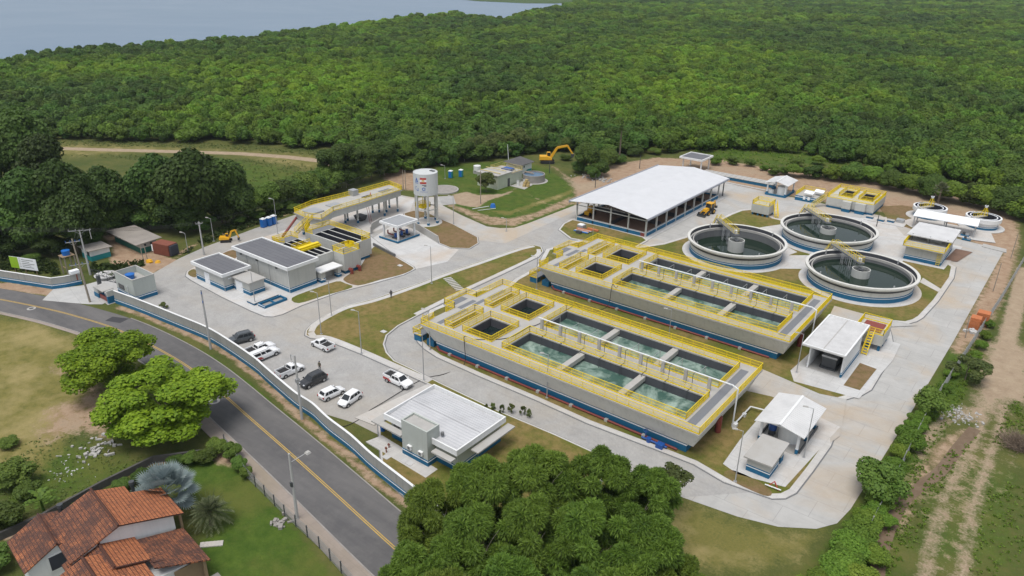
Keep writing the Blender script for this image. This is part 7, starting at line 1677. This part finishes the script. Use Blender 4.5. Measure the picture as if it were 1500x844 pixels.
for u,v,h,r in ((1285,735,2.6,1.8),(1268,757,3,2.2),(1250,783,3.2,2.3),(1236,812,3.2,2.4),(1262,828,3,2.2),(1212,838,2.6,2.1),(1285,800,2.4,1.8),(1350,600,2.6,1.6),(1320,650,2.4,1.5),(1362,592,2.2,1.5),(1345,612,2.4,1.6),(1330,640,2.2,1.5),(1312,668,2.6,1.6),(1303,700,2.4,1.7),(1292,718,2.6,1.8),(1278,745,2.6,1.9),(1262,772,3.0,2.0),(1244,798,3.0,2.2),(1225,828,3,2.2),(1208,850,2.8,2.2),(1240,842,2.6,2),(1300,752,2.0,1.4),(1385,560,1.8,1.3),(1395,540,1.6,1.2),(1180,852,2.4,2.0)):
    tree('shrub','leafy shrub in the overgrown fence line at the bottom right',u,v,h,r,CR_HEDGE,None,'shrubs in the right fence line',cat='shrub')
for u,v,h,r in ((1452,467,1.8,1.1),(1446,482,1.9,1.2),(1440,497,1.9,1.1),(1433,512,1.8,1.1)):
    tree('shrub','climbing green hedge clump on the right fence beside the brick stacks',u,v,h,r,CR_HEDGE,None,'hedge clumps beside the brick stacks',cat='shrub')
for u,v,h,r in ((8,672,4,2.8),(-8,735,4,3),(34,705,2.5,1.6),(-20,800,3,2.4),(10,640,1.6,1.4)):
    tree('shrub','dense green shrub at the left edge above the house',u,v,h,r,CR_ROUND,None,'shrubs at the lower left edge',cat='shrub')
for u,v,h,r in ((336,648,2.6,1.4),(350,668,2.2,1.1),(358,684,1.8,.9),(318,640,2.4,1.5),(297,655,2.2,1.5),(278,662,1.8,1.3),(255,668,1.6,1.2),(205,688,1.8,1.4),(175,703,1.6,1.2),(120,730,1.6,1.3),(40,775,1.8,1.4)):
    tree('shrub','garden shrub along the dark stone wall behind the tiled house',u,v,h,r,CR_MID,None,'shrubs along the dark garden wall',cat='shrub')
for u,v,h,r in ((240,441,1.4,.9),(722,588,1.5,.45),(735,590,1.9,.5),(748,588,2.0,.6),(766,592,1.9,.55),(775,597,1.7,.45),(713,590,1.3,.4)):
    tree('weed_plant','tall weedy plant at the edge of the yard paving behind the office' if u > 300 else 'small shrub at the corner of the square gatehouse',u,v,h,r,CR_SPARSE,None,'tall weeds behind the office' if u > 300 else None,cat='plant',zfrac=6)
def twig_ball(lab, px, r, n, m):
    x, y, _ = G(*px); mb = MB(); g = random.Random(5)
    for k in range(n):
        a, e = g.uniform(0,6.28), g.uniform(.1,1.4); L = r*g.uniform(.5,1.1); q = (math.cos(a)*math.cos(e)*L, math.sin(a)*math.cos(e)*L, math.sin(e)*L*.8)
        s = (g.uniform(-.8,.8)*r*.4,g.uniform(-.8,.8)*r*.4,.1); mb.tube(s,q,.035,3,.012,cap=False)
        for j in range(3): b = g.uniform(.4,.9); p = tuple(s[i]+(q[i]-s[i])*b for i in range(3)); mb.tube(p,(p[0]+g.uniform(-.6,.6),p[1]+g.uniform(-.6,.6),p[2]+g.uniform(0,.5)),.018,3,.008,cap=False)
    o = mb.build('dead_brush', m); o.location = (x,y,0); tag(o, lab, 'brush')
twig_ball('tangle of dry grey branches at the right edge beside the dirt track',(1487,655),3.3,260,twig_dry)
# palms and banana
def fan_palm(lab, px, hz, R_, m, nf=34, fan=True):
    x, y, _ = G(px[0],px[1],hz); t = thing('fan_palm' if fan else 'feather_palm', lab, 'palm', (x,y,0)); local(t)
    MB().tube((0,0,0),(.1,0,hz*.8),.28,9,.22).build('trunk', bark, t)
    g = random.Random(int(px[0])); C, A, B = [], [], []; mb = MB()
    for k in range(nf):
        a = k*2.399; e = R(80-105*(k/nf)**.9); L = R_*g.uniform(.55,.7) if fan else R_*g.uniform(.85,1.05)
        d = Vector((math.cos(a)*math.cos(e),math.sin(a)*math.cos(e),math.sin(e))); o0 = Vector((.1,0,hz*.8)); s = Vector((-math.sin(a),math.cos(a),0)); tip = o0+d*L
        up = s.cross(d)*-1
        mb.tube(tuple(o0),tuple(tip),.035,4,.02,cap=False)
        if fan:
            for j in range(-11,12):
                f = R(j*11.5); q = (d*math.cos(f)+s*math.sin(f)); q = q+up*.12*abs(math.sin(f)); l = R_*.46*(1-.12*abs(j)/11); c = tip+q*l*.5; C.append(c); A.append(q*l*.5); B.append((s*math.cos(f)-d*math.sin(f))*.11)
        else:
            for j in range(3,20):
                u_ = j/20; p = o0+d*L*u_; p.z -= L*.5*u_*u_
                for sg in (-1,1):
                    q = (s*sg*.8+d*.55+Vector((0,0,-.25))).normalized(); l = .75*(1-.55*abs(u_-.45)); C.append(p+q*l*.5); A.append(q*l*.5); B.append(d*.05)
    mb.build('leaf_stem', m, t)
    n = len(C); me = quads_mesh('fronds', np.array(C), np.array(A), np.array(B), [m], np.random.default_rng(3).uniform(0,1,n)); add_obj('fronds', me, t)
fan_palm('silver-blue fan palm behind the tiled house',(240,712),4.0,3.5,leaf_silver,30)
fan_palm('smaller grey-green palm with drooping fronds on the garden lawn',(305,742),2.6,2.5,leaf_palm,40,False)
fan_palm('small dry-skirted palm at the forest edge on the right',(1380,272),5.5,2.2,leaf_palm,18)
fan_palm('lone tall palm rising above the forest edge behind the white roof',(911,180),13,2.4,leaf_dark,16,False)
t = thing('banana_plant','broad-leaved banana plant on the bank left of the tiled roofs','plant',G(64,748)[:2]+(0,)); local(t)
MB().tube((0,0,0),(0,0,1.6),.16,8,.1).build('stem', leaf_banana, t); C, A, B = [], [], []
for k in range(10):
    a = k*2.4; d = Vector((math.cos(a)*.8,math.sin(a)*.8,.75-.1*(k%4))); p = Vector((0,0,1.5)); s = Vector((-math.sin(a),math.cos(a),0))
    for j in range(5): c = p+d*(.3+.5*j)-Vector((0,0,.07*j*j)); C.append(c); A.append(d*.32-Vector((0,0,.05*j))); B.append(s*.34*(1-.12*abs(j-2)))
add_obj('leaves', quads_mesh('leaves',np.array(C),np.array(A),np.array(B),[leaf_banana],np.random.default_rng(4).uniform(0,1,len(C))), t)
# rough herbs and tussocks: nobody could count them
def poly_points(px, n):
    P = np.array(GP(px)); g = np.random.default_rng(int(px[0][0])+n); out = np.zeros((0,2))
    lo, hi = P.min(0), P.max(0)
    while len(out) < n:
        q = g.uniform(lo,hi,(n*2,2)); X, Y = q[:,0], q[:,1]; c = np.zeros(len(q),bool)
        for (ax,ay),(bx,by) in zip(P, np.roll(P,-1,0)):
            if ay != by: c ^= ((ay > Y) != (by > Y)) & (X < (bx-ax)*(Y-ay)/(by-ay)+ax)
        out = np.vstack([out,q[c]])
    return out[:n]
def herbs(label, areas, m, size, hmax, name='undergrowth'):
    pts = np.vstack([poly_points(a,n) for a,n in areas]); g = np.random.default_rng(len(pts)); k = 9
    P = np.repeat(pts,k,0); n = len(P); sp = np.repeat(g.uniform(.3,1.0,len(pts)),k)
    C = np.zeros((n,3)); C[:,:2] = P+g.normal(size=(n,2))*(.45*sp*size*3)[:,None]; C[:,2] = g.uniform(.05,1,n)**1.3*hmax*sp
    d = rnd_dirs(n,.8); t = np.cross(d,g.normal(size=(n,3))); t /= np.linalg.norm(t,axis=1,keepdims=True); b = np.cross(d,t); s = (size*g.uniform(.5,1.3,n))[:,None]
    o = add_obj(name, quads_mesh(name,C,t*s,b*s,[m],g.uniform(0,1,n))); tag(o,label,'plants',kind='stuff')
herbs('rough tussocks and herbs in the field beyond the left wood',[([(60,205),(300,210),(470,220),(500,238),(440,226),(300,217),(60,213)],500),([(60,226),(250,228),(420,236),(480,250),(470,275),(400,300),(340,290),(330,250),(200,235)],600)],leaf_olive,.15,.5)
herbs('rough green scrub between the bare earth and the mangroves',[([(1000,212),(1120,210),(1260,230),(1330,245),(1260,250),(1130,246),(1010,230)],300),([(1180,258),(1300,262),(1440,290),(1480,312),(1400,282),(1250,266)],250)],hedge_leaf,.22,.8)
herbs('weeds and low bushes along the right fence, stream and dirt track',[([(1440,490),(1425,560),(1380,640),(1340,720),(1290,844),(1190,844),(1240,770),(1330,640),(1385,540)],650),([(1430,640),(1390,700),(1340,800),(1300,844),(1280,844),(1320,760),(1390,660)],160),([(1500,580),(1500,660),(1450,650),(1470,600)],120),([(1440,720),(1500,700),(1500,844),(1420,844)],110)],hedge_leaf,.11,.40)
herbs('weeds on the bank, rubble and meadow at the lower left',[([(0,670),(60,640),(130,640),(230,680),(150,730),(0,780)],420),([(150,500),(200,560),(180,640),(120,630)],60)],leaf_olive,.07,.3)
herbs('scrub in front of the dark trees near the works huts',[([(130,390),(215,385),(190,405),(150,412)],160),([(0,395),(90,405),(80,385),(0,370)],300),([(260,378),(330,345),(430,312),(420,305),(320,335)],260)],leaf_dark,.28,1.0)
# ------------------------------------------------------------------ the mangrove forest
CR_MANG = [crown('mangrove_tree',[leaf_mangrove],13,1500,.080,.66,blob=(.30,.48),seed=30+s,core=.84) for s in range(6)]
for me in CR_MANG: pass
EDGE = [(-900,205),(0,205),(300,209),(440,217),(500,222),(545,255),(600,255),(640,248),(700,235),(790,232),(835,240),(870,232),(930,226),(1000,224),(1060,222),(1150,224),(1230,238),(1300,254),(1400,272),(1500,296),(1600,320),(2400,480)]
g = np.random.default_rng(21); P = []
def band(d0, d1, s):
    # jittered rows across the view, in world metres, in front of the camera
    n = int(d1/s)
    a = np.arange(-1700, 2000, s)
    f = np.array([-.6137,.7895]); r = np.array([.7895,.6137])
    D, L = np.meshgrid(np.arange(d0,d1,s*.9), a); D = D+g.uniform(-.42,.42,D.shape)*s; L = L+g.uniform(-.42,.42,L.shape)*s+(s/2)*(np.round(D/s)%2)
    X = D*f[0]+L*r[0]; Y = D*f[1]+L*r[1]
    P.append(np.stack([X.ravel(),Y.ravel(),np.full(X.size,s)],1))
band(150,330,4.4); band(330,520,5.2); band(520,800,6.8); band(800,1250,9.5); band(1250,1900,14.0)
P = np.vstack(P)
u, v, c = PXv(P[:,0],P[:,1],np.zeros(len(P))); ut, vt, _ = PXv(P[:,0],P[:,1],np.full(len(P),7.0))
ok = (c > 30) & (u > -420) & (u < 1950)
ok &= v < np.interp(u,[e[0] for e in EDGE],[e[1] for e in EDGE])
sh = np.interp(ut,[e[0] for e in SHORE],[e[1] for e in SHORE]); ok &= (vt > sh) | (ut > 845)
ok &= (vt > -45) & (np.hypot(P[:,0]+132,P[:,1]-195) > 15)
P, u, v, c = P[ok], u[ok], v[ok], c[ok]
hgt_ = g.uniform(.70,1.35,len(P)); sc = P[:,2]*g.uniform(.58,.98,len(P)); hz = np.clip(5.6*hgt_,3.5,8)*np.clip(P[:,2]/7,.95,1.5)
inview = (u > -10) & (u < 1510) & (v > -5); order = np.argsort(np.where(inview, c, 1e9)); near_i = order[:300]; rest = np.setdiff1d(np.arange(len(P)), near_i)
for i in near_i:
    k = int(g.integers(0,6)); o = add_obj('mangrove_tree', CR_MANG[k], None, (P[i,0],P[i,1],hz[i]*.12), (sc[i],sc[i],hz[i]/1.5), g.uniform(0,6.28))
    tag(o, ('rounded mangrove tree at the forest edge, right of the old pump house' if u[i] > 800 else 'rounded mangrove tree at the forest edge behind the sandy track'), 'tree', 'mangrove trees along the near edge of the forest')
src = bpy.data.collections.new('mangrove_sources')
for k, me in enumerate(CR_MANG): src.objects.link(bpy.data.objects.new(f'mangrove_source_{"abcdef"[k]}', me))
me = bpy.data.meshes.new('mangrove_forest'); n = len(rest); me.vertices.add(n)
co = np.stack([P[rest,0],P[rest,1],hz[rest]*.12],1).astype(np.float32); me.vertices.foreach_set('co', co.ravel())
for nm, ty, arr in (('rot','FLOAT_VECTOR',np.stack([np.zeros(n),np.zeros(n),g.uniform(0,6.28,n)],1)),('sc','FLOAT_VECTOR',np.stack([sc[rest],sc[rest],hz[rest]/1.5],1)),('idx','INT',g.integers(0,6,n))):
    a = me.attributes.new(nm,ty,'POINT'); a.data.foreach_set('vector' if ty == 'FLOAT_VECTOR' else 'value', arr.astype(np.float32 if ty == 'FLOAT_VECTOR' else np.int32).ravel())
fo = add_obj('mangrove_forest', me); fo['kind'] = 'stuff'; fo['label'] = 'dense green mangrove forest reaching to the bay'; fo['category'] = 'forest'
ng = bpy.data.node_groups.new('forest_points','GeometryNodeTree'); ng.interface.new_socket('Geometry',in_out='INPUT',socket_type='NodeSocketGeometry'); ng.interface.new_socket('Geometry',in_out='OUTPUT',socket_type='NodeSocketGeometry')
gi, go = ng.nodes.new('NodeGroupInput'), ng.nodes.new('NodeGroupOutput'); ip = ng.nodes.new('GeometryNodeInstanceOnPoints'); ci = ng.nodes.new('GeometryNodeCollectionInfo')
ci.inputs[0].default_value = src; ci.inputs['Separate Children'].default_value = True; ci.inputs['Reset Children'].default_value = True
ip.inputs['Pick Instance'].default_value = True
mp = ng.nodes.new('GeometryNodeMeshToPoints'); ng.links.new(gi.outputs[0], mp.inputs[0]); ng.links.new(mp.outputs[0], ip.inputs['Points']); ng.links.new(ci.outputs[0], ip.inputs['Instance'])
for nm, ty, sock in (('rot','FLOAT_VECTOR','Rotation'),('sc','FLOAT_VECTOR','Scale'),('idx','INT','Instance Index')):
    na = ng.nodes.new('GeometryNodeInputNamedAttribute'); na.data_type = ty; na.inputs[0].default_value = nm; ng.links.new(na.outputs[0], ip.inputs[sock])
ng.links.new(ip.outputs[0], go.inputs[0]); md = fo.modifiers.new('instances','NODES'); md.node_group = ng
print('forest trees', n)
# far land across the bay
far = MB().prism([G(610,-6)[:2],G(700,2.0)[:2],G(770,5.2)[:2],G(815,5.5)[:2],G(860,2)[:2],G(900,-30)[:2],G(600,-30)[:2]],0,.6); o = far.build('far_shore', leaf_mid); struct(o,'low green far shore across the bay')
# ================================================================== LIGHT, AIR, CAMERA
EL, AZ = 72, 275    # sun elevation, compass angle of the sun measured in the ground plane
sd = bpy.data.lights.new('sun','SUN'); sd.energy = 1.8; sd.angle = R(32); sd.color = (1,.955,.89)
so = bpy.data.objects.new('sun', sd); COL.objects.link(so)
dirv = Vector((math.cos(R(EL))*math.cos(R(AZ)), math.cos(R(EL))*math.sin(R(AZ)), math.sin(R(EL))))
so.rotation_euler = dirv.to_track_quat('Z','Y').to_euler(); so.location = (0,0,120)
w = bpy.data.worlds.new('World'); scene.world = w; w.use_nodes = True
nt = w.node_tree; bg = nt.nodes['Background']; sky = nt.nodes.new('ShaderNodeTexSky'); sky.sky_type = 'NISHITA'; sky.sun_disc = False
sky.sun_elevation = R(EL); sky.sun_rotation = R(90-AZ); sky.dust_density = 2.0; sky.air_density = 1.0; sky.ozone_density = 1.0
hs = nt.nodes.new('ShaderNodeHueSaturation'); hs.inputs['Saturation'].default_value = .34   # a covered, whitish sky
nt.links.new(sky.outputs[0], hs.inputs['Color']); nt.links.new(hs.outputs[0], bg.inputs[0]); bg.inputs[1].default_value = .14
cam = bpy.data.cameras.new('camera'); co = bpy.data.objects.new('camera', cam); COL.objects.link(co)
M = Matrix(((CAMM[0][0],-CAMM[0][1],-CAMM[0][2],0),(CAMM[1][0],-CAMM[1][1],-CAMM[1][2],0),(CAMM[2][0],-CAMM[2][1],-CAMM[2][2],CH),(0,0,0,1)))
co.matrix_world = M
cam.sensor_width = 36; cam.lens = FPX/1500*36; cam.clip_start = .5; cam.clip_end = 12000
scene.camera = co
scene.view_settings.view_transform = 'Standard'; scene.view_settings.look = 'None'; scene.view_settings.exposure = .34; scene.view_settings.gamma = 1
scene.view_settings.use_curve_mapping = False
scene.cycles.max_bounces = 5; scene.cycles.diffuse_bounces = 3; scene.cycles.glossy_bounces = 3; scene.cycles.transparent_max_bounces = 4
# thin sea air over the whole site
hz = MB().box(-2600,1800,-400,2600,-1.0,62.5).build('haze', None)
hm = bpy.data.materials.new('haze_air'); hm.use_nodes = True; n2 = hm.node_tree; n2.nodes.remove(n2.nodes['Principled BSDF'])
pv = n2.nodes.new('ShaderNodeVolumePrincipled'); pv.inputs['Color'].default_value = (.80,.90,1,1); pv.inputs['Density'].default_value = .00008; pv.inputs['Anisotropy'].default_value = .2
n2.links.new(pv.outputs[0], n2.nodes['Material Output'].inputs['Volume']); hz.data.materials.clear(); hz.data.materials.append(hm); hz['kind'] = 'stuff'; hz['label'] = 'thin whitish haze over the forest and bay'
